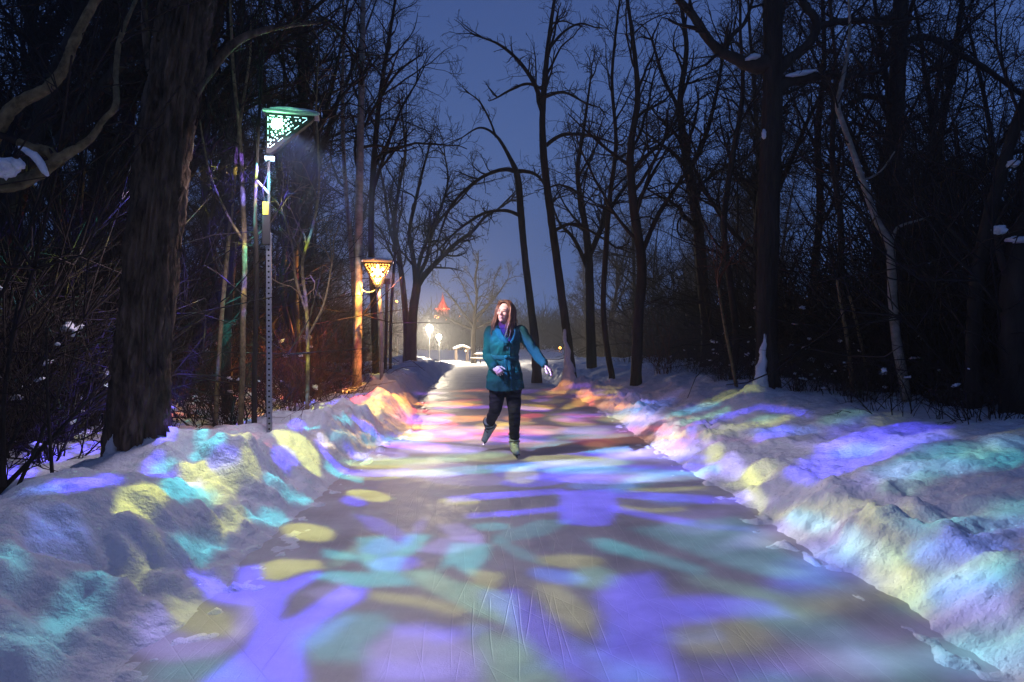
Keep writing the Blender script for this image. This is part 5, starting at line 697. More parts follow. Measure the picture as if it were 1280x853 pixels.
PLATE_2 = [
((1.3,0.468,0.065),1.0,[(-1.17,11.28),(-1.17,10.72),(-1.2,10.14),(-1.26,9.59),(-1.37,9.44),(-1.48,9.39),(-1.57,9.5),(-1.62,9.71),(-1.58,9.81),(-1.46,9.83),(-1.53,11.42),(-1.39,11.57),(-1.35,12.22),(-1.29,12.21)]),
((1.3,0.091,0.13),1.0,[(-1.48,9.66),(-1.49,9.58),(-1.55,9.51),(-1.64,9.44),(-1.73,9.33),(-1.83,9.29),(-1.92,9.33),(-1.96,9.38),(-1.97,9.53),(-1.98,9.91),(-1.88,9.94),(-1.75,9.89),(-1.62,9.79),(-1.52,9.69)]),
((0.9,0.62,0.08),1.0,[(-1.34,9.49),(-1.36,9.43),(-1.36,9.02),(-1.42,8.84),(-1.45,8.42),(-1.51,8.23),(-1.55,8.11),(-1.58,8.16),(-1.61,8.4),(-1.71,9.36),(-1.63,9.44),(-1.53,9.47),(-1.43,9.48),(-1.37,9.52)]),
((1.1,0.396,0.055),1.0,[(-1.14,10.83),(-1.13,10.54),(-1.13,10.1),(-1.15,9.72),(-1.2,9.59),(-1.25,9.49),(-1.29,9.44),(-1.31,9.47),(-1.3,9.53),(-1.28,9.79),(-1.24,10.08),(-1.25,10.76),(-1.23,11.12),(-1.19,11.16)]),
((0.9,0.62,0.08),1.0,[(-0.67,9.1),(-0.68,8.92),(-0.73,8.78),(-0.81,8.7),(-0.92,8.72),(-1.01,8.8),(-1.08,8.81),(-1.14,9.12),(-1.13,9.23),(-1.09,9.44),(-0.99,9.44),(-0.89,9.54),(-0.79,9.46),(-0.71,9.3)]),
((0.8,0.056,0.08),1.0,[(-1.18,10.13),(-0.76,9.88),(-0.51,9.7),(-0.53,10.22),(-0.78,10.4),(-1.2,10.51)]),
((0.315,0.108,0.9),1.0,[(-1.33,8.3),(-1.0,8.12),(-0.42,7.88),(-0.44,8.4),(-1.05,8.66),(-1.32,8.48)]),
((0.7,0.049,0.07),1.0,[(-0.16,8.86),(-0.18,8.76),(-0.27,8.66),(-0.39,8.62),(-0.52,8.62),(-0.65,8.68),(-0.74,8.78),(-0.78,8.9),(-0.76,9.02),(-0.68,9.1),(-0.55,9.16),(-0.41,9.16),(-0.28,9.1),(-0.19,9.0)]),
((0.8,0.288,0.04),1.0,[(0.06,10.86),(0.01,10.7),(-0.12,10.56),(-0.32,10.5),(-0.54,10.5),(-0.74,10.58),(-0.89,10.74),(-0.95,10.9),(-0.92,11.08),(-0.79,11.24),(-0.58,11.3),(-0.35,11.3),(-0.13,11.2),(0.01,11.06)]),
((1.0,0.36,0.05),1.0,[(2.51,14.46),(2.43,14.11),(2.3,13.86),(2.09,13.41),(1.92,12.9),(1.79,12.6),(1.72,12.6),(1.71,12.9),(1.76,13.5),(1.92,14.23),(2.13,15.17),(2.35,15.28),(2.43,15.08),(2.54,14.81)]),
((0.7,0.049,0.07),1.0,[(2.32,13.66),(2.22,13.32),(2.13,12.81),(2.06,12.71),(2.03,12.7),(1.99,12.7),(2.01,13.2),(2.06,13.61),(2.17,14.14),(2.23,14.36),(2.33,14.5),(2.42,14.54),(2.45,14.34),(2.39,14.0)]),
((0.63,0.434,0.056),1.0,[(2.12,13.82),(2.03,13.5),(1.91,13.1),(1.76,12.7),(1.62,12.4),(1.5,12.2),(1.44,12.2),(1.42,12.3),(1.47,12.6),(1.57,13.0),(1.71,13.4),(1.87,13.8),(2.03,14.11),(2.11,13.92)]),
((0.6,0.216,0.03),1.0,[(2.43,16.08),(2.3,15.87),(2.1,15.65),(1.86,15.34),(1.64,14.9),(1.49,14.6),(1.39,14.5),(1.37,14.8),(1.44,15.5),(1.6,15.96),(1.81,17.3),(2.06,16.2),(2.27,16.28),(2.43,16.23)]),
((0.082,0.028,0.235),1.2,[(2.21,9.01),(2.18,9.03),(2.1,9.07),(2.01,9.16),(1.93,9.14),(1.87,9.16),(1.84,9.24),(1.84,9.34),(1.88,9.44),(1.94,9.54),(2.02,9.6),(2.11,9.44),(2.17,9.3),(2.2,9.03)]),
((0.542,0.038,0.054),1.2,[(-1.18,11.98),(-1.2,11.88),(-1.18,11.24),(-1.2,10.67),(-1.22,10.1),(-1.25,9.67),(-1.29,9.56),(-1.31,9.53),(-1.3,9.59),(-1.27,9.84),(-1.22,10.12),(-1.23,10.92),(-1.21,11.53),(-1.2,11.96)]),
((0.264,0.182,0.024),1.2,[(3.05,12.58),(2.97,12.35),(2.87,12.57),(2.77,12.9),(2.59,13.5),(2.43,13.89),(2.39,14.21),(2.39,14.42),(2.45,14.34),(2.6,14.27),(2.79,14.19),(2.93,13.98),(3.07,13.57),(3.08,13.02)]),
((0.359,0.025,0.036),1.2,[(1.84,11.08),(1.8,11.04),(1.71,11.0),(1.59,11.02),(1.47,11.1),(1.36,11.2),(1.29,11.34),(1.28,11.46),(1.32,11.54),(1.41,11.58),(1.53,11.54),(1.66,11.48),(1.77,11.36),(1.83,11.24)]),
((0.302,0.109,0.015),1.2,[(2.1,8.33),(2.04,8.33),(1.94,8.32),(1.82,8.32),(1.69,8.38),(1.59,8.48),(1.53,8.62),(1.52,8.76),(1.58,8.88),(1.68,8.96),(1.82,8.96),(1.95,8.88),(2.05,8.68),(2.12,8.44)]),
((0.759,0.273,0.038),1.2,[(0.08,9.58),(0.05,9.46),(-0.03,9.4),(-0.13,9.38),(-0.25,9.42),(-0.37,9.52),(-0.45,9.64),(-0.48,9.78),(-0.46,9.92),(-0.38,10.0),(-0.27,10.0),(-0.14,9.96),(-0.03,9.86),(0.05,9.72)]),
((0.181,0.062,0.518),1.2,[(0.38,12.8),(0.34,12.7),(0.22,12.5),(0.05,12.4),(-0.13,12.3),(-0.29,12.3),(-0.4,12.4),(-0.45,12.5),(-0.41,12.6),(-0.3,12.8),(-0.13,12.9),(0.05,13.0),(0.23,13.0),(0.34,12.9)]),
((0.383,0.264,0.034),1.2,[(1.67,10.12),(1.63,10.02),(1.53,9.94),(1.42,9.9),(1.3,9.94),(1.19,10.02),(1.13,10.14),(1.11,10.26),(1.16,10.4),(1.25,10.48),(1.37,10.5),(1.5,10.48),(1.6,10.38),(1.67,10.26)]),
((0.087,0.03,0.247),1.2,[(1.63,11.04),(1.58,10.94),(1.49,10.82),(1.37,10.76),(1.25,10.72),(1.14,10.76),(1.07,10.82),(1.05,10.92),(1.09,11.04),(1.18,11.16),(1.3,11.22),(1.43,11.26),(1.55,11.24),(1.61,11.16)]),
((0.149,0.051,0.426),1.2,[(2.81,12.57),(2.77,12.56),(2.69,12.66),(2.67,12.89),(2.6,13.51),(2.47,13.59),(2.44,13.89),(2.48,14.02),(2.52,14.03),(2.51,13.7),(2.65,13.63),(2.69,13.1),(2.82,12.9),(2.81,12.68)]),
((0.417,0.15,0.021),1.2,[(-0.13,14.6),(-0.15,14.4),(-0.23,14.4),(-0.34,14.4),(-0.46,14.5),(-0.58,14.7),(-0.67,14.9),(-0.7,15.1),(-0.68,15.2),(-0.6,15.3),(-0.48,15.3),(-0.35,15.2),(-0.23,15.0),(-0.16,14.8)]),
((0.181,0.062,0.517),1.2,[(1.33,16.3),(1.27,16.0),(1.15,15.7),(0.99,15.5),(0.82,15.4),(0.67,15.4),(0.57,15.5),(0.54,15.7),(0.59,16.0),(0.71,16.3),(0.87,16.5),(1.05,16.7),(1.21,16.7),(1.31,16.6)]),
((0.228,0.078,0.651),1.2,[(-0.88,11.18),(-0.9,11.0),(-0.97,10.84),(-1.06,10.63),(-1.14,10.2),(-1.18,9.66),(-1.25,9.53),(-1.27,9.5),(-1.25,9.56),(-1.22,9.92),(-1.18,10.55),(-1.13,11.25),(-1.03,11.46),(-0.93,11.36)]),
((0.726,0.051,0.073),1.2,[(0.37,9.22),(0.32,9.12),(0.19,9.08),(0.02,9.1),(-0.17,9.18),(-0.35,9.3),(-0.48,9.44),(-0.53,9.58),(-0.49,9.68),(-0.36,9.72),(-0.18,9.7),(0.03,9.62),(0.21,9.5),(0.33,9.34)]),
((0.423,0.03,0.042),1.2,[(2.78,7.42),(2.7,7.33),(2.61,7.5),(2.53,7.78),(2.44,7.96),(2.37,8.28),(2.35,8.48),(2.38,8.69),(2.44,8.68),(2.55,8.6),(2.63,8.19),(2.72,8.06),(2.79,7.84),(2.8,7.68)]),
((0.489,0.176,0.024),1.2,[(-0.63,10.06),(-0.66,9.9),(-0.78,9.8),(-0.93,9.71),(-1.11,9.64),(-1.21,9.19),(-1.29,8.93),(-1.32,8.85),(-1.3,9.02),(-1.25,9.49),(-1.14,10.01),(-1.01,10.52),(-0.82,10.4),(-0.69,10.24)]),
((0.68,0.468,0.06),1.2,[(1.25,12.4),(1.2,12.2),(1.09,12.1),(0.94,12.1),(0.78,12.1),(0.65,12.3),(0.57,12.6),(0.54,12.8),(0.59,13.0),(0.71,13.2),(0.86,13.2),(1.03,13.1),(1.16,12.9),(1.24,12.6)]),
((0.799,0.288,0.04),1.2,[(-1.29,8.52),(-1.29,8.39),(-1.33,8.29),(-1.38,8.08),(-1.43,7.84),(-1.47,7.61),(-1.48,7.33),(-1.49,7.26),(-1.5,7.37),(-1.48,7.63),(-1.45,7.89),(-1.39,8.14),(-1.33,8.29),(-1.3,8.48)]),
((0.324,0.117,0.016),1.2,[(1.95,9.12),(1.89,9.0),(1.76,8.88),(1.59,8.76),(1.42,8.7),(1.27,8.66),(1.18,8.68),(1.15,8.76),(1.2,8.86),(1.32,9.0),(1.49,9.12),(1.67,9.2),(1.83,9.24),(1.93,9.2)]),
((0.236,0.085,0.012),1.2,[(1.76,8.46),(1.7,8.28),(1.61,8.14),(1.49,8.04),(1.38,8.0),(1.29,8.02),(1.24,8.1),(1.24,8.24),(1.28,8.4),(1.37,8.56),(1.49,8.66),(1.61,8.72),(1.71,8.7),(1.76,8.6)]),
((0.505,0.348,0.045),1.2,[(0.11,8.7),(0.09,8.56),(0.03,8.44),(-0.04,8.38),(-0.13,8.38),(-0.21,8.44),(-0.27,8.56),(-0.3,8.72),(-0.28,8.88),(-0.23,9.02),(-0.14,9.08),(-0.05,9.08),(0.04,9.0),(0.09,8.86)]),
((0.186,0.128,0.017),1.2,[(1.54,8.1),(1.49,7.96),(1.43,7.84),(1.35,7.78),(1.29,7.8),(1.24,7.88),(1.21,8.02),(1.22,8.18),(1.26,8.34),(1.33,8.46),(1.41,8.52),(1.48,8.5),(1.53,8.4),(1.55,8.26)]),
((0.178,0.025,0.146),1.2,[(2.8,6.77),(2.74,6.74),(2.69,6.92),(2.58,7.14),(2.5,7.41),(2.44,7.7),(2.41,7.92),(2.43,8.07),(2.47,7.97),(2.56,7.84),(2.65,7.59),(2.73,7.24),(2.79,6.99),(2.83,6.83)]),
((0.136,0.046,0.387),1.2,[(2.64,7.36),(2.58,7.38),(2.52,7.53),(2.45,7.7),(2.38,7.93),(2.33,8.15),(2.31,8.33),(2.31,8.37),(2.35,8.35),(2.42,8.27),(2.49,8.07),(2.57,7.85),(2.63,7.72),(2.64,7.48)]),
((0.095,0.033,0.272),1.2,[(2.8,8.48),(2.76,8.49),(2.71,8.55),(2.64,8.63),(2.58,8.83),(2.53,8.9),(2.5,9.13),(2.51,9.19),(2.56,9.17),(2.6,9.05),(2.68,8.84),(2.73,8.73),(2.78,8.58),(2.8,8.52)]),
((0.267,0.038,0.22),1.2,[(1.46,14.6),(1.44,14.5),(1.38,14.4),(1.31,14.4),(1.24,14.4),(1.17,14.4),(1.13,14.5),(1.12,14.6),(1.14,14.7),(1.2,14.8),(1.28,14.9),(1.36,14.9),(1.43,14.9),(1.47,14.8)]),
((0.41,0.147,0.02),1.2,[(3.07,8.43),(2.99,8.35),(2.88,8.34),(2.74,8.58),(2.59,8.86),(2.44,9.26),(2.36,9.58),(2.33,9.69),(2.39,9.64),(2.51,9.31),(2.67,8.98),(2.82,8.65),(2.97,8.57),(3.05,8.47)]),
((0.739,0.052,0.074),1.2,[(0.95,9.3),(0.9,9.16),(0.79,9.06),(0.65,9.04),(0.5,9.08),(0.36,9.18),(0.27,9.32),(0.24,9.48),(0.28,9.62),(0.38,9.72),(0.54,9.74),(0.7,9.7),(0.84,9.6),(0.93,9.44)]),
((0.292,0.02,0.029),1.2,[(2.27,8.83),(2.21,8.82),(2.14,8.9),(2.04,9.04),(1.96,9.06),(1.9,9.14),(1.88,9.28),(1.89,9.46),(1.95,9.64),(2.04,9.8),(2.14,9.68),(2.23,9.38),(2.28,9.16),(2.31,8.96)]),
((0.234,0.016,0.023),1.2,[(2.43,7.04),(2.36,7.08),(2.29,7.21),(2.18,7.48),(2.06,7.7),(1.97,7.72),(1.93,7.9),(1.94,7.99),(2.0,8.02),(2.08,8.11),(2.21,7.95),(2.32,7.64),(2.41,7.32),(2.46,7.08)]),
((0.298,0.107,0.015),1.2,[(2.77,10.84),(2.7,10.86),(2.55,11.2),(2.38,11.65),(2.21,12.21),(2.04,12.6),(1.93,12.7),(1.93,13.0),(2.0,13.2),(2.16,13.02),(2.38,12.63),(2.54,11.92),(2.7,11.43),(2.77,10.99)]),
((0.189,0.13,0.017),1.2,[(3.46,5.63),(3.4,5.63),(3.31,5.69),(3.19,5.81),(3.11,6.0),(3.04,6.12),(2.99,6.18),(3.02,6.28),(3.08,6.31),(3.18,6.25),(3.29,6.12),(3.39,5.99),(3.45,5.83),(3.48,5.68)]),
((0.34,0.234,0.03),1.2,[(3.24,8.31),(3.18,8.32),(3.06,8.41),(2.91,8.51),(2.76,8.77),(2.64,9.18),(2.55,9.53),(2.54,9.69),(2.6,9.58),(2.71,9.21),(2.86,8.87),(3.03,8.75),(3.15,8.51),(3.23,8.4)]),
((0.173,0.059,0.495),1.2,[(1.38,14.0),(1.34,13.8),(1.27,13.7),(1.18,13.6),(1.08,13.5),(1.01,13.6),(0.96,13.7),(0.95,13.8),(0.98,14.0),(1.05,14.1),(1.14,14.2),(1.24,14.3),(1.32,14.3),(1.37,14.2)]),
((0.069,0.024,0.198),1.2,[(3.33,10.71),(3.27,10.62),(3.19,10.6),(3.1,10.61),(3.02,10.65),(2.96,10.67),(2.94,10.74),(2.96,10.89),(3.02,11.02),(3.1,11.02),(3.2,10.99),(3.28,10.97),(3.34,10.9),(3.36,10.83)]),
((0.262,0.037,0.216),1.2,[(1.96,11.06),(1.89,10.88),(1.75,10.7),(1.57,10.54),(1.39,10.44),(1.23,10.4),(1.13,10.46),(1.1,10.56),(1.16,10.72),(1.29,10.9),(1.47,11.08),(1.67,11.2),(1.83,11.22),(1.96,11.09)]),
((0.795,0.056,0.079),1.2,[(-0.37,10.26),(-0.38,10.12),(-0.43,10.0),(-0.49,9.92),(-0.57,9.9),(-0.64,9.92),(-0.7,10.0),(-0.72,10.1),(-0.71,10.24),(-0.67,10.36),(-0.6,10.44),(-0.52,10.48),(-0.45,10.46),(-0.39,10.36)]),
((0.366,0.252,0.033),1.2,[(1.11,14.3),(1.05,14.1),(0.94,14.0),(0.78,14.0),(0.62,14.2),(0.47,14.4),(0.38,14.7),(0.34,15.0),(0.39,15.2),(0.52,15.4),(0.68,15.3),(0.85,15.1),(1.0,14.9),(1.09,14.6)]),
((0.166,0.057,0.473),1.2,[(-0.25,9.18),(-0.29,9.1),(-0.4,9.08),(-0.55,9.1),(-0.73,9.18),(-0.89,9.28),(-1.01,9.37),(-1.05,9.42),(-1.01,9.39),(-0.93,9.66),(-0.76,9.64),(-0.57,9.54),(-0.41,9.42),(-0.29,9.3)]),
((0.542,0.038,0.054),1.2,[(0.77,8.46),(0.72,8.4),(0.59,8.38),(0.42,8.42),(0.23,8.5),(0.05,8.62),(-0.07,8.74),(-0.12,8.86),(-0.07,8.94),(0.06,8.96),(0.24,8.9),(0.44,8.82),(0.62,8.7),(0.73,8.56)]),
((0.184,0.063,0.526),1.2,[(-0.88,15.7),(-0.91,15.6),(-1.0,15.4),(-1.14,15.3),(-1.31,15.3),(-1.44,15.23),(-1.51,14.98),(-1.47,14.32),(-1.51,14.99),(-1.45,15.37),(-1.36,15.9),(-1.2,16.0),(-1.04,16.0),(-0.93,15.9)]),
((0.62,0.223,0.031),1.2,[(0.02,16.5),(-0.02,16.3),(-0.14,16.2),(-0.31,16.1),(-0.49,16.0),(-0.66,16.0),(-0.78,16.0),(-0.82,16.1),(-0.79,16.2),(-0.68,16.4),(-0.51,16.5),(-0.32,16.6),(-0.14,16.6),(-0.02,16.6)]),
((0.608,0.419,0.054),1.2,[(0.42,10.14),(0.38,9.94),(0.3,9.78),(0.19,9.68),(0.07,9.64),(-0.03,9.7),(-0.11,9.84),(-0.14,10.02),(-0.12,10.22),(-0.04,10.4),(0.08,10.52),(0.21,10.56),(0.32,10.48),(0.4,10.34)]),
((0.546,0.197,0.027),1.2,[(1.18,9.64),(1.12,9.48),(1.0,9.38),(0.85,9.34),(0.69,9.36),(0.55,9.46),(0.45,9.62),(0.42,9.8),(0.47,9.96),(0.59,10.08),(0.75,10.12),(0.92,10.08),(1.07,9.98),(1.16,9.82)]),
((0.197,0.014,0.02),1.2,[(2.03,8.85),(1.98,8.84),(1.89,8.8),(1.77,8.8),(1.64,8.86),(1.54,8.96),(1.47,9.08),(1.46,9.2),(1.51,9.3),(1.61,9.34),(1.73,9.32),(1.86,9.26),(1.97,9.16),(2.03,8.9)]),
((0.461,0.318,0.041),1.2,[(0.8,10.36),(0.76,10.24),(0.66,10.14),(0.53,10.06),(0.38,10.02),(0.26,10.02),(0.17,10.06),(0.14,10.16),(0.17,10.26),(0.26,10.36),(0.4,10.44),(0.55,10.5),(0.68,10.5),(0.77,10.44)]),
((0.46,0.166,0.023),1.2,[(0.32,16.0),(0.29,15.9),(0.23,15.8),(0.13,15.8),(0.03,15.8),(-0.07,15.9),(-0.14,16.0),(-0.16,16.2),(-0.14,16.3),(-0.07,16.4),(0.03,16.4),(0.14,16.4),(0.23,16.3),(0.3,16.2)]),
((0.397,0.143,0.02),1.2,[(-0.46,9.46),(-0.48,9.3),(-0.56,9.16),(-0.67,9.08),(-0.8,9.08),(-0.93,9.14),(-1.03,9.28),(-1.08,9.42),(-1.04,9.44),(-0.99,9.71),(-0.87,9.84),(-0.73,9.86),(-0.6,9.78),(-0.5,9.64)]),
((0.491,0.338,0.044),1.2,[(-0.7,9.86),(-0.73,9.8),(-0.83,9.76),(-0.97,9.76),(-1.12,9.64),(-1.2,9.22),(-1.27,9.06),(-1.29,8.93),(-1.27,9.07),(-1.22,9.39),(-1.12,9.74),(-1.01,10.12),(-0.85,10.04),(-0.74,9.96)]),
((0.07,0.024,0.199),1.2,[(2.32,13.97),(2.26,13.96),(2.16,14.14),(2.02,14.41),(1.89,14.23),(1.77,14.5),(1.7,14.6),(1.68,14.7),(1.73,14.9),(1.83,15.0),(1.98,15.11),(2.11,14.74),(2.25,14.48),(2.33,14.19)]),
((0.122,0.042,0.349),1.2,[(2.98,8.69),(2.93,8.65),(2.84,8.66),(2.73,8.82),(2.6,9.15),(2.5,9.47),(2.43,9.72),(2.42,9.99),(2.45,9.74),(2.55,9.53),(2.66,9.19),(2.79,8.93),(2.9,8.75),(2.97,8.73)]),
((0.211,0.072,0.604),1.2,[(-0.13,9.0),(-0.15,8.86),(-0.2,8.76),(-0.28,8.74),(-0.36,8.78),(-0.44,8.88),(-0.5,9.02),(-0.53,9.18),(-0.51,9.32),(-0.46,9.44),(-0.38,9.46),(-0.29,9.42),(-0.21,9.3),(-0.15,9.16)]),
((0.232,0.084,0.012),1.2,[(2.61,10.86),(2.54,10.87),(2.44,11.0),(2.33,11.32),(2.22,11.68),(2.12,11.96),(2.09,12.3),(2.08,12.4),(2.18,12.61),(2.26,12.31),(2.38,11.96),(2.51,11.67),(2.59,11.31),(2.61,10.92)]),
((0.143,0.049,0.41),1.2,[(1.96,11.38),(1.91,11.28),(1.81,11.16),(1.66,11.06),(1.51,11.0),(1.39,10.98),(1.3,11.0),(1.28,11.06),(1.32,11.16),(1.42,11.28),(1.56,11.38),(1.72,11.46),(1.86,11.48),(1.94,11.46)]),
((0.079,0.027,0.225),1.2,[(2.06,9.84),(2.03,9.8),(1.94,9.72),(1.85,9.66),(1.74,9.62),(1.66,9.64),(1.61,9.68),(1.6,9.74),(1.63,9.82),(1.7,9.9),(1.8,9.96),(1.91,10.0),(2.0,9.8),(2.05,9.83)]),
((0.62,0.427,0.055),1.2,[(-0.23,9.34),(-0.24,9.22),(-0.29,9.14),(-0.36,9.12),(-0.44,9.12),(-0.51,9.18),(-0.56,9.28),(-0.59,9.4),(-0.58,9.52),(-0.53,9.6),(-0.46,9.64),(-0.38,9.62),(-0.3,9.56),(-0.25,9.46)]),
((0.11,0.038,0.315),1.2,[(2.78,14.89),(2.72,14.88),(2.57,14.93),(2.5,15.36),(2.24,15.46),(2.12,15.65),(2.04,15.76),(2.09,15.93),(2.13,15.95),(2.31,16.03),(2.44,15.93),(2.6,15.65),(2.79,15.49),(2.77,15.01)]),
((0.277,0.095,0.792),1.2,[(-0.5,10.6),(-0.53,10.42),(-0.62,10.3),(-0.75,10.22),(-0.91,10.24),(-1.06,10.32),(-1.12,10.06),(-1.15,10.02),(-1.14,10.23),(-1.1,10.75),(-0.98,11.04),(-0.81,11.02),(-0.66,10.94),(-0.55,10.78)]),
((0.112,0.038,0.319),1.2,[(3.35,6.66),(3.28,6.64),(3.16,6.66),(3.02,6.69),(2.9,6.82),(2.81,7.27),(2.76,7.74),(2.76,7.84),(2.83,7.9),(2.95,7.88),(3.1,7.66),(3.22,7.4),(3.32,6.94),(3.36,6.74)]),
((0.395,0.028,0.04),1.2,[(-0.6,11.6),(-0.62,11.5),(-0.7,11.46),(-0.82,11.5),(-0.95,11.58),(-1.08,11.74),(-1.17,11.88),(-1.2,11.9),(-1.2,12.2),(-1.13,12.3),(-0.99,12.2),(-0.85,12.1),(-0.72,11.92),(-0.63,11.76)]),
((0.556,0.2,0.028),1.2,[(0.33,9.66),(0.31,9.5),(0.26,9.38),(0.2,9.34),(0.13,9.38),(0.06,9.48),(0.02,9.64),(0.01,9.82),(0.03,9.98),(0.07,10.1),(0.14,10.16),(0.22,10.12),(0.28,10.0),(0.32,9.84)]),
((0.342,0.236,0.03),1.2,[(2.49,9.45),(2.41,9.5),(2.31,9.76),(2.14,10.27),(1.99,10.34),(1.87,10.42),(1.8,10.56),(1.8,10.74),(1.87,10.96),(2.0,11.14),(2.16,11.05),(2.32,10.71),(2.44,10.25),(2.52,9.61)]),
((0.741,0.267,0.037),1.2,[(-0.68,12.8),(-0.71,12.7),(-0.8,12.7),(-0.92,12.7),(-1.07,12.8),(-1.2,12.9),(-1.31,13.1),(-1.34,13.11),(-1.32,13.2),(-1.22,13.21),(-1.11,13.3),(-0.96,13.2),(-0.82,13.1),(-0.73,13.0)]),
((0.185,0.127,0.016),1.2,[(2.35,14.84),(2.28,14.81),(2.19,15.07),(2.04,15.24),(1.94,15.35),(1.78,15.41),(1.74,15.54),(1.7,15.53),(1.74,15.54),(1.85,15.57),(1.98,15.48),(2.12,15.39),(2.29,15.25),(2.33,14.94)]),
((0.55,0.198,0.027),1.2,[(0.75,10.74),(0.71,10.58),(0.65,10.48),(0.56,10.46),(0.47,10.5),(0.38,10.62),(0.33,10.78),(0.32,10.96),(0.34,11.12),(0.41,11.24),(0.51,11.28),(0.61,11.22),(0.69,11.1),(0.74,10.92)]),
((0.202,0.139,0.018),1.2,[(1.66,13.8),(1.59,13.5),(1.48,13.3),(1.35,13.2),(1.2,13.1),(1.09,13.2),(1.02,13.4),(1.0,13.6),(1.04,13.8),(1.16,14.1),(1.3,14.2),(1.46,14.3),(1.58,14.2),(1.65,14.0)]),
((0.635,0.229,0.032),1.2,[(-0.2,13.1),(-0.24,12.9),(-0.36,12.7),(-0.52,12.6),(-0.71,12.6),(-0.89,12.8),(-1.02,13.0),(-1.08,13.2),(-1.05,13.4),(-0.94,13.6),(-0.77,13.7),(-0.56,13.7),(-0.38,13.5),(-0.25,13.3)]),
((0.46,0.166,0.023),1.2,[(-1.33,13.81),(-1.33,13.61),(-1.37,13.42),(-1.32,12.32),(-1.28,11.25),(-1.34,11.11),(-1.36,10.89),(-1.38,10.91),(-1.39,11.16),(-1.38,11.48),(-1.39,12.24),(-1.46,13.59),(-1.4,13.86),(-1.38,14.11)]),
((0.521,0.036,0.052),1.2,[(0.42,9.32),(0.37,9.14),(0.27,9.0),(0.13,8.94),(-0.03,8.94),(-0.17,9.02),(-0.27,9.16),(-0.31,9.34),(-0.28,9.52),(-0.18,9.66),(-0.03,9.74),(0.14,9.74),(0.29,9.64),(0.39,9.5)]),
((0.091,0.031,0.259),1.2,[(2.33,10.93),(2.26,10.94),(2.14,11.09),(1.98,11.08),(1.82,11.1),(1.68,11.12),(1.59,11.16),(1.57,11.26),(1.62,11.36),(1.73,11.48),(1.89,11.58),(2.06,11.64),(2.21,11.33),(2.3,11.04)]),
((0.411,0.148,0.021),1.2,[(2.83,11.75),(2.78,11.8),(2.69,11.97),(2.54,12.54),(2.39,13.15),(2.27,13.65),(2.19,14.04),(2.2,14.26),(2.24,14.16),(2.4,14.0),(2.51,13.49),(2.65,12.77),(2.76,12.23),(2.82,11.84)]),
((0.371,0.026,0.037),1.2,[(1.96,15.89),(1.93,15.88),(1.81,15.83),(1.66,15.77),(1.55,15.94),(1.45,16.2),(1.39,16.3),(1.38,16.5),(1.42,16.7),(1.51,16.9),(1.62,17.0),(1.74,17.1),(1.87,15.99),(1.92,15.88)]),
((0.314,0.022,0.031),1.2,[(1.62,8.38),(1.56,8.24),(1.47,8.16),(1.36,8.16),(1.24,8.22),(1.15,8.34),(1.09,8.5),(1.09,8.68),(1.14,8.84),(1.24,8.94),(1.36,8.94),(1.48,8.86),(1.58,8.72),(1.63,8.56)]),
((0.217,0.031,0.179),1.2,[(2.15,9.27),(2.1,9.34),(1.95,9.32),(1.75,9.24),(1.54,9.16),(1.36,9.12),(1.24,9.12),(1.2,9.16),(1.26,9.26),(1.39,9.36),(1.59,9.46),(1.8,9.54),(1.99,9.58),(2.13,9.39)]),
((0.395,0.142,0.02),1.2,[(2.96,6.52),(2.91,6.51),(2.8,6.67),(2.64,6.95),(2.48,7.44),(2.32,7.91),(2.22,8.19),(2.2,8.32),(2.25,8.26),(2.37,7.94),(2.55,7.54),(2.7,7.06),(2.85,6.74),(2.94,6.57)]),
((0.437,0.157,0.022),1.2,[(-0.32,8.74),(-0.35,8.64),(-0.44,8.6),(-0.57,8.58),(-0.71,8.64),(-0.85,8.72),(-0.95,8.84),(-1.0,8.95),(-0.98,9.08),(-0.89,9.14),(-0.75,9.14),(-0.6,9.1),(-0.45,9.0),(-0.36,8.86)]),
((0.265,0.183,0.024),1.2,[(3.34,13.6),(3.3,13.6),(3.16,13.58),(3.05,13.99),(2.93,14.21),(2.82,14.32),(2.78,14.54),(2.78,14.66),(2.83,14.67),(2.95,14.69),(3.08,14.58),(3.19,14.36),(3.32,14.16),(3.33,13.71)]),
((0.408,0.029,0.041),1.2,[(0.12,16.8),(0.09,16.6),(-0.01,16.3),(-0.15,16.1),(-0.3,16.0),(-0.44,16.0),(-0.53,16.0),(-0.57,16.2),(-0.55,16.4),(-0.46,16.6),(-0.32,16.8),(-0.16,17.0),(-0.01,17.0),(0.09,17.0)]),
((0.08,0.027,0.227),1.2,[(1.78,11.76),(1.73,11.62),(1.62,11.48),(1.48,11.36),(1.33,11.28),(1.2,11.26),(1.12,11.3),(1.1,11.38),(1.14,11.5),(1.24,11.64),(1.38,11.76),(1.54,11.84),(1.68,11.88),(1.76,11.84)]),
((0.385,0.027,0.039),1.2,[(3.01,7.14),(2.95,7.1),(2.83,7.29),(2.68,7.77),(2.51,8.19),(2.37,8.71),(2.27,8.97),(2.25,9.03),(2.3,8.97),(2.43,8.72),(2.6,8.25),(2.78,7.95),(2.92,7.77),(3.0,7.35)]),
((0.273,0.039,0.225),1.2,[(3.42,5.84),(3.35,5.83),(3.25,5.94),(3.11,6.08),(3.0,6.18),(2.89,6.26),(2.84,6.4),(2.87,6.45),(2.92,6.43),(3.04,6.49),(3.19,6.45),(3.32,6.24),(3.42,6.05),(3.45,5.94)]),
((0.323,0.223,0.029),1.2,[(-0.04,13.6),(-0.07,13.4),(-0.17,13.2),(-0.31,13.0),(-0.46,13.0),(-0.6,13.0),(-0.71,13.1),(-0.75,13.3),(-0.73,13.5),(-0.64,13.7),(-0.5,13.9),(-0.34,14.0),(-0.18,13.9),(-0.08,13.8)]),
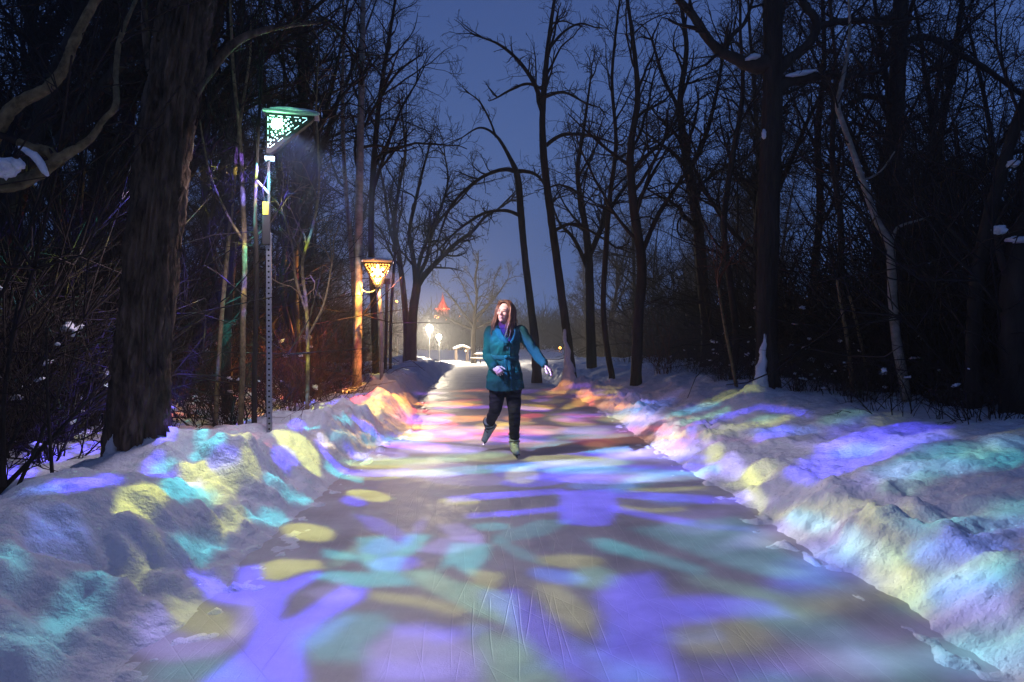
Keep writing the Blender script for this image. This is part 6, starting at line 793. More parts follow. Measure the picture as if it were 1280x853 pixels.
((0.611,0.043,0.061),1.2,[(-0.05,14.1),(-0.09,13.9),(-0.2,13.8),(-0.36,13.6),(-0.53,13.5),(-0.69,13.5),(-0.8,13.5),(-0.84,13.6),(-0.82,13.8),(-0.71,13.9),(-0.56,14.1),(-0.37,14.2),(-0.21,14.2),(-0.09,14.2)]),
((0.733,0.051,0.073),1.2,[(-0.4,13.0),(-0.44,12.8),(-0.55,12.8),(-0.72,12.8),(-0.92,13.0),(-1.09,13.1),(-1.2,13.11),(-1.25,13.22),(-1.23,13.42),(-1.14,13.7),(-0.96,13.7),(-0.75,13.5),(-0.57,13.3),(-0.45,13.1)]),
((0.362,0.13,0.018),1.2,[(2.44,7.14),(2.41,7.22),(2.36,7.34),(2.28,7.49),(2.19,7.72),(2.15,7.85),(2.11,8.02),(2.12,8.07),(2.15,8.06),(2.23,8.01),(2.3,7.78),(2.38,7.62),(2.45,7.38),(2.47,7.26)]),
((0.354,0.244,0.032),1.2,[(1.38,10.74),(1.34,10.56),(1.27,10.44),(1.2,10.38),(1.12,10.4),(1.07,10.5),(1.04,10.66),(1.04,10.86),(1.07,11.04),(1.14,11.18),(1.22,11.24),(1.3,11.22),(1.36,11.1),(1.38,10.92)]),
((0.072,0.025,0.205),1.2,[(2.85,13.97),(2.78,13.85),(2.69,13.95),(2.53,14.03),(2.39,14.32),(2.26,14.69),(2.2,15.08),(2.22,15.22),(2.3,15.26),(2.42,15.19),(2.57,14.82),(2.68,14.41),(2.82,14.32),(2.88,14.2)]),
((0.268,0.185,0.024),1.2,[(1.68,15.65),(1.61,15.5),(1.52,15.3),(1.42,15.1),(1.33,15.1),(1.25,15.2),(1.21,15.4),(1.21,15.7),(1.26,16.0),(1.33,16.2),(1.44,16.4),(1.54,16.4),(1.63,15.87),(1.7,15.78)]),
((0.485,0.334,0.043),1.2,[(1.08,9.3),(1.04,9.24),(0.96,9.18),(0.84,9.14),(0.72,9.14),(0.61,9.16),(0.53,9.2),(0.51,9.28),(0.54,9.34),(0.62,9.4),(0.74,9.44),(0.87,9.44),(0.98,9.42),(1.05,9.36)]),
((0.592,0.041,0.059),1.2,[(1.0,11.32),(0.97,11.16),(0.9,11.04),(0.82,10.96),(0.72,10.92),(0.64,10.96),(0.59,11.06),(0.58,11.18),(0.61,11.34),(0.67,11.48),(0.76,11.56),(0.86,11.6),(0.94,11.56),(0.99,11.46)]),
((0.402,0.145,0.02),1.2,[(2.64,6.89),(2.61,6.97),(2.51,7.23),(2.36,7.65),(2.23,8.1),(2.1,8.51),(2.01,8.78),(2.0,8.86),(2.05,8.85),(2.16,8.75),(2.3,8.24),(2.45,7.7),(2.58,7.28),(2.66,6.94)]),
((0.561,0.202,0.028),1.2,[(0.21,9.1),(0.17,8.94),(0.08,8.82),(-0.05,8.78),(-0.19,8.8),(-0.32,8.9),(-0.41,9.04),(-0.46,9.22),(-0.43,9.38),(-0.34,9.52),(-0.2,9.58),(-0.05,9.54),(0.09,9.44),(0.18,9.28)]),
((0.433,0.156,0.022),1.2,[(-1.2,9.61),(-1.22,9.58),(-1.25,9.38),(-1.29,9.05),(-1.34,8.76),(-1.38,8.51),(-1.41,8.31),(-1.42,8.27),(-1.42,8.36),(-1.39,8.55),(-1.36,8.89),(-1.29,9.08),(-1.26,9.5),(-1.22,9.59)]),
((0.333,0.023,0.033),1.2,[(2.97,6.23),(2.9,6.2),(2.78,6.27),(2.6,6.6),(2.42,7.07),(2.26,7.5),(2.17,7.84),(2.13,7.99),(2.19,7.87),(2.33,7.56),(2.51,7.05),(2.71,6.62),(2.85,6.37),(2.94,6.27)]),
((0.321,0.045,0.265),1.2,[(1.73,10.36),(1.68,10.26),(1.58,10.22),(1.45,10.26),(1.3,10.32),(1.18,10.46),(1.09,10.6),(1.07,10.72),(1.12,10.82),(1.22,10.86),(1.37,10.84),(1.52,10.76),(1.64,10.62),(1.72,10.48)]),
((0.644,0.443,0.057),1.2,[(-1.24,8.41),(-1.27,8.31),(-1.34,7.98),(-1.42,7.4),(-1.54,7.01),(-1.6,6.39),(-1.68,6.13),(-1.7,6.04),(-1.68,6.13),(-1.66,6.61),(-1.56,7.0),(-1.47,7.6),(-1.37,8.1),(-1.28,8.36)]),
((0.687,0.048,0.069),1.2,[(-1.17,12.1),(-1.16,11.82),(-1.14,11.27),(-1.16,10.85),(-1.19,10.54),(-1.2,10.14),(-1.22,9.99),(-1.23,9.97),(-1.23,10.1),(-1.25,10.62),(-1.25,11.16),(-1.27,11.92),(-1.25,12.31),(-1.2,12.3)]),
((0.44,0.158,0.022),1.2,[(2.85,10.34),(2.8,10.3),(2.73,10.54),(2.63,10.7),(2.54,10.91),(2.45,11.23),(2.39,11.38),(2.39,11.57),(2.44,11.57),(2.52,11.35),(2.64,11.22),(2.73,10.86),(2.81,10.68),(2.87,10.57)]),
((0.645,0.045,0.064),1.2,[(0.62,15.0),(0.6,14.9),(0.53,14.8),(0.44,14.7),(0.33,14.6),(0.24,14.6),(0.18,14.6),(0.16,14.7),(0.18,14.8),(0.25,14.9),(0.34,15.1),(0.44,15.1),(0.54,15.2),(0.6,15.1)]),
((0.259,0.093,0.013),1.2,[(1.36,12.7),(1.32,12.5),(1.24,12.3),(1.15,12.2),(1.06,12.2),(0.97,12.2),(0.93,12.4),(0.92,12.6),(0.96,12.8),(1.04,13.0),(1.13,13.1),(1.23,13.1),(1.32,13.1),(1.36,12.9)]),
((0.377,0.136,0.019),1.2,[(2.42,12.85),(2.38,12.85),(2.28,12.93),(2.22,13.32),(2.14,13.42),(2.09,13.61),(2.06,13.81),(2.08,14.01),(2.14,14.13),(2.24,14.16),(2.32,13.97),(2.4,13.88),(2.47,13.59),(2.52,13.49)]),
((0.188,0.065,0.538),1.2,[(-0.32,12.8),(-0.34,12.6),(-0.43,12.5),(-0.55,12.4),(-0.69,12.3),(-0.82,12.3),(-0.92,12.4),(-0.96,12.5),(-0.93,12.6),(-0.86,12.8),(-0.73,12.9),(-0.59,13.0),(-0.45,13.0),(-0.35,12.9)]),
((0.721,0.259,0.036),1.2,[(-0.01,13.0),(-0.05,12.9),(-0.16,12.8),(-0.31,12.7),(-0.48,12.6),(-0.63,12.6),(-0.74,12.7),(-0.79,12.8),(-0.76,13.0),(-0.66,13.1),(-0.5,13.2),(-0.33,13.3),(-0.16,13.2),(-0.05,13.2)]),
((0.336,0.231,0.03),1.2,[(1.08,8.44),(1.03,8.32),(0.91,8.22),(0.75,8.14),(0.57,8.1),(0.42,8.1),(0.31,8.14),(0.28,8.24),(0.32,8.34),(0.44,8.46),(0.6,8.54),(0.79,8.6),(0.95,8.6),(1.06,8.54)]),
((0.557,0.079,0.458),1.2,[(-0.47,11.38),(-0.49,11.26),(-0.54,11.14),(-0.63,11.06),(-0.73,11.04),(-0.82,11.06),(-0.89,11.14),(-0.92,11.24),(-0.91,11.38),(-0.86,11.5),(-0.77,11.58),(-0.66,11.6),(-0.57,11.58),(-0.5,11.5)]),
((0.257,0.177,0.023),1.2,[(1.9,15.35),(1.83,15.32),(1.73,15.4),(1.58,15.3),(1.41,15.2),(1.28,15.2),(1.19,15.3),(1.16,15.4),(1.2,15.5),(1.32,15.7),(1.48,15.81),(1.64,15.64),(1.8,15.56),(1.9,15.57)]),
((0.213,0.073,0.609),1.2,[(1.19,12.1),(1.12,11.88),(1.01,11.84),(0.84,11.9),(0.67,12.1),(0.51,12.3),(0.4,12.5),(0.37,12.7),(0.42,12.9),(0.54,12.9),(0.72,12.9),(0.91,12.7),(1.07,12.5),(1.17,12.3)]),
((0.55,0.198,0.028),1.2,[(0.11,11.22),(0.08,11.12),(0.01,11.04),(-0.09,10.98),(-0.2,10.96),(-0.3,10.98),(-0.37,11.04),(-0.4,11.12),(-0.38,11.22),(-0.31,11.3),(-0.21,11.36),(-0.09,11.38),(0.01,11.36),(0.09,11.3)]),
((0.106,0.036,0.304),1.2,[(1.31,9.4),(1.26,9.3),(1.14,9.18),(0.98,9.1),(0.81,9.04),(0.66,9.04),(0.56,9.08),(0.53,9.16),(0.57,9.26),(0.68,9.38),(0.85,9.48),(1.03,9.54),(1.18,9.54),(1.29,9.5)]),
((0.236,0.163,0.021),1.2,[(1.57,9.08),(1.51,8.96),(1.39,8.84),(1.23,8.74),(1.06,8.68),(0.92,8.66),(0.82,8.68),(0.79,8.74),(0.83,8.84),(0.95,8.96),(1.11,9.08),(1.28,9.16),(1.44,9.18),(1.54,9.16)])]
L1 = (-1.75, 6.15, 3.15); L2 = (-1.72, 11.85, 2.5)
def scatter(seed, n, cols, cx, cy, rmin, rmax, skip):
    """more of the same cut-outs towards the wood"""
    rg = random.Random(seed); out = []
    while len(out) < n:
        a = rg.uniform(0, 2 * math.pi); d = rg.uniform(rmin, rmax); x = cx + d * math.cos(a); y = cy + d * math.sin(a)
        if skip(x, y): continue
        s = rg.uniform(.10, .26) * (1 + d * .12); e = rg.uniform(.5, 1.6)
        out.append((tuple(c * rg.uniform(.3, .6) for c in rg.choice(cols)), 1.0, [(x + s * e * math.cos(t), y + s / e * math.sin(t)) for t in [k / 10 * 2 * math.pi for k in range(10)]]))
    return out
CB, CY, CT = (.12, .10, 1.0), (.62, .66, .12), (.06, .55, .55)
P2 = PLATE_2 + scatter(6, 200, [(1, .36, .05), (1, .07, .1), (.9, .6, .08)], L2[0], L2[1], .4, 7, lambda x, y: x > -2.3)
P1 = [q for q in PLATE_1 if math.hypot(sum(p[0] for p in q[2]) / len(q[2]) - 2.25, sum(p[1] for p in q[2]) / len(q[2]) - 8.75) > .7]
FACE = [((.30, .235, .225), 2, [(2.25 + .6 * math.cos(t), 8.75 + .6 * math.sin(t)) for t in [k / 10 * 2 * math.pi for k in range(10)]])]  # pale opening added to the plate to light the skater's face
im1 = raster(P1 + FACE, -8, -4, 18, 900, L1[0], L1[1], L1[2], .010, .010, .95, (0, 0, 0))
lantern_lamp('lantern_lamp', L1, POWER1, im1, -8, -4, 18, .028)
im2 = raster(P2, -10, 3, 20, 700, L2[0], L2[1], L2[2], .012, .012, .75, BASE2)
lantern_lamp('lantern_lamp', L2, POWER2, im2, -10, 3, 20, .03)
# the plates on the wood side of each lantern
def wood_plate(seed, n, cols, amp):
    rg = random.Random(seed); out = []
    for _ in range(n):
        x, y = rg.uniform(-3.6, 1.3), rg.uniform(-3.4, .5); s = rg.uniform(.07, .2); e = rg.uniform(.5, 1.5)
        out.append((tuple(c * amp * rg.uniform(.6, 1) for c in rg.choice(cols)), 1.0, [(x + s * e * math.cos(t), y + s / e * math.sin(t)) for t in [k / 10 * 2 * math.pi for k in range(10)]]))
    return raster(out, -4, -4, 8, 500, 0, 0, 1.5, .015, .01, .8, (.012, .012, .014))
lantern_lamp('lantern_lamp', (-2.02, 6.68, 2.95), POWER1 * WOODK, wood_plate(21, 150, [CB, CY, CT, CB], 1), -4, -4, 8, .015, ((.78, .62, 0), (0, 0, 1), (-.62, .78, 0)), 1.5)
lantern_lamp('lantern_lamp', (L2[0] - .3, L2[1] - .05, L2[2] - .05), POWER2 * WOODK, wood_plate(22, 150, [(1, .30, .04), (1, .07, .06), (.9, .5, .08)], 1), -4, -4, 8, .015, ((0, 1, 0), (0, 0, 1), (-1, 0, 0)), 1.5)
imb = raster([], -13, -5, 24, 240, L1[0], L1[1], L1[2], .01, .01, .95, BASE1)
lantern_lamp('lantern_glow', (L1[0], L1[1] - .1, L1[2]), POWER1, imb, -13, -5, 24, .28)
# ------------------------------------------------------------------ bark
def bark(name, dark, light, scale=7, stretch=(1, 1, .22), bump=1.0, bd=.03, rough=.95):
    return noisy(name, [(.32, dark), (.5, tuple((a + b) / 2 for a, b in zip(dark, light))), (.68, light)], scale, rough, bump, bd, 'Object', stretch, 8, .15)
M_BARK = bark('bark_dark', (.018, .014, .012), (.055, .043, .034))
M_BARK_OLD = bark('bark_furrowed', (.022, .015, .010), (.19, .13, .085), 14, (1, 1, .33), 1.0, .04)
M_BARK_PALE = bark('bark_pale', (.16, .14, .11), (.34, .30, .24), 9, (1, 1, 1.6), .6, .01)
M_BARK_TAN = bark('bark_tan', (.07, .052, .028), (.24, .18, .09), 22, (1, 1, .8), 1.0, .015)
M_TWIG = mat('twig', (.030, .023, .020), .9, spec=.15)
M_TWIG_RED = mat('twig_red', (.10, .042, .028), .9, spec=.15)
M_TWIG_TAN = mat('twig_tan', (.15, .105, .065), .9, spec=.15)

def unit(v): return v / (np.linalg.norm(v) + 1e-9)
def wander(rng, p, d, length, n, curl, up, jit):
    """a limb's spine: keeps its heading but wanders, and bends towards the light"""
    st = length / n; k = st / max(length, .3) * 2.2
    J = rng.normal(size=(n + 1, 3)); bx, by, bz = (J[n] * curl).tolist(); J = (J[:n] * jit).tolist()
    x, y, z = float(p[0]), float(p[1]), float(p[2]); dx, dy, dz = float(d[0]), float(d[1]), float(d[2])
    q = math.sqrt(dx * dx + dy * dy + dz * dz) + 1e-9; dx /= q; dy /= q; dz /= q
    out = [(x, y, z)]
    for jx, jy, jz in J:
        dx += (bx + jx) * k; dy += (by + jy) * k; dz += (bz + up + jz) * k
        q = math.sqrt(dx * dx + dy * dy + dz * dz) + 1e-9; dx /= q; dy /= q; dz /= q
        x += dx * st; y += dy * st; z += dz * st; out.append((x, y, z))
    return np.array(out)
def side_dir(rng, t, ang):
    a = unit(np.cross(t, rng.normal(size=3))); return unit(t * math.cos(ang) + a * math.sin(ang))

def branch(rng, tb, p, d, length, r, level, maxlevel, dens=1.0, up=.25, curl=.45, minr=.0022):
    n = max(3, min(9, int(length / .22) + 2))
    P = wander(rng, p, d, length, n, curl, up, .55)
    rad = np.linspace(r, max(minr, r * .28), len(P))
    tb.add(P, rad, 6 if r > .03 else (4 if r > .012 else 3), cap=r > .02)
    if level >= maxlevel: return
    k = max(2, int(round((2.6 + length * 2.1) * dens * rng.uniform(.8, 1.2))))
    k = min(k, 13)
    for i in range(k):
        f = .18 + .80 * (i + rng.uniform(0, 1)) / k
        x = f * (len(P) - 1); j = min(int(x), len(P) - 2); q = P[j] + (P[j + 1] - P[j]) * (x - j)
        t = unit(P[j + 1] - P[j]); rr = r * (1 - .7 * f)
        L = length * rng.uniform(.32, .62) * (1.15 - .6 * f)
        if L < .10: continue
        branch(rng, tb, q, side_dir(rng, t, rng.uniform(.5, 1.05)), L, max(minr, rr * rng.uniform(.45, .7)), level + 1, maxlevel, dens, up * .8, curl * 1.15, minr)

def crown_on(rng, tb, P, R_, first, count, lfac, maxlevel, ang=(.5, 1.0), dens=1.0, up=.35, minr=.0022, spread=1.0):
    """limbs along a trunk polyline from share `first` of its length upwards"""
    L = np.concatenate([[0], np.cumsum(np.linalg.norm(np.diff(P, axis=0), axis=1))]); tot = L[-1]
    for i in range(count):
        f = first + (1 - first) * ((i + rng.uniform(0, 1)) / count) ** .9
        s = f * tot; j = min(int(np.searchsorted(L, s)) - 1, len(P) - 2); j = max(j, 0)
        a = (s - L[j]) / (L[j + 1] - L[j]); q = P[j] + (P[j + 1] - P[j]) * a; t = unit(P[j + 1] - P[j])
        r = R_[j] + (R_[j + 1] - R_[j]) * a
        ll = tot * lfac * (1.15 - .8 * (f - first) / (1 - first + 1e-6)) * rng.uniform(.6, 1.25)
        d = side_dir(rng, t, rng.uniform(*ang)); d[2] *= spread
        branch(rng, tb, q, d, ll, max(minr * 1.5, r * rng.uniform(.32, .6)), 1, maxlevel, dens, up, .45, minr)

# ------------------------------------------------------------------ the wood: a few kinds of tree, copied
def make_kind(seed, H, r0, first, count, lfac, maxlevel, lean=.05, dens=1.0, ang=(.45, .95), fork=0, minr=.004, up=.35):
    rng = np.random.default_rng(seed)
    d = np.array([rng.normal() * lean, rng.normal() * lean, 1.0])
    n = 14; P = wander(rng, (0, 0, -.3), d, H, n, .10, .15, .20); Rr = r0 * (1 - np.linspace(0, 1, n + 1) ** 1.2 * .93); Rr[0] *= 1.35
    tt = Tubes(); tt.add(P, Rr, 8)
    tc_ = Tubes()
    for k in range(fork):
        j = int(n * rng.uniform(.25, .5)); dd = side_dir(rng, unit(P[j + 1] - P[j]), rng.uniform(.25, .5)); dd[2] = abs(dd[2])
        Q = wander(rng, P[j], dd, H * (1 - j / n) * .9, 10, .12, .35, .25); Rq = Rr[j] * .75 * (1 - np.linspace(0, 1, 11) * .9)
        tt.add(Q, Rq, 7); crown_on(rng, tc_, Q, Rq, .2, max(6, count // 2), lfac, maxlevel, ang, dens, up, minr)
    crown_on(rng, tc_, P, Rr, first, count, lfac, maxlevel, ang, dens, up, minr)
    return tt.mesh('trunk'), tc_.mesh('crown')
KINDS = [make_kind(101, 12.5, .13, .20, 30, .24, 4, .03, dens=1.55),
         make_kind(103, 13.5, .17, .24, 28, .26, 4, .03, fork=1, dens=1.45),
         make_kind(104, 9.0, .065, .18, 26, .24, 4, .10, dens=1.55),
         make_kind(105, 14.0, .15, .28, 26, .26, 4, .04, fork=2, dens=1.35),
         make_kind(106, 7.0, .045, .12, 24, .28, 3, .14, ang=(.3, .8), dens=1.4),
         make_kind(107, 10.5, .11, .16, 30, .29, 4, .05, ang=(.7, 1.3), up=.15, dens=1.45)]
for t_, c_ in KINDS: t_.materials.append(M_BARK); c_.materials.append(M_TWIG)
tree_count = [0]
def wood_tree(k, x, y, s, rz, label, group, name='bare_tree'):
    z = tz(x, y)
    t = empty(name, (x, y, z - .02), rz); t.scale = (s, s, s)
    link('trunk', KINDS[k][0], None, t); link('crown', KINDS[k][1], None, t)
    tag(t, label, 'tree', group); tree_count[0] += 1
    return t

rw = random.Random(77)
HERO_CLEAR = []          # (x, y, r): ground kept free for the trees placed one by one
def free(x, y, taken, dmin):
    return all((x - a) ** 2 + (y - b) ** 2 > dmin * dmin for a, b in taken)
GL = 'leafless dark tree in the crowded night wood left of the path'
GR = 'leafless dark tree in the crowded night wood right of the path'
GF = 'small leafless tree in the hazy tree line beyond the far lights'
def plant_wood():
    taken = []
    n = 0; tries = 0
    while n < N_RIGHT and tries < 9000:
        tries += 1
        y = 9 + 52 * rw.random() ** 1.25; x = 4.6 + rw.random() ** 1.15 * (.95 * y + 4)
        if x < 4.4 + .035 * max(0, y - 20) * 2.0: continue
        if y < 13 and x < 6.2: continue
        if not free(x, y, taken, .55 + .018 * y): continue
        p = project((x, y, 2))
        if p is None or not -60 < p[0] < 1340: continue
        taken.append((x, y)); n += 1
        wood_tree(rw.choice([0, 1, 2, 2, 3, 4, 4, 5, 5]), x, y, rw.uniform(.6, .95), rw.uniform(0, 6.28), GR, 'dark bare trees right of the path')
    n = 0; tries = 0
    while n < N_LEFT and tries < 9000:
        tries += 1
        y = 7.5 + 50 * rw.random() ** 1.25; x = -3.1 - rw.random() ** 1.15 * (.85 * y + 3)
        if x > -3.2 - .05 * max(0, y - 14): continue
        if not free(x, y, taken, .55 + .018 * y): continue
        p = project((x, y, 2))
        if p is None or not -60 < p[0] < 1340: continue
        taken.append((x, y)); n += 1
        wood_tree(rw.choice([0, 1, 2, 2, 3, 4, 4, 5, 5]), x, y, rw.uniform(.65, 1.0), rw.uniform(0, 6.28), GL, 'dark bare trees left of the path')
    # beyond the clearing
    for k in range(26):
        y = rw.uniform(78, 112); x = rw.uniform(-22, 26)
        wood_tree(rw.choice([0, 2, 4, 5]), x, y, rw.uniform(.5, .8), rw.uniform(0, 6.28), GF, 'tree line beyond the far lights')
plant_wood()

# thickets behind: thousands of thin stems nobody could count
def thicket(name, label, seed, n, xf, hmin, hmax, m):
    rng = np.random.default_rng(seed); tb = Tubes()
    pts = [xf(rng) for _ in range(n)]
    X = np.array([p[0] for p in pts]); Y = np.array([p[1] for p in pts]); Z = terrain(X, Y, False)
    for x, y, z in zip(X, Y, Z):
        h = rng.uniform(hmin, hmax); k = rng.integers(1, 4)
        for j in range(k):
            d = (rng.normal() * .3, rng.normal() * .3, 1)
            P = wander(rng, (x, y, z - .05), d, h * rng.uniform(.6, 1), 4, .3, 0, .35)
            r = .006 + .0035 * h * rng.uniform(.5, 1) * (1 + y * .02)
            tb.add(P, np.linspace(r, r * .3, 5), 3, cap=False)
            for q in range(2 if h < 2 else 4):
                i = rng.integers(1, 4); dd = side_dir(rng, unit(P[i + 1] - P[i]), rng.uniform(.4, .9))
                tb.add(wander(rng, P[i], dd, h * rng.uniform(.25, .5), 3, .3, .2, .4), np.linspace(r * .6, r * .25, 4), 3, cap=False)
    o = tb.build(name, m); tag(o, label, 'thicket', kind='stuff'); return o
thicket('thicket', 'dense dark thicket of thin stems filling the wood right of the path', 201, 5200,
        lambda r: (lambda y: (4.7 + .06 * y + r.random() ** 1.3 * (y * .95 + 2), y))(6.5 + 62 * r.random() ** 1.3), 1.2, 4.6, M_TWIG)
thicket('thicket', 'dense dark thicket of thin stems filling the wood left of the path', 202, 4600,
        lambda r: (lambda y: (-3.5 - .07 * y - r.random() ** 1.3 * (y * .85 + 2), y))(5.5 + 58 * r.random() ** 1.3), 1.2, 4.6, M_TWIG)
thicket('far_treeline', 'hazy line of far trees closing the view behind the clearing', 203, 2600,
        lambda r: (r.uniform(-45, 50), r.uniform(92, 130)), 4, 8.5, M_TWIG)
# ------------------------------------------------------------------ the trees one can tell apart, each on its own
def smooth_poly(P, n):
    P = np.asarray(P, float); m = len(P)
    t = np.linspace(0, m - 1, n); out = []
    for u in t:
        i = min(int(u), m - 2); f = u - i
        p0, p1, p2, p3 = P[max(i - 1, 0)], P[i], P[i + 1], P[min(i + 2, m - 1)]
        out.append(.5 * (2 * p1 + (p2 - p0) * f + (2 * p0 - 5 * p1 + 4 * p2 - p3) * f * f + (3 * p1 - p0 - 3 * p2 + p3) * f ** 3))
    return np.array(out)
def spine(pts, d, n):
    """pts: (px, py, width in px[, depth shift]) -> points and radii in metres"""
    Q = []
    for p in pts:
        dd = d + (p[3] if len(p) > 3 else 0); v = at(p[0], p[1], dd); Q.append((v.x, v.y, v.z, p[2] / F * dd / 2))
    S = smooth_poly(Q, n); return S[:, :3], np.maximum(S[:, 3], .002)

def hero(label, d, trunk, limbs=(), bark_m=None, twig_m=None, crown=None, seed=1, extend=0.0, flare=1.35, sides=14, rough=.03, limb_dens=1.0, name='bare_tree', snow=None, group=None, extra=None, minr=.0035, furrow=0):
    rng = np.random.default_rng(seed); bark_m = bark_m or M_BARK; twig_m = twig_m or M_TWIG
    P, Rr = spine(trunk, d, max(12, len(trunk) * 7))
    if extend:                                   # the part above the picture
        t = unit(P[-1] - P[-3]); k = 8
        E = wander(rng, P[-1], t + np.array([0, 0, .3]), extend, k, .15, .3, .2)[1:]
        P = np.concatenate([P, E]); Rr = np.concatenate([Rr, Rr[-1] * (1 - np.linspace(0, .85, k + 1)[1:])])
    base = P[0].copy(); g = tz(base[0], base[1]); 
    down = np.array([base[0] - .1 * (P[2] - P[0])[0], base[1], min(g, base[2]) - .25])
    P = np.concatenate([[down], P]); Rr = np.concatenate([[Rr[0] * flare], Rr])
    org = np.array([base[0], base[1], g])
    root = empty(name, org); tag(root, label, 'tree', group)
    if furrow:
        Pf = smooth_poly(np.concatenate([P - org, Rr[:, None]], 1), 260); Rf = Pf[:, 3]; Pf = Pf[:, :3]
        ns = 150; a = np.arange(ns) / ns * 2 * math.pi; A, I = np.meshgrid(a, np.arange(260)); Z = Pf[I, 2]
        cx = np.cos(A) * 5.2; cy = np.sin(A) * 5.2
        wv = perlin(cx * .8, Z * 2.2 + cy, 94) * .9; f1 = np.minimum(np.abs(perlin(cx + wv + 7, cy + Z * .9, 91)), .12 + np.abs(perlin(cx * 1.1 + 3, Z * 4.5 + cy * 1.4, 95))) ; f2 = np.abs(perlin(cx * 2.3 + cy * .4, cy * 2.3 + Z * 1.7, 92))
        butt = np.exp(-np.maximum(Z, 0) / .35) * .22 * np.cos(A * 5 + 1.0)
        rr = Rf[I] * (1 + furrow * (np.minimum(f1 * 1.9, .8) - .35) + furrow * .45 * (np.minimum(f2 * 1.6, .7) - .3) + butt + .01 * perlin(cx * 6, Z * 12, 93))
        V = np.stack([Pf[I, 0] + rr * np.cos(A), Pf[I, 1] + rr * np.sin(A), Pf[I, 2]], -1).reshape(-1, 3)
        i = np.arange(259)[:, None] * ns; j = np.arange(ns)[None, :]; k = (j + 1) % ns
        link('trunk', mesh_np('trunk', V, [np.stack([i + j, i + k, i + ns + k, i + ns + j], -1).reshape(-1, 4)]), bark_m, root)
    else:
        tt = Tubes(); tt.add(P - org, Rr, sides, rough=rough, rng=rng)
        tt.build('trunk', bark_m, root)
    tc_ = Tubes()
    for lb in limbs:
        LP, LR = spine(lb, d, max(8, len(lb) * 5))
        tl = Tubes(); tl.add(LP - org, LR, 10, rough=.06, rng=rng); tl.build('limb', bark_m, root)
        crown_on(rng, tc_, LP - org, LR, .2, max(5, int(np.linalg.norm(np.diff(LP, axis=0), axis=1).sum() * 6.5 * limb_dens)), .28, 4, (.5, 1.1), 1.0, .3, minr)
        tdir = LP[-1] - LP[-2]; ll = np.linalg.norm(LP[-1] - LP[0])
        for _ in range(3): branch(rng, tc_, LP[-1] - org, unit(unit(tdir) + rng.normal(size=3) * .25), max(.5, ll * .4), LR[-1] * .95, 1, 4, 1.1, .25, .45, minr)
    if crown:
        first, count, lfac, lev = crown[:4]
        crown_on(rng, tc_, P - org, Rr, first, count, lfac, lev, crown[4] if len(crown) > 4 else (.5, 1.0), 1.0, crown[5] if len(crown) > 5 else .3, minr)
    if not extend and not furrow:
        for _ in range(3): branch(rng, tc_, P[-1] - org, unit(unit(P[-1] - P[-3]) + rng.normal(size=3) * .25), 1.0, Rr[-1] * .95, 1, 4, 1.1, .3, .45, minr)
    if tc_.V: tc_.build('crown', twig_m, root)
    if extra: extra(root, org)
    return root, P, Rr, org

def blob_bm(rng, c, s, lumps=.25, sub=3):
    bm = bmesh.new(); bmesh.ops.create_icosphere(bm, subdivisions=sub, radius=1)
    ph = rng.uniform(0, 50)
    for v in bm.verts:
        n = float(fbm(np.array([v.co.x * 1.7 + ph]), np.array([v.co.y * 1.7 + v.co.z * 1.3]), 7, 3)[0])
        v.co *= 1 + lumps * n
        v.co.x = v.co.x * s[0] + c[0]; v.co.y = v.co.y * s[1] + c[1]; v.co.z = v.co.z * s[2] + c[2]
    return bm
def snow_blobs(items, parent, name='snow_patch', seed=0, sub=3):
    rng = np.random.default_rng(seed)
    for c, s in items: bm_obj(name, blob_bm(rng, c, s, .6, sub), M_SNOWCAP, parent, True)
def snow_skirt(pts, d, parent, org, seed=1):
    """snow blown against a trunk: narrow above, spreading into the drift at its foot"""
    P, r = spine(pts, d, 26); rg = np.random.default_rng(seed); n = 20; a = np.arange(n) / n * 2 * math.pi; P = P - org
    A, I = np.meshgrid(a, np.arange(26)); z = P[I, 2]
    rr = r[I] * (1 + .55 * perlin(np.cos(A) * 1.6 + seed, np.sin(A) * 1.6 + z * 9, 171) + .25 * perlin(np.cos(A) * 4 + seed, np.sin(A) * 4 + z * 19, 172))
    V = np.stack([P[I, 0] + rr * np.cos(A), P[I, 1] + rr * .75 * np.sin(A), z], -1).reshape(-1, 3)
    i = np.arange(25)[:, None] * n; j = np.arange(n)[None, :]; k = (j + 1) % n; jj = np.arange(n)
    V = np.concatenate([V, P[:1] + np.array([[0, 0, r[0] * .7]])]); tip = np.stack([(jj + 1) % n, jj, np.full(n, len(V) - 1)], -1)
    link('snow_patch', mesh_np('snow_patch', V, [np.stack([i + j, i + k, i + n + k, i + n + j], -1).reshape(-1, 4), tip]), M_SNOWCAP, parent)
def snow_strip(pts, d, parent, org, name='snow_patch', lift=0.0):
    """snow lying along the top of a limb: a flattened tapered ridge"""
    P, r = spine(pts, d, 14); tb = Tubes(); r = r * (.6 + .4 * np.sin(np.linspace(0, math.pi, len(r)))); P = P - org; P[:, 2] += lift
    tb.add(P, r, 8, rough=.12, rng=np.random.default_rng(3)); return tb.build(name, M_SNOWCAP, parent)

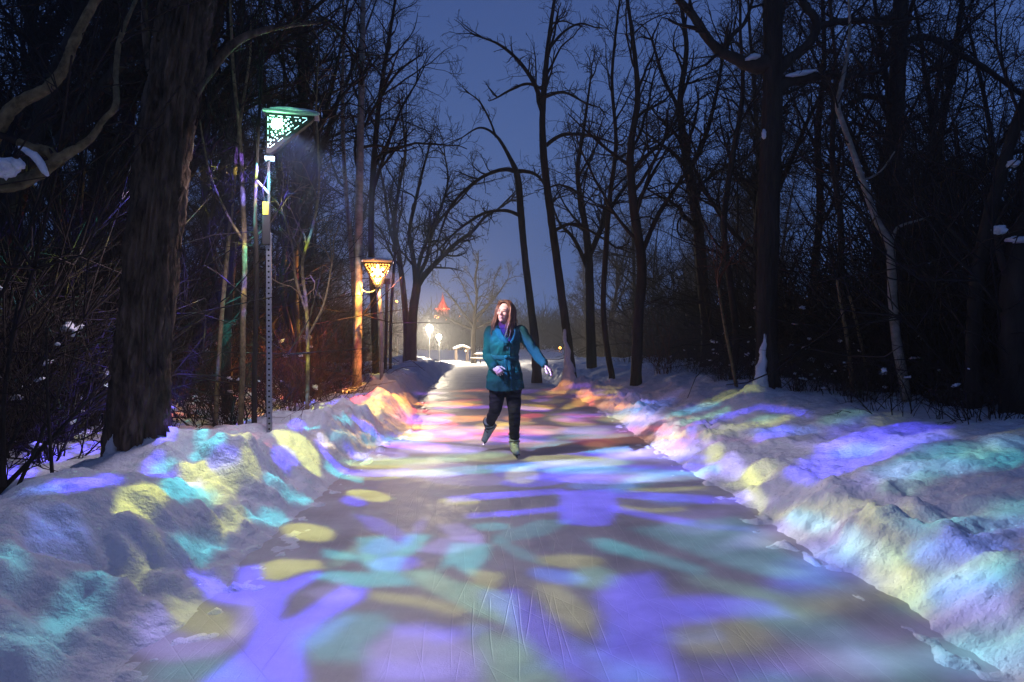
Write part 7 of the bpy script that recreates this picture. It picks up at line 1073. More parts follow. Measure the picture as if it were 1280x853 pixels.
# left: the big leaning trunk
def ex_big(root, org):
    snow_skirt([(141, 540, 3), (142, 556, 14), (144, 568, 26), (147, 580, 48), (150, 592, 86), (152, 602, 120)], 5.13, root, org, 8)
    snow_skirt([(168, 566, 3), (169, 576, 10), (170, 586, 30), (172, 596, 60)], 4.98, root, org, 11)
hero('massive old trunk with deeply furrowed bark leaning right behind the left snow bank', 5.25,
     [(174, 578, 66), (176, 520, 60), (180, 440, 57), (189, 340, 55), (201, 220, 54), (217, 110, 54), (237, 0, 54), (247, -60, 52)],
     [[(240, 120, 16), (265, 85, 12, .2), (300, 50, 10, .3), (345, 35, 7, .5), (400, 28, 4, .9)], [(212, 140, 12), (190, 95, 9, .2), (182, 40, 8, .3), (180, -20, 6, .3)]],
     M_BARK_OLD, seed=11, extend=6.0, flare=1.5, sides=40, rough=.035, crown=(.62, 16, .3, 4), extra=ex_big, furrow=.36)

# left edge: the pale broken tree whose limbs reach into the frame
def ex_broken(root, org):
    snow_blobs([(np.array(at(2, 210, 3.9)) - org, (.075, .07, .055)), (np.array(at(22, 206, 3.9)) - org, (.035, .03, .03))], root, seed=5)
    snow_strip([(24, 184, 6), (36, 190, 9), (48, 200, 10), (56, 214, 9), (60, 220, 5)], 4.02, root, org, 'snow_patch')
hero('tan barked tree at the left edge with a broken snow capped limb', 4.1,
     [(-70, 600, 41.0), (-60, 450, 36.1), (-45, 300, 32.8), (-25, 200, 27.9), (-5, 165, 17.2), (20, 132, 13.9), (60, 110, 12.3), (80, 85, 11.5), (92, 55, 10.7), (108, 22, 9.8), (125, -8, 9.0)],
     [[(-20, 225, 24.6), (10, 232, 18.0), (40, 222, 15.6), (62, 208, 13.9), (85, 192, 11.5), (112, 175, 9.0), (130, 150, 6.6), (145, 132, 7.4), (145, 95, 6.6, .2), (150, 50, 5.7, .3), (170, 0, 4.1, .4)],
      [(76, 206, 11.5), (60, 190, 13.1), (40, 186, 12.3), (24, 178, 9.8)]],
     M_BARK_TAN, seed=12, sides=28, rough=.07, extend=3.0, crown=(.55, 12, .22, 4), extra=ex_broken, limb_dens=.8)

# left, lit saplings behind the near lantern
hero('thin sapling left of the tall lantern striped by blue and yellow light', 7.2,
     [(300, 545, 7), (303, 470, 7), (304, 400, 7), (306, 320, 6.5), (303, 235, 6), (300, 170, 5), (292, 90, 4), (288, 0, 3)],
     [[(304, 300, 4), (285, 270, 3), (262, 215, 2.5), (250, 150, 2)]], M_BARK_TAN, M_TWIG, (.35, 14, .16, 3), 13, 1.5, 1.1, 8)
hero('slim leaning sapling nearest the big trunk touched by coloured light', 7.6,
     [(268, 555, 6), (272, 480, 6), (277, 400, 5.5), (284, 320, 5), (292, 240, 4.5), (297, 180, 4), (310, 90, 3)],
     [], M_BARK_TAN, M_TWIG, (.3, 16, .2, 3), 14, 1.5, 1.1, 8)
hero('thin dark stem standing close beside the foot of the tall lantern', 6.75,
     [(318, 552, 7), (318, 480, 6.5), (320, 400, 6), (321, 330, 5.5), (319, 255, 5), (324, 150, 4), (330, 40, 3)],
     [], M_BARK, M_TWIG, (.45, 10, .15, 3), 15, 1.5, 1.1, 8)
hero('forked sapling with greenish lit twigs right of the tall lantern', 8.2,
     [(384, 520, 5), (385, 440, 5), (383, 380, 4.5), (378, 330, 4), (392, 280, 3.5), (399, 230, 3), (396, 150, 2.5)],
     [[(383, 390, 3.5), (370, 350, 3), (366, 310, 2.5), (352, 260, 2)], [(385, 420, 3), (405, 380, 2.6), (415, 330, 2.2)]], M_BARK_TAN, M_TWIG_TAN, (.3, 14, .14, 3), 16, 1.0, 1.1, 7)
# the pale pair beside the amber lantern
hero('pale straight trunk glowing orange beside the amber lantern', 12.3,
     [(446, 498, 12), (447, 420, 11), (448, 340, 10), (449, 250, 9.5), (451, 150, 8.5), (453, 60, 7), (454, -10, 6)],
     [], M_BARK_PALE, M_TWIG, (.42, 20, .14, 4), 17, 2.5, 1.3, 12)
hero('second pale thinner trunk bowing left behind the orange lit one', 12.9,
     [(449, 494, 7), (446, 400, 6.5), (441, 340, 6), (436, 280, 5.5), (431, 220, 5), (428, 130, 4.5), (430, 40, 3.5)],
     [], M_BARK_PALE, M_TWIG, (.4, 16, .15, 4), 18, 2.0, 1.2, 9)
hero('crooked young tree leaning over the red brush before the amber lantern', 10.5,
     [(362, 505, 7), (366, 430, 6.5), (352, 360, 6), (360, 280, 5.5), (350, 190, 5), (356, 100, 4), (345, 10, 3)],
     [[(353, 345, 4), (375, 300, 3.5), (395, 230, 3), (400, 150, 2.5)]], M_BARK, M_TWIG, (.3, 18, .17, 4), 19, 2, 1.2, 8)
# dark trunks of the left wood, seen over the lantern
hero('tall dark tree rising straight behind the glowing top of the lantern', 11.0,
     [(372, 510, 15), (368, 420, 14), (366, 320, 13), (372, 220, 12), (378, 120, 10), (372, 20, 8)],
     [[(371, 230, 6), (395, 180, 5), (415, 110, 4), (430, 40, 3)]], M_BARK, M_TWIG, (.35, 22, .2, 4), 20, 3, 1.3, 10)
hero('dark double stemmed tree between the big trunk and the lantern', 9.2,
     [(285, 525, 14), (283, 420, 13), (288, 320, 12), (283, 220, 11), (292, 120, 9), (300, 20, 7)],
     [[(284, 400, 9), (262, 320, 8), (255, 220, 7), (262, 120, 6), (258, 20, 4)]], M_BARK, M_TWIG, (.3, 22, .2, 4), 21, 3, 1.3, 10)

hero('tall slender tree whose fine crown leans over the open sky gap', 15.0,
     [(470, 482, 9), (468, 400, 8.5), (464, 310, 8), (466, 220, 7), (474, 130, 6), (486, 50, 4.5), (496, -10, 3)],
     [[(466, 240, 4.5), (482, 190, 4), (500, 140, 3), (520, 105, 2)], [(476, 120, 4), (498, 90, 3), (522, 72, 2)]], M_BARK, M_TWIG, (.4, 26, .2, 4), 44, 1.5, 1.3, 9)
# the forked tree where the path opens out
hero('low forked tree with a long limb arching over the far path', 26.0,
     [(514, 458, 14.4), (515, 420, 11.9), (517, 385, 11.0), (521, 355, 10.2), (517, 325, 6.0), (512, 290, 5.1), (520, 250, 4.2), (528, 215, 3.4), (535, 190, 2.1)],
     [[(520, 362, 8.5), (530, 345, 7.6), (552, 322, 6.0), (572, 303, 5.1), (590, 290, 4.2), (606, 272, 3.4), (622, 262, 2.5)],
      [(519, 352, 6.0), (533, 325, 5.1), (541, 290, 4.2), (556, 268, 3.4), (575, 250, 2.5), (590, 232, 1.7)],
      [(521, 345, 5.1), (527, 318, 5.1), (540, 285, 4.2), (553, 255, 3.4), (560, 225, 2.5), (556, 195, 1.7)]],
     M_BARK, M_TWIG, (.45, 12, .25, 4), 22, 0, 1.5, 12, minr=.006)
hero('slender dark twin of the forked tree standing just left of it', 27.0,
     [(508, 456, 9.6), (508, 410, 8.0), (504, 360, 7.2), (498, 315, 6.4), (493, 280, 5.6), (499, 235, 4.0), (507, 190, 3.2), (502, 140, 2.0)],
     [[(499, 320, 4.8), (487, 285, 4.0), (481, 240, 3.2), (470, 190, 2.4)]], M_BARK, M_TWIG, (.35, 18, .24, 4), 23, 0, 1.4, 10, minr=.006)

# right of the skater
hero('dark tree behind the skater with two limbs arching left over the path', 19.0,
     [(671, 466, 12.2), (668, 420, 10.1), (662, 370, 9.4), (656, 320, 8.6), (651, 265, 8.6), (647, 222, 7.9), (636, 195, 5.0), (620, 170, 3.6), (600, 160, 2.5), (578, 172, 1.4)],
     [[(650, 216, 6.5), (630, 212, 5.0), (606, 220, 4.3), (585, 235, 4.0), (566, 255, 3.6), (556, 275, 2.9), (548, 300, 2.2)],
      [(653, 272, 5.0), (635, 264, 4.3), (612, 265, 3.6), (595, 272, 3.6), (570, 290, 2.9), (548, 312, 2.2), (530, 322, 1.4)],
      [(648, 214, 5.8), (664, 216, 4.3), (676, 224, 3.6), (684, 240, 2.2)],
      [(620, 172, 2.9), (612, 150, 2.5), (600, 128, 2.2), (588, 118, 1.4)]],
     M_BARK, M_TWIG, None, 24, 0, 1.4, 12, minr=.005)
def ex_r(root, org):
    snow_skirt([(706, 412, 2), (706, 418, 4), (706, 427, 4), (709, 438, 7), (709, 450, 8), (711, 461, 13), (711, 472, 17), (711, 484, 24)], 15.88, root, org, 5)
hero('tall forking tree with snow plastered on its foot right of the skater', 16.0,
     [(714, 468, 13.3), (709, 420, 10.9), (702, 370, 10.1), (694, 310, 10.1), (686, 250, 9.4), (680, 200, 9.4), (678, 150, 7.8), (681, 100, 7.0), (686, 50, 5.5), (693, 0, 3.9)],
     [[(679, 135, 6.2), (668, 105, 5.5), (655, 85, 4.7), (640, 68, 3.9), (622, 55, 3.1), (605, 48, 2.0)], [(678, 112, 3.9), (660, 105, 3.5), (640, 112, 3.1), (622, 122, 2.3)],
      [(683, 182, 5.5), (700, 170, 4.7), (720, 168, 3.9), (745, 172, 3.1), (770, 180, 2.3)], [(680, 122, 3.9), (705, 116, 3.1), (730, 128, 2.3), (750, 135, 1.6)],
      [(687, 60, 3.9), (705, 40, 3.1), (725, 30, 2.3), (745, 35, 1.6)], [(690, 290, 4.7), (715, 280, 3.9), (740, 290, 3.1), (770, 310, 2.3)]],
     M_BARK, M_TWIG, (.55, 10, .2, 4), 25, 1.5, 1.5, 12, extra=ex_r)
hero('broad dark tree with a spreading crown just right of the snow plastered one', 19.0,
     [(740, 468, 13.6), (738, 410, 12.0), (737, 360, 11.2), (735, 310, 9.6), (728, 260, 7.2), (722, 215, 5.6), (730, 160, 4.0), (738, 100, 2.4)],
     [[(737, 320, 7.2), (752, 285, 6.4), (770, 250, 4.8), (790, 222, 4.0), (805, 190, 2.4)], [(736, 340, 5.6), (718, 300, 4.8), (700, 280, 3.2), (690, 255, 2.4)]],
     M_BARK, M_TWIG, (.4, 20, .26, 4), 26, 0, 1.3, 12, minr=.005)
hero('slim tree leaning left in front of the dark wood with snow at its foot', 15.0,
     [(765, 470, 8), (758, 430, 7.5), (754, 380, 7), (757, 320, 7), (762, 250, 6), (770, 180, 5), (765, 100, 4), (772, 20, 3)],
     [], M_BARK, M_TWIG, (.3, 24, .2, 4), 27, 2, 1.3, 9)
hero('dark straight trunk near the middle of the right wood edge', 13.5,
     [(795, 470, 14), (798, 400, 13), (802, 330, 12), (792, 260, 11), (788, 190, 9), (797, 120, 7), (790, 40, 5)],
     [[(801, 320, 7), (822, 270, 6), (845, 235, 5), (870, 195, 3)]], M_BARK, M_TWIG, (.3, 24, .22, 4), 28, 2.5, 1.3, 10)
hero('dark tree with a crooked stem standing deeper in the right wood', 15.5,
     [(880, 474, 16), (884, 420, 15), (878, 350, 14), (872, 280, 13), (858, 200, 11), (850, 130, 8), (858, 60, 6), (850, 0, 4)],
     [[(861, 215, 7), (880, 175, 6), (895, 120, 4.5), (905, 60, 3)], [(852, 140, 5), (830, 100, 4.5), (815, 50, 3)]], M_BARK, M_TWIG, (.3, 22, .22, 4), 29, 2, 1.3, 10)
hero('thin bare tree leaning right beside the big right hand trunk', 11.5,
     [(915, 478, 9), (920, 420, 8.5), (912, 350, 8), (905, 280, 7.5), (915, 200, 7), (928, 120, 5.5), (925, 40, 4)],
     [], M_BARK, M_TWIG, (.25, 24, .18, 4), 30, 2, 1.3, 9)
# the big right-hand trunk
def ex_main(root, org):
    snow_skirt([(956, 418, 3), (956, 428, 5), (953, 438, 8), (954, 449, 9), (951, 460, 14), (952, 474, 17), (949, 487, 22), (946, 499, 36), (944, 515, 60)], 8.85, root, org, 2)
    snow_blobs([(np.array(at(955, 168, 8.84)) - org, (.03, .02, .055))], root, seed=9)
    snow_strip([(982, 97, 4), (995, 95, 7), (1010, 92, 6), (1022, 89, 3)], 8.86, root, org, 'snow_patch', .02)
    snow_strip([(931, 76, 4), (942, 72, 8), (950, 71, 6)], 8.86, root, org, 'snow_patch', .01)
hero('big dark trunk at the right with heavy forking limbs and snow packed foot', 8.95,
     [(957, 497, 33), (958, 450, 26), (958, 380, 25), (960, 300, 25), (962, 220, 25), (965, 150, 24), (966, 80, 22), (966, 0, 22), (965, -50, 20)],
     [[(958, 80, 24), (940, 82, 19), (920, 74, 14), (900, 64, 12), (882, 45, 11), (868, 22, 10), (850, 2, 9), (835, -20, 8)],
      [(970, 112, 20), (985, 102, 15), (1005, 98, 12), (1030, 95, 9), (1055, 97, 7), (1085, 92, 5)],
      [(972, 88, 16), (990, 72, 13), (1008, 58, 12), (1019, 40, 12), (1018, 22, 10), (1004, 5, 9), (1000, -25, 7)],
      [(1018, 35, 9), (1045, 28, 8), (1075, 26, 7), (1110, 30, 6), (1140, 24, 4)],
      [(905, 66, 7), (915, 45, 6), (930, 30, 5), (938, 10, 4)]],
     M_BARK, M_TWIG, (.8, 14, .3, 4), 31, 5, 1.45, 20, .03, furrow=.14, extra=ex_main, limb_dens=1.2)
hero('pale crooked young tree kinking left in the brush at the right', 7.5,
     [(1136, 524, 13), (1130, 480, 12), (1121, 430, 11.5), (1116, 380, 11), (1114, 330, 10.5), (1111, 304, 10), (1098, 280, 8.5), (1086, 250, 8), (1076, 220, 7.5), (1066, 190, 7), (1052, 150, 6.5), (1047, 130, 6), (1055, 90, 4.5), (1062, 40, 3.5), (1060, -10, 2.5)],
     [[(1114, 305, 5), (1122, 285, 4), (1150, 275, 2.5), (1170, 268, 1.5)], [(1079, 226, 3), (1100, 215, 2.2), (1118, 190, 1.8)]], M_BARK_PALE, M_TWIG, (.55, 14, .13, 4), 32, 1, 1.2, 12)
hero('straight dark trunk in the upper right with a long limb curving right', 11.0,
     [(1106, 500, 28), (1105, 430, 25), (1108, 340, 23), (1114, 250, 21), (1119, 170, 20), (1122, 90, 19), (1126, 0, 18), (1127, -40, 16)],
     [[(1124, 60, 10), (1145, 48, 9), (1170, 50, 8), (1200, 68, 7), (1230, 85, 7), (1262, 108, 6), (1295, 130, 5)], [(1120, 130, 7), (1090, 120, 6), (1065, 128, 5), (1040, 145, 3)], [(1126, 20, 8), (1095, 25, 6), (1060, 28, 5), (1035, 20, 3)],
      [(1113, 270, 6), (1140, 240, 5), (1165, 225, 4), (1195, 228, 3)]],
     M_BARK, M_TWIG, (.6, 20, .25, 4), 33, 4, 1.2, 14, limb_dens=1.1)
hero('curving dark tree leaning out over the right edge of the picture', 6.7,
     [(1214, 530, 22), (1216, 470, 19), (1218, 400, 18), (1222, 340, 17), (1232, 290, 16), (1246, 235, 15), (1262, 180, 14), (1280, 130, 13), (1300, 80, 11)],
     [[(1238, 262, 6), (1255, 255, 5), (1275, 262, 4)], [(1224, 330, 6), (1200, 300, 5), (1180, 280, 3)]], M_BARK, M_TWIG, (.4, 16, .2, 4), 34, 3, 1.2, 12)
hero('broken dark stump with a cap of snow at the far right edge', 6.4,
     [(1272, 520, 40), (1270, 450, 36), (1268, 380, 34), (1272, 320, 30), (1280, 280, 20), (1290, 262, 12)],
     [[(1262, 350, 12), (1250, 320, 9), (1244, 290, 5)]], M_BARK, M_TWIG, None, 35, 0, 1.2, 12, name='tree_stump',
     extra=lambda root, org: snow_blobs([(np.array(at(1250, 288, 6.3)) - org, (.06, .05, .04)), (np.array(at(1266, 205, 6.5)) - org, (.05, .05, .03)), (np.array(at(1272, 300, 6.2)) - org, (.08, .06, .03))], root, seed=10))
hero('tall pale stemmed tree in the far middle of the right wood', 13.0,
     [(1010, 490, 11), (1012, 420, 10), (1018, 340, 9.5), (1025, 260, 9), (1022, 170, 8), (1030, 80, 6), (1028, 0, 5)],
     [[(1022, 290, 5), (1042, 250, 4), (1050, 190, 3)]], M_BARK, M_TWIG, (.3, 20, .2, 4), 36, 3, 1.2, 10)
hero('young dark tree between the two heaviest trunks of the right wood', 10.0,
     [(1065, 498, 10), (1060, 430, 9), (1052, 350, 8.5), (1050, 270, 8), (1040, 190, 7), (1045, 100, 5), (1038, 10, 4)],
     [], M_BARK, M_TWIG, (.25, 24, .2, 4), 37, 2, 1.2, 9)
hero('tan dead sapling leaning left among the brush right of the big trunk', 8.2,
     [(1066, 510, 6), (1064, 470, 5.5), (1058, 420, 5), (1050, 375, 4), (1046, 350, 2.5)], [], M_BARK_TAN, M_TWIG, (.5, 5, .2, 2), 38, 0, 1.1, 7)
hero('second tan dead sapling leaning further left beside the first', 8.6,
     [(1092, 505, 5), (1083, 460, 4.5), (1072, 410, 4), (1062, 370, 3)], [], M_BARK_TAN, M_TWIG, (.5, 5, .2, 2), 39, 0, 1.1, 7)
hero('leaning reddish dead stem left of the big right hand trunk', 10.2,
     [(920, 482, 5), (914, 450, 4.5), (906, 410, 4), (898, 360, 3)], [], M_BARK_TAN, M_TWIG_RED, (.4, 6, .2, 2), 40, 0, 1.1, 7)
# far, faded
hero('rounded open crowned tree far behind the skater by the shelter', 47.0,
     [(592, 446, 7), (592, 425, 6), (593, 405, 5), (594, 388, 4), (596, 370, 3), (594, 350, 3), (597, 330, 1.5)],
     [[(592, 408, 3.5), (578, 390, 2.5), (566, 374, 2), (553, 360, 1)], [(593, 404, 3.5), (608, 385, 2.5), (622, 368, 2), (634, 350, 1)], [(594, 390, 2.5), (584, 368, 2), (574, 348, 1)], [(594, 395, 2.5), (612, 378, 2), (618, 350, 1)], [(592, 412, 2.5), (572, 404, 2), (556, 396, 1)], [(592, 412, 2.5), (615, 402, 2), (636, 392, 1)]],
     M_BARK, M_TWIG, (.5, 10, .4, 3), 41, 0, 1.3, 8, minr=.007, limb_dens=.9)
# ------------------------------------------------------------------ lanterns
def perforated_metal(name):
    m = mat(name, (.30, .31, .33), .45, .8); L = m.node_tree.links.new; b = m.node_tree.nodes['Principled BSDF']
    tc = nd(m, 'ShaderNodeTexCoord'); sp = nd(m, 'ShaderNodeSeparateXYZ'); L(tc.outputs['Object'], sp.inputs[0])
    def M(op, a, c=None):
        q = nd(m, 'ShaderNodeMath', operation=op)
        for k, v in enumerate((a, c)):
            if v is None: continue
            if isinstance(v, (int, float)): q.inputs[k].default_value = v
            else: L(v, q.inputs[k])
        return q.outputs[0]
    fz = M('SUBTRACT', M('FRACT', M('DIVIDE', sp.outputs[2], .0508)), .5)
    fz = M('MULTIPLY', fz, .0508)
    dx = M('MINIMUM', M('ABSOLUTE', sp.outputs[0]), M('ABSOLUTE', sp.outputs[1]))
    dd = M('SQRT', M('ADD', M('MULTIPLY', fz, fz), M('MULTIPLY', dx, dx)))
    hole = M('LESS_THAN', dd, .0095)
    mx = nd(m, 'ShaderNodeMix', data_type='RGBA'); L(hole, mx.inputs['Factor']); mx.inputs['A'].default_value = (.30, .31, .33, 1); mx.inputs['B'].default_value = (.01, .01, .01, 1)
    L(mx.outputs['Result'], b.inputs['Base Color'])
    return m
M_POST = perforated_metal('perforated_post')
M_DARKMETAL = noisy('dark_metal', [(.3, (.03, .03, .035)), (.7, (.06, .06, .065))], 30, .5, .1, .002)
M_STEEL = noisy('steel', [(.3, (.22, .22, .24)), (.7, (.34, .34, .36))], 20, .4, .1, .002)
M_SHADE = mat('shade_metal', (.012, .012, .014), .7, spec=.2)
M_BLACK = mat('black_plastic', (.012, .012, .013), .5)
M_GLOW_COOL = mat('cool_light', (.8, .9, 1), .5, emit=(.55, .90, 1.0), es=1.7)
M_GLOW_GREEN = mat('green_led', (.8, 1, .9), .5, emit=(.30, 1.0, .45), es=90)
M_GLOW_AMBER = mat('amber_light', (1, .7, .3), .5, emit=(1.0, .42, .07), es=5)
M_GLOW_AMBER_HOT = mat('amber_core', (1, .8, .4), .5, emit=(1.0, .62, .2), es=14)

def prism(pts, y0, y1):
    """an outline in x, z pulled to a thickness in y"""
    bm = bmesh.new(); a = [bm.verts.new((x, y0, z)) for x, z in pts]; b = [bm.verts.new((x, y1, z)) for x, z in pts]
    bm.faces.new(a); bm.faces.new(b[::-1]); n = len(pts)
    for i in range(n): bm.faces.new((a[i], b[i], b[(i + 1) % n], a[(i + 1) % n]))
    bmesh.ops.recalc_face_normals(bm, faces=bm.faces[:]); return bm
def discs(items, y, bars=(), t=.004):
    bm = bmesh.new()
    for x, z, r in items:
        bmesh.ops.create_cone(bm, cap_ends=True, segments=14, radius1=r, radius2=r, depth=t, matrix=Matrix.Translation((x, y, z)) @ Matrix.Rotation(R(90), 4, 'X'))
    for x0, z0, x1, z1, wd in bars:
        a = math.atan2(z1 - z0, x1 - x0)
        bmesh.ops.create_cube(bm, size=1, matrix=Matrix.Translation(((x0 + x1) / 2, y, (z0 + z1) / 2)) @ Matrix.Rotation(-a, 4, 'Y') @ Matrix.Diagonal((math.hypot(x1 - x0, z1 - z0), t, wd, 1)))
    return bm
def in_tri(x, z, tri, m):
    s = []
    for i in range(3):
        ax, az = tri[i]; bx, bz = tri[(i + 1) % 3]; l = math.hypot(bx - ax, bz - az)
        s.append(((bx - ax) * (z - az) - (bz - az) * (x - ax)) / l)
    return min(s) > m or max(s) < -m
def dot_pattern(tri, seed, n, rmin, rmax):
    rg = random.Random(seed); out = []
    xs = [p[0] for p in tri]; zs = [p[1] for p in tri]
    for _ in range(9000):
        r = rmin + (rmax - rmin) * rg.random() ** 2; x = rg.uniform(min(xs), max(xs)); z = rg.uniform(min(zs), max(zs))
        if in_tri(x, z, tri, r + .028) and all(math.hypot(x - a, z - b) > r + c + .006 for a, b, c in out): out.append((x, z, r))
        if len(out) >= n: break
    return out
def dashes(tri, inset, k, wd):
    cx = sum(p[0] for p in tri) / 3; cz = sum(p[1] for p in tri) / 3; out = []
    T_ = [(x + (cx - x) * inset, z + (cz - z) * inset) for x, z in tri]
    for i in range(3):
        a, b = T_[i], T_[(i + 1) % 3]
        for j in range(k):
            f0, f1 = (j + .2) / k, (j + .8) / k
            out.append((a[0] + (b[0] - a[0]) * f0, a[1] + (b[1] - a[1]) * f0, a[0] + (b[0] - a[0]) * f1, a[1] + (b[1] - a[1]) * f1, wd))
    return out
def tube_obj(name, pts, r, m, parent, sides=10):
    tb = Tubes(); pts = np.array(pts, float); tb.add(pts, np.full(len(pts), r), sides); return tb.build(name, m, parent)
def square_post(name, s, z0, z1, m, parent, c=(0, 0)):
    bm = bmesh.new(); bm_box(bm, (c[0], c[1], (z0 + z1) / 2), (s, s, z1 - z0)); return bm_obj(name, bm, m, parent, False, .004)

# the tall lantern near the big trunk: a half-triangle hung on the post
b1 = at(337, 552, 6.5); g1 = tz(b1.x, b1.y)
ln = empty('lantern', (b1.x, b1.y, g1), R(12))
tag(ln, 'tall lantern post with a triangular shade glowing white and green', 'lantern', 'lanterns along the left of the path')
Z = lambda py: at(337, py, 6.5).z - g1
square_post('post', .048, -.3, Z(292), M_POST, ln)
tube_obj('upper_pipe', [(0, 0, Z(296)), (0, 0, Z(240)), (.0, 0, Z(190))], .015, M_DARKMETAL, ln)
tri = [(-.015, Z(146)), (.405, Z(146)), (-.015, Z(194))]
sh = bm_obj('shade', prism([(-.015, Z(145)), (.42, Z(145)), (.40, Z(150)), (.03, Z(195)), (-.015, Z(195))], -.09, .0), M_SHADE, ln, False, .004)
bm_obj('perforated_pattern', discs([d for d in dot_pattern(tri, 3, 38, .007, .017)], -.0935, dashes(tri, .14, 5, .005)), M_GLOW_COOL, sh)
bm = bmesh.new(); bmesh.ops.create_uvsphere(bm, u_segments=16, v_segments=10, radius=.046, matrix=Matrix.Translation((.085, -.10, Z(158)))); bm_obj('bright_lamp', bm, M_GLOW_GREEN, sh, True)
bm_obj('shade_foot', prism([(-.03, Z(197)), (.055, Z(197)), (.05, Z(201)), (-.03, Z(201))], -.05, .03), M_GLOW_COOL, sh)
rf = bm_obj('roof', prism([(-.04, Z(144)), (.46, Z(145)), (.45, Z(141)), (-.04, Z(141))], -.13, .06), M_STEEL, ln, False, .004)
rng_ = np.random.default_rng(4)
bm_obj('snow_cap', blob_bm(rng_, (.21, -.035, Z(140)), (.24, .10, .035), .2, 3), M_SNOWCAP, rf, True)
bm = bmesh.new(); bm_box(bm, (-.02, -.02, Z(281)), (.075, .075, Z(255) - Z(307))); cbx = bm_obj('control_box', bm, M_BLACK, ln, False, .008)
bm = bmesh.new(); bm_box(bm, (-.022, -.0605, Z(262)), (.05, .004, .12)); bm_obj('box_light_band', bm, mat('yellow_light_paint', (.45, .36, .03), .5), cbx)  # band of yellow light on the box, put in as a coloured slab
tube_obj('clamp_arm', [(-.10, -.03, Z(228)), (-.03, -.02, Z(238)), (.0, 0, Z(243))], .014, M_STEEL, ln, 8)
tube_obj('cable', [(-.03, -.03, Z(255)), (-.05, -.05, Z(238)), (-.01, -.05, Z(222)), (.012, -.03, Z(205)), (.01, -.02, Z(198))], .006, M_BLACK, ln, 6)

ld = bpy.data.lights.new('green_led', 'POINT'); ld.energy = 3; ld.color = (.22, 1, .45); ld.shadow_soft_size = .04
o = bpy.data.objects.new('green_led', ld); C.objects.link(o); o.location = ln.location + Vector((.085 + .05, -.34, Z(157)))
# the amber lantern
b2 = at(477, 489, 12.3); g2 = tz(b2.x, b2.y)
ln2 = empty('lantern', (b2.x, b2.y, g2), R(8))
tag(ln2, 'shorter lantern with an amber glowing triangular shade and a snow cap', 'lantern', 'lanterns along the left of the path')
Z2 = lambda py: at(477, py, 12.3).z - g2
px2 = 12.3 / F
tube_obj('post', [(0, 0, -.3), (0, 0, 1.0), (-.03, 0, Z2(372)), (-.06, 0, Z2(358))], .035, M_STEEL, ln2, 10)
cx2 = -4.5 * px2
tri2 = [(cx2 - .235, Z2(331)), (cx2 + .235, Z2(331)), (cx2, Z2(358))]
sh2 = bm_obj('shade', prism([(cx2 - .26, Z2(329)), (cx2 + .26, Z2(329)), (cx2 + .24, Z2(334)), (cx2 + .03, Z2(360)), (cx2 - .03, Z2(360)), (cx2 - .24, Z2(334))], -.12, .08), M_SHADE, ln2, False, .005)
star = [(cx2 + .055 * math.cos(k * math.pi / 3 + .5) * q, Z2(341) + .055 * math.sin(k * math.pi / 3 + .5) * q, .026) for q in (1, 1.9) for k in range(6) if not (q > 1 and math.sin(k * math.pi / 3 + .5) < -.6)] + [(cx2, Z2(341), .03)]
others = [d for d in dot_pattern(tri2, 8, 60, .010, .020) if all(math.hypot(d[0] - a, d[1] - b) > d[2] + c + .004 for a, b, c in star)]
bm_obj('perforated_pattern', discs(others, -.1235, dashes(tri2, .08, 9, .012)), M_GLOW_AMBER, sh2)
bm_obj('star_cutout', discs(star, -.1235), M_GLOW_AMBER_HOT, sh2)
rf2 = bm_obj('roof', prism([(cx2 - .28, Z2(329) + .003), (cx2 + .28, Z2(329) + .003), (cx2 + .27, Z2(326.6)), (cx2 - .27, Z2(326.6))], -.2, .16), M_STEEL, ln2, False, .004)
bm_obj('snow_cap', blob_bm(rng_, (cx2, -.02, Z2(326)), (.27, .18, .045), .2, 3), M_SNOWCAP, rf2, True)
tube_obj('cable', smooth_poly([(cx2, -.05, Z2(359)), (cx2 - .06, -.06, Z2(364)), (cx2 - .17, -.06, Z2(366)), (cx2 - .27, -.03, Z2(363)), (cx2 - .33, .0, Z2(352))], 14), .010, M_STEEL, ln2, 6)

ld = bpy.data.lights.new('amber_led', 'POINT'); ld.energy = 22; ld.color = (1, .36, .06); ld.shadow_soft_size = .06
o = bpy.data.objects.new('amber_led', ld); C.objects.link(o); o.location = ln2.location + Vector((cx2 - .02, -.30, Z2(342)))
# slim posts further along
for px, top, bot, d, lab in ((484, 352, 471, 17.5, 'slim dark post with a small box on top just beyond the amber lantern'), (490, 312, 468, 18.5, 'taller slim dark post leaning slightly beyond the amber lantern')):
    b_ = at(px, bot, d); g_ = tz(b_.x, b_.y); t = empty('slim_post', (b_.x, b_.y, g_)); tag(t, lab, 'post')
    h = at(px, top, d).z - g_
    tube_obj('pole', [(-.05, 0, -.2), (-.02, 0, h * .5), (.09 if top < 340 else 0, 0, h)], .042, M_DARKMETAL, t, 8)
    bm = bmesh.new(); bm_box(bm, (.09 if top < 340 else 0, 0, h), (.16, .12, .14)); bm_obj('head', bm, M_DARKMETAL, t, False, .01)

# a lantern of the same row stands behind the photographer and washes over the near bank and the big trunk
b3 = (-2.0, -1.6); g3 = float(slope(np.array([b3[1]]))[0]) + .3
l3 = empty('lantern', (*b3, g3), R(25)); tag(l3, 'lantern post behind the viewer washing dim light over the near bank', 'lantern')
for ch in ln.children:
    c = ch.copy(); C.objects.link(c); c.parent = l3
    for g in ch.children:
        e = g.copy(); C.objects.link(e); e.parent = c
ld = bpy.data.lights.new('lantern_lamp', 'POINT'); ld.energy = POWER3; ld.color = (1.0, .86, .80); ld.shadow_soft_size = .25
o = bpy.data.objects.new('lantern_lamp', ld); C.objects.link(o); o.location = (-1.75, -1.3, 3.0)

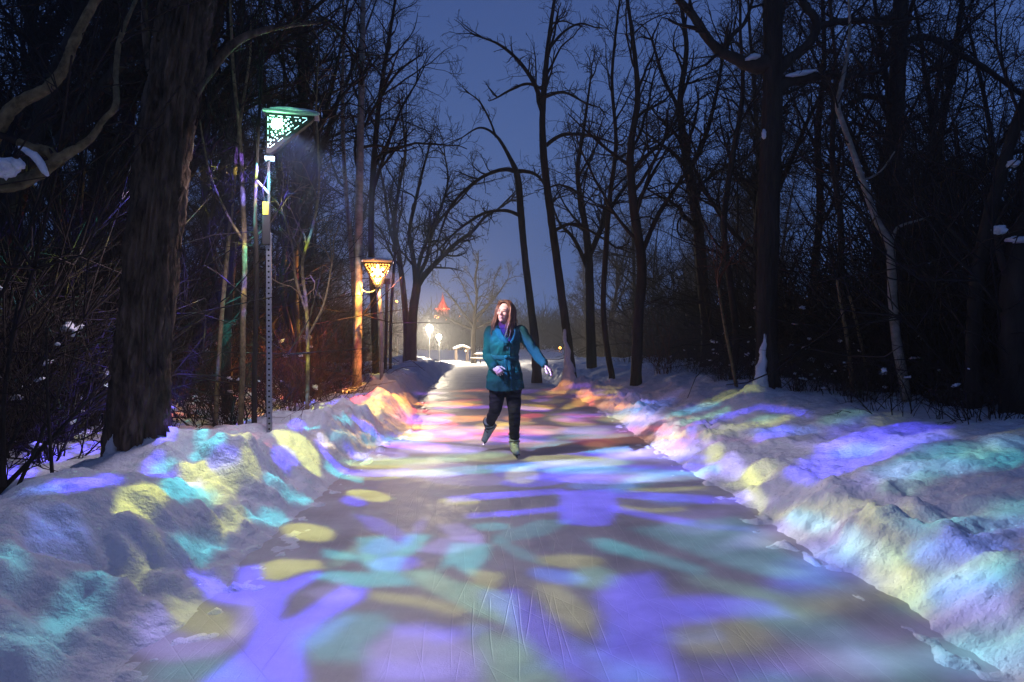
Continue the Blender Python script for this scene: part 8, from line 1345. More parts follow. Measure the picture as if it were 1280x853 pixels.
# ------------------------------------------------------------------ the far end: flood lamps, shelter, table, tower
M_FLOOD = mat('flood_lamp', (1, 1, 1), .5, emit=(1, .84, .58), es=300)
for px, py, d, pw, r, lab in ((537, 410, 41, POWERF, .20, 'brighter and nearer of the two blazing white lamp posts at the path end'), (549, 420.5, 50, POWERF * .55, .16, 'second dimmer blazing lamp post right of and behind the first')):
    q = at(px, py, d); g_ = tz(q.x, q.y); t = empty('flood_lamp_post', (q.x, q.y, g_)); tag(t, lab, 'lamp post', 'lamp posts at the end of the path')
    h = q.z - g_
    tube_obj('pole', [(0, 0, -.2), (0, 0, h * .5), (0, 0, h - .1)], .022, M_BLACK, t, 8)
    hd = bm_obj('lamp_head', prism([(-.05, h + .22), (.05, h + .22), (.09, h + .17), (-.09, h + .17)], -.02, .1), M_BLACK, t)
    bm = bmesh.new(); bmesh.ops.create_uvsphere(bm, u_segments=16, v_segments=10, radius=r, matrix=Matrix.Translation((0, -.08, h - .05))); bm_obj('bulb', bm, M_FLOOD, hd, True)
    ld = bpy.data.lights.new('flood_lamp', 'POINT'); ld.energy = pw; ld.color = (1, .85, .62); ld.shadow_soft_size = .2
    o = bpy.data.objects.new('flood_lamp', ld); C.objects.link(o); o.location = (q.x, q.y - .45, q.z - .1)

M_WOOD = noisy('weathered_wood', [(.3, (.10, .07, .05)), (.7, (.22, .16, .11))], 12, .8, .3, .005, 'Object', (1, 1, .2))
M_WARM = mat('warm_bulb', (1, .8, .5), .5, emit=(1, .6, .22), es=12)
M_RED = mat('red_light', (1, .3, .1), .5, emit=(1, .16, .04), es=3.0)
M_AMB = mat('amber_bulb', (1, .6, .2), .5, emit=(1, .36, .06), es=14)
# picnic shelter
q = at(577, 447, 52); g_ = tz(q.x, q.y); t = empty('picnic_shelter', (q.x, q.y, g_), R(12)); t.scale = (.45, .5, .62); tag(t, 'small open shelter with a snow covered roof and a warm lamp', 'shelter')
for sx in (-.95, .95):
    for sy in (-.7, .7): square_post('post', .12, -.2, 1.55, M_WOOD, t, (sx, sy))
rf_ = bm_obj('roof', prism([(-1.35, 1.5), (0, 1.85), (1.35, 1.5), (1.3, 1.44), (0, 1.76), (-1.3, 1.44)], -1.05, 1.05), M_WOOD, t)
bm_obj('snow_cap', prism([(-1.4, 1.53), (-1.3, 1.66), (-.5, 1.95), (0, 2.05), (.6, 1.93), (1.3, 1.68), (1.4, 1.53), (0, 1.87)], -1.0, 1.1), M_SNOWCAP, rf_, True, .05)
bm = bmesh.new(); bmesh.ops.create_uvsphere(bm, u_segments=12, v_segments=8, radius=.10, matrix=Matrix.Translation((.55, -.75, 1.25))); bm_obj('lamp', bm, M_WARM, t, True)
# picnic table
q = at(604, 449, 46); g_ = tz(q.x, q.y); t = empty('picnic_table', (q.x, q.y, g_), R(-35)); t.scale = (.8, .8, .8); tag(t, 'snow laden picnic table beside the shelter behind the skater', 'picnic table')
bm = bmesh.new(); bm_box(bm, (0, 0, .74), (1.7, .75, .06)); tp = bm_obj('tabletop', bm, M_WOOD, t, False, .01)
bm_obj('snow_cap', blob_bm(rng_, (0, 0, .84), (.86, .40, .13), .15, 3), M_SNOWCAP, tp, True)
for sy in (-.72, .72):
    bm = bmesh.new(); bm_box(bm, (0, sy, .44), (1.7, .26, .05)); bn = bm_obj('bench', bm, M_WOOD, t, False, .01)
    bm_obj('snow_cap', blob_bm(rng_, (0, sy, .50), (.85, .14, .06), .15, 2), M_SNOWCAP, bn, True)
for sx in (-.6, .6):
    bm = bmesh.new()
    bm_box(bm, (sx, 0, .40), (.06, 1.5, .09)); bm_box(bm, (sx + .04, -.3, .35), (.05, .09, .8), Matrix.Rotation(R(-22), 3, 'X')); bm_box(bm, (sx + .04, .3, .35), (.05, .09, .8), Matrix.Rotation(R(22), 3, 'X'))
    bm_obj('trestle', bm, M_WOOD, t)
# the tower with the red roof
TD = 190
q = at(553.5, 440, TD); s_ = TD / F; t = empty('tower', (q.x, q.y, 0)); tag(t, 'distant tower with a pointed roof lit red above the trees', 'tower')
zt = lambda py: at(553.5, py, TD).z
bm = bmesh.new(); bm_box(bm, (0, 0, zt(387) / 2 - 1), (15 * s_, 15 * s_, zt(387) + 2)); wl = bm_obj('wall', bm, noisy('tower_brick', [(.3, (.16, .08, .06)), (.7, (.28, .15, .11))], 2, .9, .2, .02), t)
bm = bmesh.new(); bmesh.ops.create_cone(bm, cap_ends=True, segments=8, radius1=8.2 * s_, radius2=2.4 * s_, depth=zt(376) - zt(386), matrix=Matrix.Translation((0, 0, (zt(376) + zt(386)) / 2)))
rfm = noisy('tower_roof', [(.3, (.30, .08, .05)), (.7, (.42, .13, .08))], 1.5, .8, .2, .05)
tr = bm_obj('roof', bm, rfm, t)
bm = bmesh.new(); bmesh.ops.create_cone(bm, cap_ends=True, segments=8, radius1=2.6 * s_, radius2=.2 * s_, depth=zt(366) - zt(376), matrix=Matrix.Translation((0, 0, (zt(366) + zt(376)) / 2))); bm_obj('spire', bm, rfm, t)
bm = bmesh.new(); bm_box(bm, (0, 0, zt(386.4)), (17 * s_, 17 * s_, .8 * s_)); bm_obj('lit_ledge', bm, M_RED, t)
for k, (px, py) in enumerate(((548.5, 397), (558, 400))):
    bm = bmesh.new(); bm_box(bm, ((px - 553.5) * s_, -7.53 * s_, zt(py)), (1.6 * s_, .05, 2.2 * s_)); bm_obj('window', bm, M_AMB, wl)
ld = bpy.data.lights.new('roof_floodlight', 'POINT'); ld.energy = 2600; ld.color = (1, .16, .05); ld.shadow_soft_size = .5
o = bpy.data.objects.new('roof_floodlight', ld); C.objects.link(o); o.location = (q.x, q.y - 15 * s_, zt(384))
# small lamps far away among the trees
for px, py, d, rr, lab in ((545, 396.5, 120, .30, 'far amber street lamp under the red tower'), (596, 400.5, 110, .24, 'far amber street lamp behind the rounded tree'), (574, 396, 125, .15, 'far dim red street lamp right of the red tower'),
        (700, 435, 85, .16, 'far warm lamp low between the trunks right of the skater'), (706, 427, 95, .10, 'far pale lamp higher between the trunks right of the skater'), (496, 377, 90, .16, 'far pinkish lamp seen between the forked trunks'), (622, 413, 100, .2, 'far warm lamp hidden close behind the skater')):
    q = at(px, py, d); g_ = tz(q.x, q.y); t = empty('street_lamp', (q.x, q.y, g_)); tag(t, lab, 'street lamp', 'far street lamps')
    tube_obj('pole', [(0, .1, -.3), (0, .1, (q.z - g_) * .5), (0, .1, q.z - g_ + .05)], .07, M_DARKMETAL, t, 6)
    bm = bmesh.new(); bmesh.ops.create_uvsphere(bm, u_segments=10, v_segments=8, radius=rr, matrix=Matrix.Translation((0, -.1, q.z - g_))); bm_obj('bulb', bm, M_AMB if 'pale' not in lab else M_WARM, t, True)

# ------------------------------------------------------------------ brush
def make_shrub(seed, h, n, spread, m):
    rng = np.random.default_rng(seed); tb = Tubes(); tips = []
    for i in range(n):
        a = rng.uniform(0, 6.28); q = rng.uniform(0, spread * .35); sp = rng.uniform(.05, 1) * spread
        d = np.array([math.cos(a) * sp, math.sin(a) * sp, 1.0]); L_ = h * rng.uniform(.5, 1)
        P = wander(rng, (q * math.cos(a), q * math.sin(a), -.12), d, L_, 6, .45, .1, .35); r = rng.uniform(.004, .009)
        tb.add(P, np.linspace(r, .002, 7), 4, cap=False); tips.append(P[4]); tips.append(P[-1])
        for j in range(rng.integers(2, 6)):
            k = rng.integers(1, 6); Q = wander(rng, P[k], side_dir(rng, unit(P[k + 1] - P[k]), rng.uniform(.35, .9)), L_ * rng.uniform(.2, .45), 4, .4, .2, .4)
            tb.add(Q, np.linspace(r * .55, .0015, 5), 3, cap=False)
            for w_ in range(2):
                tb.add(wander(rng, Q[rng.integers(1, 4)], side_dir(rng, unit(Q[2] - Q[1]), rng.uniform(.4, 1)), L_ * .14, 3, .3, .2, .4), np.linspace(.0022, .0012, 4), 3, cap=False)
    me = tb.mesh('stems'); me.materials.append(m); return me, tips
SHRUBS = [make_shrub(301, 1.3, 16, .7, M_TWIG), make_shrub(302, 1.9, 14, .5, M_TWIG), make_shrub(303, 1.0, 20, .9, M_TWIG), make_shrub(304, 1.7, 22, .75, M_TWIG_RED), make_shrub(305, 1.2, 22, .9, M_TWIG_RED), make_shrub(306, 2.3, 9, .35, M_TWIG)]
CLUMPS = []
for k in range(4):
    bm = blob_bm(np.random.default_rng(60 + k), (0, 0, 0), (.07, .06, .045), .95, 3); me = bpy.data.meshes.new('snow_clump'); bm.to_mesh(me); bm.free()
    for p in me.polygons: p.use_smooth = True
    me.materials.append(M_SNOWCAP); CLUMPS.append(me)
rb = random.Random(31)
def shrub(k, x, y, s, label, group, clumps=0):
    t = empty('leafless_shrub', (x, y, tz(x, y)), rb.uniform(0, 6.28)); t.scale = (s, s, s); tag(t, label, 'shrub', group)
    link('stems', SHRUBS[k][0], None, t)
    for i in range(clumps):
        p = rb.choice(SHRUBS[k][1][::2]); c = link('snow_clump', rb.choice(CLUMPS), None, t); c.location = p * rb.uniform(.95, 1)
        q = rb.uniform(.22, .8); c.scale = (q * rb.uniform(.6, 1.6), q, q * rb.uniform(.5, 1.1)); c.rotation_euler = (rb.uniform(-.4, .4), rb.uniform(-.4, .4), rb.uniform(0, 6))
LB = 'twiggy bare shrub poking from the snow at the edge of the left wood'
RB = 'twiggy bare shrub poking from the snow at the edge of the right wood'
LS = 'bare shrub holding lumps of snow in the left wood'
RS = 'bare shrub holding lumps of snow in the right wood'
LR = 'reddish brushy shrub catching amber light beside the glowing lantern'
for i in range(64):
    y = rb.uniform(3.6, 13); x = -2.75 - rb.random() ** 1.3 * (1.2 + .45 * y) + .08 * (y - 5)
    if y < 6 and x > -3.3: x -= .7
    c = rb.random() < .5
    shrub(rb.choice([0, 1, 2, 5]), x, y, rb.uniform(.7, 1.15), LS if c else LB, 'snowy shrubs of the left wood' if c else 'bare shrubs of the left wood', rb.randint(2, 6) if c else 0)
for i in range(26):
    y = rb.uniform(8.5, 16.5); x = -2.3 - rb.random() * (.6 + .16 * y)
    shrub(rb.choice([3, 4]), x, y, rb.uniform(.7, 1.1), LR, 'reddish shrubs by the amber lantern')
for i in range(120):
    y = rb.uniform(5.8, 15); x = 4.05 + rb.random() ** 1.5 * (.6 + .5 * y) + .05 * max(0, 8 - y)
    c = rb.random() < .45
    shrub(rb.choice([0, 1, 2, 2, 5]), x, y, rb.uniform(.45, 1.0), RS if c else RB, 'snowy shrubs of the right wood' if c else 'bare shrubs of the right wood', rb.randint(2, 6) if c else 0)
for i in range(14):
    y = rb.uniform(14, 24); x = 3.0 + .05 * y + rb.random() * 2.5
    shrub(rb.choice([0, 1, 2, 3]), x, y, rb.uniform(.7, 1.1), RB, 'bare shrubs of the right wood')
# thick leaning stems at the lower left
for k, (a, b, wd, lab) in enumerate(((( -30, 640), (118, 492), 8, 'thickest dark stem slanting up at the lower left edge'), ((-5, 610), (60, 470), 6, 'middle dark stem slanting up at the lower left edge'), ((30, 590), (95, 440), 5, 'thin dark stem slanting toward the massive trunk'), ((8, 560), (22, 380), 7, 'upright dark stem at the left edge of the picture'), ((66, 585), (58, 410), 5, 'upright thin dark stem left of the massive trunk'))):
    d = 4.4; P0 = at(a[0], a[1], d); P1 = at(b[0], b[1], d + .3)
    base = Vector((P0.x, P0.y, tz(P0.x, P0.y))); t = empty('leaning_stem', base); tag(t, lab, 'stem')
    rg = np.random.default_rng(500 + k); A_ = np.array(P0 - base); B_ = np.array(P1 - base); tb = Tubes()
    A_ = A_ - (B_ - A_) * .25
    P = smooth_poly([A_, A_ * .5 + B_ * .5 + rg.normal(size=3) * .04, B_], 12); tb.add(P, np.linspace(wd / F * d / 2, wd / F * d / 5, 12), 8); tb.build('stem', M_BARK, t)
    tc_ = Tubes(); crown_on(rg, tc_, P, np.linspace(.02, .006, 12), .35, 9, .3, 3, (.3, .8), 1.0, .2, .002); tc_.build('twigs', M_TWIG, t)
# ------------------------------------------------------------------ the skater
from mathutils.bvhtree import BVHTree
PD = 7.48
def W(px, py, d=PD): return np.array(at(px, py, d))
def cap_bm(bm, p0, p1, r0, r1, n=14):
    p0 = np.array(p0, float); p1 = np.array(p1, float); ax = p1 - p0; L_ = np.linalg.norm(ax); ax = ax / (L_ + 1e-9)
    rot = Vector((0, 0, 1)).rotation_difference(Vector(ax)).to_matrix().to_4x4()
    prof = [(-r0 * math.cos(a), r0 * math.sin(a)) for a in np.linspace(.05, math.pi / 2, 5)] + [(L_ * f, r0 + (r1 - r0) * f) for f in (.25, .5, .75)] + [(L_ + r1 * math.sin(a), r1 * math.cos(a)) for a in np.linspace(0, math.pi / 2 - .05, 5)]
    M_ = Matrix.Translation(Vector(p0)) @ rot; rings = []
    for z, r in prof: rings.append([bm.verts.new(M_ @ Vector((r * math.cos(a), r * math.sin(a), z))) for a in [k / n * 2 * math.pi for k in range(n)]])
    loft_faces(bm, rings)
def loft_faces(bm, rings):
    n = len(rings[0])
    for a, b in zip(rings, rings[1:]):
        for k in range(n): bm.faces.new((a[k], a[(k + 1) % n], b[(k + 1) % n], b[k]))
    bm.faces.new(rings[0][::-1]); bm.faces.new(rings[-1])
def ell_bm(bm, c, r, rot=None):
    m = Matrix.Translation(Vector(c)) @ (rot.to_4x4() if rot is not None else Matrix.Identity(4)) @ Matrix.Diagonal((*r, 1))
    bmesh.ops.create_icosphere(bm, subdivisions=3, radius=1, matrix=m)
def remesh(name, bm, voxel, smooth, m, parent=None, fn=None):
    bmesh.ops.recalc_face_normals(bm, faces=bm.faces[:])
    me = bpy.data.meshes.new(name); bm.to_mesh(me); bm.free()
    o = bpy.data.objects.new(name, me); C.objects.link(o)
    md = o.modifiers.new('r', 'REMESH'); md.mode = 'VOXEL'; md.voxel_size = voxel; md.use_smooth_shade = True
    if smooth: s = o.modifiers.new('s', 'SMOOTH'); s.iterations = smooth; s.factor = .5
    dg = bpy.context.evaluated_depsgraph_get(); dg.update(); me2 = bpy.data.meshes.new_from_object(o.evaluated_get(dg)); o.modifiers.clear()
    o.data = me2; bpy.data.meshes.remove(me); me2.name = name
    for mm in (m if isinstance(m, list) else [m]): me2.materials.append(mm)
    if fn:
        co = np.empty(len(me2.vertices) * 3); me2.vertices.foreach_get('co', co); co = fn(co.reshape(-1, 3)); me2.vertices.foreach_set('co', co.ravel()); me2.update()
    for p in me2.polygons: p.use_smooth = True
    if parent is not None: o.parent = parent
    return o

M_SKIN = noisy('skin', [(.3, (.52, .30, .24)), (.7, (.62, .38, .31))], 40, .5, .05, .001, spec=.4)
M_LIP = mat('lips', (.42, .12, .12), .4); M_EYE = mat('eye', (.06, .06, .07), .2); M_BROW = mat('brow', (.10, .05, .03), .8); M_TEETH = mat('teeth', (.7, .66, .6), .3)
M_HAIR = noisy('hair', [(.3, (.085, .032, .017)), (.7, (.21, .085, .042))], 60, .45, .3, .003, 'Object', (1, 1, .2), 4, .5)
M_COAT = noisy('coat_wool', [(.3, (.005, .043, .046)), (.7, (.008, .064, .066))], 90, .85, .3, .003, spec=.2)
M_COAT_D = noisy('coat_wool_trim', [(.3, (.006, .048, .062)), (.7, (.010, .072, .088))], 90, .8, .3, .003, spec=.2)
M_SCARF = noisy('scarf_knit', [(.3, (.022, .010, .05)), (.7, (.05, .018, .085))], 120, .95, .6, .004, spec=.1)
M_PANTS = noisy('black_trousers', [(.3, (.006, .006, .008)), (.7, (.014, .014, .017))], 50, .8, .3, .003, spec=.2)
M_BOOT = noisy('skate_boot', [(.3, (.20, .26, .30)), (.7, (.36, .42, .45))], 30, .45, .1, .002)
M_BOOT_D = mat('skate_trim', (.03, .035, .04), .5); M_BLADE = mat('blade_steel', (.6, .6, .62), .2, 1.0)

HC = W(631, 391.0, 7.46)                                    # centre of the head
HR = (Matrix.Rotation(R(-27), 3, 'Z') @ Matrix.Rotation(R(6), 3, 'Y') @ Matrix.Rotation(R(-7), 3, 'X'))
def H(x, y, z): return HC + np.array(HR @ Vector((x, y, z)))
# body: one skin, head to feet
J = dict(neck=W(634, 409), chest=W(631, 428, 7.49), pelvis=W(631.5, 478, 7.5),
         rs=W(613, 415.5, 7.50), re=W(609.5, 446, 7.53), rw=W(618, 459.5, 7.33), ls=W(651, 414, 7.48), le=W(666.5, 437.5, 7.46), lw=W(681, 456, 7.42),
         rh=W(622.5, 483, 7.5), rk=W(619.5, 511, 7.43), ra=W(612, 529.5, 7.86), lh=W(641, 483, 7.5), lk=W(643, 514, 7.42), la=W(643, 549, 7.50))
bm = bmesh.new()
ell_bm(bm, H(0, .012, .022), (.075, .093, .093), HR); ell_bm(bm, H(0, -.022, -.045), (.056, .066, .066), HR); ell_bm(bm, H(0, -.062, -.092), (.026, .024, .020), HR)
ell_bm(bm, H(0, -.058, .018), (.058, .036, .05), HR)
for s in (-1, 1):
    ell_bm(bm, H(s * .036, -.066, -.022), (.024, .022, .022), HR); ell_bm(bm, H(s * .077, .012, -.008), (.010, .018, .030), HR)
    ell_bm(bm, H(s * .030, -.082, .022), (.022, .010, .008), HR)
cap_bm(bm, H(0, -.088, .008), H(0, -.106, -.026), .008, .013); ell_bm(bm, H(0, -.099, -.030), (.018, .012, .010), HR)
ell_bm(bm, H(0, -.088, -.056), (.024, .010, .006), HR); ell_bm(bm, H(0, -.086, -.067), (.020, .010, .007), HR)
cap_bm(bm, H(0, .02, -.06), J['neck'], .052, .058)
cap_bm(bm, J['neck'], J['chest'], .06, .10); cap_bm(bm, J['chest'], J['pelvis'], .095, .10)
for a, b, r0, r1 in (('neck', 'rs', .035, .042), ('neck', 'ls', .035, .042), ('rs', 're', .048, .038), ('re', 'rw', .038, .026), ('ls', 'le', .048, .038), ('le', 'lw', .038, .026),
                     ('pelvis', 'rh', .09, .085), ('pelvis', 'lh', .09, .085), ('rh', 'rk', .085, .055), ('rk', 'ra', .052, .036), ('lh', 'lk', .085, .055), ('lk', 'la', .052, .036)):
    cap_bm(bm, J[a], J[b], r0, r1)
def hand(bm, w, d, nrm, side, curl):
    """palm from the wrist w along d; fingers bend towards nrm; side points to the thumb"""
    d = unit(np.array(d, float)); nrm = np.array(nrm, float); nrm = unit(nrm - d * nrm.dot(d)); sd = np.cross(d, nrm); sd = sd * (1 if sd.dot(np.array(side, float)) > 0 else -1)
    for k in (-1.2, -.4, .4, 1.2): cap_bm(bm, w + sd * k * .012, w + d * .085 + sd * k * .019, .017, .013, 8)
    for k, L_ in ((1.5, .070), (.5, .080), (-.5, .074), (-1.5, .058)):
        p = w + d * .085 + sd * k * .0195; ang = 0
        for j, f in enumerate((.45, .32, .23)):
            ang += curl * (.8, 1.1, .8)[j]; v = d * math.cos(ang) + nrm * math.sin(ang) + sd * k * .04; q = p + unit(v) * L_ * f
            cap_bm(bm, p, q, .0092 - .0006 * j, .0086 - .0006 * j, 8); p = q
    p = w + d * .03 + sd * .028; v = d * .6 + sd * .7 + nrm * .3
    for j, l in enumerate((.035, .03, .024)):
        q = p + unit(v) * l; cap_bm(bm, p, q, .0115 - .001 * j, .0105 - .001 * j, 8); p = q; v = v + nrm * .25 * curl + d * .35 - sd * .25
hand(bm, J['rw'], J['rw'] - J['re'] + np.array([.05, -.04, .02]), (.35, .5, -.6), (.3, -.3, 1), .75)
hand(bm, J['lw'], (.55, -.25, -.55), (-.3, .2, -.8), (-.2, -1, .1), .35)
body = remesh('person', bm, .0042, 3, [M_SKIN, M_LIP, M_EYE, M_BROW, M_TEETH])
HRi = HR.inverted()
for p in body.data.polygons:
    if p.center.z < 1.45: continue
    q = HRi @ (p.center - Vector(HC))
    if q.y < -.05:
        ax = abs(q.x)
        if ((ax - .031) / .0135) ** 2 + ((q.z - .004) / .0062) ** 2 < 1: p.material_index = 2
        elif ((ax - .032) / .020) ** 2 + ((q.z - .024 + .2 * abs(ax - .032)) / .0045) ** 2 < 1: p.material_index = 3
        elif (q.x / .022) ** 2 + ((q.z + .0625 - 6 * q.x * q.x) / .0045) ** 2 < 1: p.material_index = 4
        elif (q.x / .029) ** 2 + ((q.z + .062 - 6 * q.x * q.x) / .0115) ** 2 < 1: p.material_index = 1
tag(body, 'woman skating toward the viewer in a belted teal coat, one arm held out', 'person')

# coat: body, skirt and sleeves in one
rows = [(634, 405.5, 9, .06), (633, 409.5, 14, .085), (632, 413.5, 18.5, .105), (631.5, 420, 19.6, .125), (631, 430, 19.4, .145), (631, 439, 17.6, .125), (631, 447, 16.3, .112), (631, 455, 18.6, .13), (631, 466, 21.4, .155), (631, 477, 23.2, .17), (631, 487, 24.2, .18)]
bm = bmesh.new(); rings = []; nn = 56
RS_ = smooth_poly([(a, b, c, e) for a, b, c, e in rows], 40)
for px, py, hw, dp in RS_:
    c = W(px, py, 7.49); hw = hw / F * 7.49; t_ = max(0, (py - 449) / 38)
    ring = []
    for k in range(nn):
        a = k / nn * 2 * math.pi; f = 1 + t_ * (.030 * math.sin(5 * a + .6) + .022 * math.sin(9 * a + 2)) + (1 - t_) * .006 * math.sin(7 * a + py * .35)
        ring.append(bm.verts.new((c[0] + hw * f * math.cos(a), c[1] + dp * f * math.sin(a), c[2] + (.012 * math.cos(a * 2 + .5) * t_ if py > 484 else 0))))
    rings.append(ring)
loft_faces(bm, rings)
for a, b, c, r in (('rs', 're', 'rw', (.072, .060, .054)), ('ls', 'le', 'lw', (.070, .058, .052))):
    cap_bm(bm, J[a], J[b], r[0], r[1], 18); e = J[b] + (J[c] - J[b]) * .90; cap_bm(bm, J[b], e, r[1], r[2], 18)
def folds(co):
    n = .011 * fbm(co[:, 0] * 16 + co[:, 1] * 9, co[:, 2] * 9 + co[:, 1] * 5, 131, 3)
    co = co.copy(); c = co.mean(0); v = co - np.array([.24, 7.49, 0]); v[:, 2] = 0; v /= np.linalg.norm(v, axis=1)[:, None] + 1e-6
    return co + v * n[:, None]
coat = remesh('coat', bm, .007, 4, M_COAT, body, folds)
bv = BVHTree.FromPolygons([v.co for v in coat.data.vertices], [tuple(p.vertices) for p in coat.data.polygons])
def front(px, py, lift=.006):
    p = Vector(W(px, py, 7.3)); h = bv.ray_cast(Vector((p.x, 6.0, p.z)), Vector((0, 1, 0)))[0]
    return Vector((p.x, (h.y if h else 7.38) - lift, p.z))
def patch(name, top, bot, n, lift, thick, m, parent):
    """a strip of cloth lying on the coat between two outlines given in the picture"""
    A_ = smooth_poly([(*p, 0) for p in top], n); B_ = smooth_poly([(*p, 0) for p in bot], n); k = 6; bm = bmesh.new(); g = []
    for a, b in zip(A_, B_): g.append([bm.verts.new(front(*(a + (b - a) * j / (k - 1))[:2], lift)) for j in range(k)])
    for r0, r1 in zip(g, g[1:]):
        for j in range(k - 1): bm.faces.new((r0[j], r0[j + 1], r1[j + 1], r1[j]))
    bmesh.ops.recalc_face_normals(bm, faces=bm.faces[:]); bmesh.ops.solidify(bm, geom=bm.faces[:], thickness=thick)
    return bm_obj(name, bm, m, parent, True)
patch('lapel', [(621, 407), (619, 414), (623, 422), (634, 431)], [(626, 408), (627, 415), (631, 422), (637, 429)], 14, .014, .008, M_COAT_D, coat)
patch('lapel', [(646, 407), (649, 414), (648, 423), (639, 430)], [(642, 409), (643, 415), (641, 422), (637.5, 428)], 14, .014, .008, M_COAT_D, coat)
patch('front_placket', [(637, 430), (637, 446), (637.5, 466), (638.5, 486)], [(638.6, 430), (638.6, 446), (639.2, 466), (640.3, 486)], 24, .008, .005, M_COAT_D, coat)
for px, py in ((634.5, 435), (640.5, 435), (634.5, 460), (641, 460)):
    bm = bmesh.new(); f_ = front(px, py, .010); bmesh.ops.create_cone(bm, cap_ends=True, segments=14, radius1=.011, radius2=.011, depth=.006, matrix=Matrix.Translation(f_) @ Matrix.Rotation(R(90), 4, 'X')); bm_obj('button', bm, M_BOOT_D, coat)
for a, b in ((618, 627), (644.5, 652)): patch('pocket_flap', [(a, 464), ((a + b) / 2, 464.5), (b, 464)], [(a, 467.5), ((a + b) / 2, 468), (b, 467.5)], 8, .010, .006, M_COAT_D, coat)
# belt and its hanging end
bm = bmesh.new(); rings = []
for py, k in ((444.2, 1.03), (445, 1.065), (449, 1.065), (450, 1.03)):
    c = W(631, py, 7.49); hw = 16.9 / F * 7.49 * k; rings.append([bm.verts.new((c[0] + hw * math.cos(a), c[1] + .118 * k * math.sin(a), c[2])) for a in [q / 48 * 2 * math.pi for q in range(48)]])
loft_faces(bm, rings); bt = bm_obj('belt', bm, M_COAT_D, coat, True)
patch('belt_end', [(630.2, 447), (629.6, 458), (629.8, 470), (630.2, 480)], [(634, 447), (634, 458), (634.3, 470), (634.6, 480)], 16, .022, .006, M_COAT_D, bt)
patch('belt_end', [(634, 447), (634.6, 456), (635.8, 464)], [(637.4, 446.5), (638.4, 455), (639.2, 463)], 12, .020, .006, M_COAT_D, bt)
bm = bmesh.new(); k_ = front(633, 447, .028); ell_bm(bm, k_, (.026, .018, .024)); bm_obj('knot', bm, M_COAT_D, bt, True)
# scarf: wound round the neck, tucked down the front
bm = bmesh.new(); nc = J['neck']
for rr, zz, th in ((.070, .022, .030), (.080, -.004, .034), (.084, -.028, .030)):
    pts = [nc + np.array([rr * math.cos(a), rr * .95 * math.sin(a) - .012, zz + .012 * math.sin(a * 2 + zz * 60) - .020 * (math.sin(a) < -.2)]) for a in np.linspace(0, 2 * math.pi, 17)]
    for a, b in zip(pts, pts[1:]): cap_bm(bm, a, b, th, th, 8)
v0 = front(634, 412, .0); v1 = front(637, 427, -.010)
for dx in (-.045, -.02, .005, .03): cap_bm(bm, np.array(v0) + np.array([dx * 1.2, .01, 0]), np.array(v1) + np.array([dx * .25, 0, 0]), .026, .014, 8)
remesh('scarf', bm, .006, 2, M_SCARF, body, lambda co: co + .004 * fbm(co[:, 0] * 40, co[:, 2] * 30 + co[:, 1] * 20, 141, 2)[:, None])
# hair
rg = np.random.default_rng(9); tb = Tubes()
for i in range(430):
    ph = rg.uniform(-1, 1) * 2.25; ph = ph if abs(ph) > .25 else ph + .5          # 0 = back of the head
    s = math.sin(ph); c = math.cos(ph); fr = max(0, -c)
    part = -.012 + rg.normal() * .006; y0 = .045 - .115 * rg.random() * (1 if abs(ph) > 1.0 else .4)
    z_ = rg.uniform(-.30, -.20) if rg.random() < .8 else rg.uniform(-.2, -.10); wv = rg.uniform(0, 6.28); ou = rg.uniform(.92, 1.12)
    pts = [(part + s * .012, y0, .118), (s * .052, y0 * .6 + c * .04, .112 - .012 * fr), (s * .088 * ou, c * .082 + .012 + .012 * fr, .055), (s * .097 * ou, c * .096 + .018, -.01), (s * .102 * ou + .006 * math.sin(wv), c * .105 + .024, -.08), (s * .112 * ou + .012 * math.sin(wv + 1.5), c * .108 + .024 - .03 * fr, z_ * .62), (s * .112 * ou + .016 * math.sin(wv + 3), c * .108 + .03 - .05 * fr, z_ * .85), (s * .100 * ou + .012 * math.sin(wv + 4.5), c * .10 + .03 - .05 * fr, z_)]
    P = smooth_poly([H(*p) for p in pts], 18); r = rg.uniform(.0035, .0065); P = P + rg.normal(size=3) * .006; tb.add(P, r * np.concatenate([np.linspace(.7, 1, 6), np.ones(7), np.linspace(1, .25, 5)]), 6)
hair = tb.build('hair', M_HAIR, body)
bm = bmesh.new(); ell_bm(bm, H(0, .024, .032), (.082, .094, .092), HR); bm.normal_update()
geo = [f for f in bm.faces if (HRi @ (f.calc_center_median() - Vector(HC))).y < -.035 and (HRi @ (f.calc_center_median() - Vector(HC))).z < .05 and (HRi @ (f.calc_center_median() - Vector(HC))).y < -.05]; bmesh.ops.delete(bm, geom=geo, context='FACES')
geo = [f for f in bm.faces if (HRi @ (f.calc_center_median() - Vector(HC))).z < -.03]; bmesh.ops.delete(bm, geom=geo, context='FACES'); bm_obj('scalp_hair', bm, M_HAIR, hair, True)
# trousers
bm = bmesh.new(); cap_bm(bm, J['pelvis'], J['rh'], .13, .108, 20); cap_bm(bm, J['pelvis'], J['lh'], .13, .108, 20)
for a, b, c in (('rh', 'rk', 'ra'), ('lh', 'lk', 'la')):
    cap_bm(bm, J[a], J[b], .100, .070, 20); cap_bm(bm, J[b], J[b] + (J[c] - J[b]) * .92, .069, .054, 20)
def pf(co):
    n = .007 * fbm(co[:, 0] * 9, co[:, 2] * 26, 151, 3); v = co - np.array([.24, 7.6, 0]); v[:, 2] = 0; v /= np.linalg.norm(v, axis=1)[:, None] + 1e-6; return co + v * n[:, None]
remesh('trousers', bm, .007, 3, M_PANTS, body, pf)
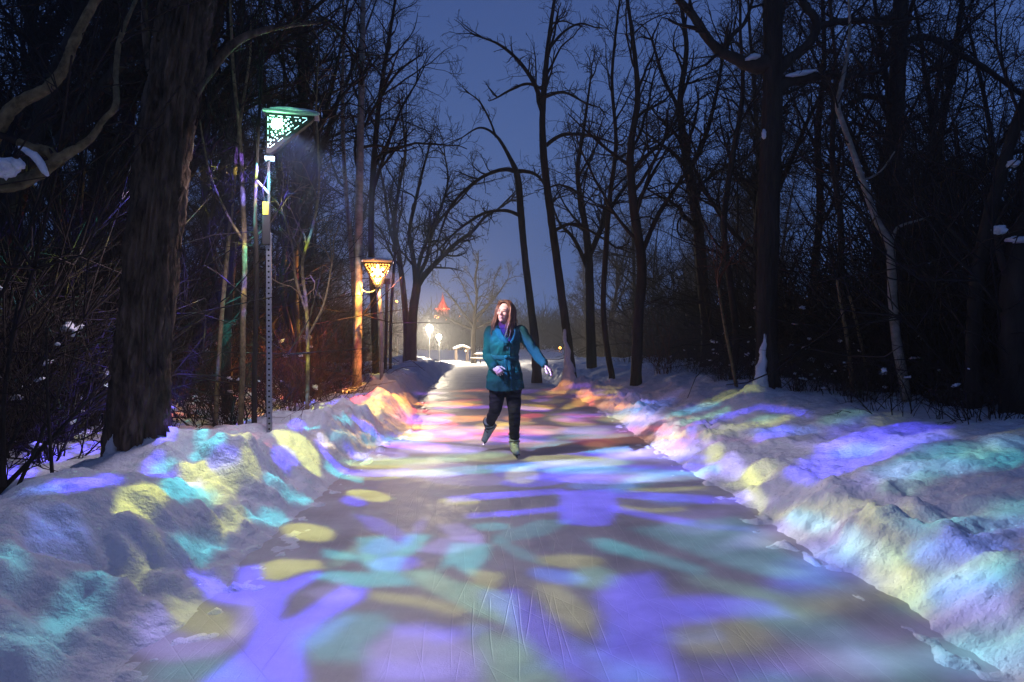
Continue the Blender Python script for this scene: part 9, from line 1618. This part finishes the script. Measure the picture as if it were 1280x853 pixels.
# skates
def skate(an, toe_dir, up, blade_len=.27):
    an = np.array(an); fw = unit(np.array(toe_dir, float)); up = np.array(up, float); up = unit(up - fw * fw.dot(up)); sd = np.cross(fw, up)
    P = lambda f, u, s=0: an + fw * f + up * u + sd * s
    bm = bmesh.new()
    cap_bm(bm, P(-.012, .075), P(-.005, -.02), .060, .056, 16); cap_bm(bm, P(-.035, -.065), P(.06, -.072), .043, .044, 14); cap_bm(bm, P(.06, -.072), P(.155, -.082), .044, .034, 14); cap_bm(bm, P(-.005, -.01), P(.09, -.06), .050, .042, 14)
    for s in (-1, 1): cap_bm(bm, P(.03, -.085, s * .014), P(.14, -.09, s * .018), .026, .024, 10)
    b = remesh('skate', bm, .006, 2, M_BOOT, body)
    tb = Tubes(); a_ = np.linspace(0, 2 * math.pi, 25); tb.add([P(-.012 + .058 * math.cos(t), .084, .058 * math.sin(t)) for t in a_], np.full(25, .009), 8)
    tb.build('cuff', M_BOOT_D, b)
    for u, f in ((.05, 0), (.0, .005)):
        tb = Tubes(); tb.add([P(-.01 + f + .060 * math.cos(t), u + .015 * math.cos(t), .058 * math.sin(t)) for t in a_], np.full(25, .006), 8); tb.build('strap', M_BOOT_D, b)
    tb = Tubes(); pts = []
    for k in range(8): pts.append(P(.060 + .0125 * k, .012 - .0125 * k, (.024 if k % 2 else -.024)))
    tb.add(smooth_poly(pts, 40), np.full(40, .005), 6); tb.build('lace', M_BOOT_D, b)
    rm = Matrix((sd, fw, up)).transposed()
    bm = bmesh.new(); bm_box(bm, P(.055, -.112), (.062, .25, .012), rm); bm_obj('sole', bm, M_BOOT_D, b, False, .003)
    bm = bmesh.new(); bm_box(bm, P(-.03, -.126), (.02, .05, .022), rm); bm_box(bm, P(.12, -.126), (.02, .06, .022), rm); bm_box(bm, P(.05, -.139), (.012, blade_len, .010), rm); hb = bm_obj('blade_holder', bm, M_BOOT_D, b)
    bm = bmesh.new(); bm_box(bm, P(.055, -.152), (.004, blade_len + .03, .022), rm); bm_obj('blade', bm, M_BLADE, b, False, .001)
la = J['la'].copy(); la[2] = .165
skate(la, (.13, -.96, -.02), (0, 0, 1))
skate(J['ra'] + np.array([0, .0, -.02]), (-.52, -.38, -.77), (-.15, -.72, .6))
# ------------------------------------------------------------------ frosty air
def haze(density):
    bm = bmesh.new(); bm_box(bm, (0, 75, 14.0), (300, 250, 40)); o = bm_obj('haze', bm, None)
    m = bpy.data.materials.new('haze'); m.use_nodes = True; nt = m.node_tree; nt.nodes.clear()
    out = nt.nodes.new('ShaderNodeOutputMaterial'); v = nt.nodes.new('ShaderNodeVolumePrincipled')
    v.inputs['Color'].default_value = (.9, .92, .97, 1); v.inputs['Density'].default_value = density; v.inputs['Anisotropy'].default_value = .35
    nt.links.new(v.outputs[0], out.inputs['Volume']); o.data.materials.append(m); tag(o, 'thin frosty night air over the path and wood', 'haze', kind='stuff')
    return o
haze(HAZE)
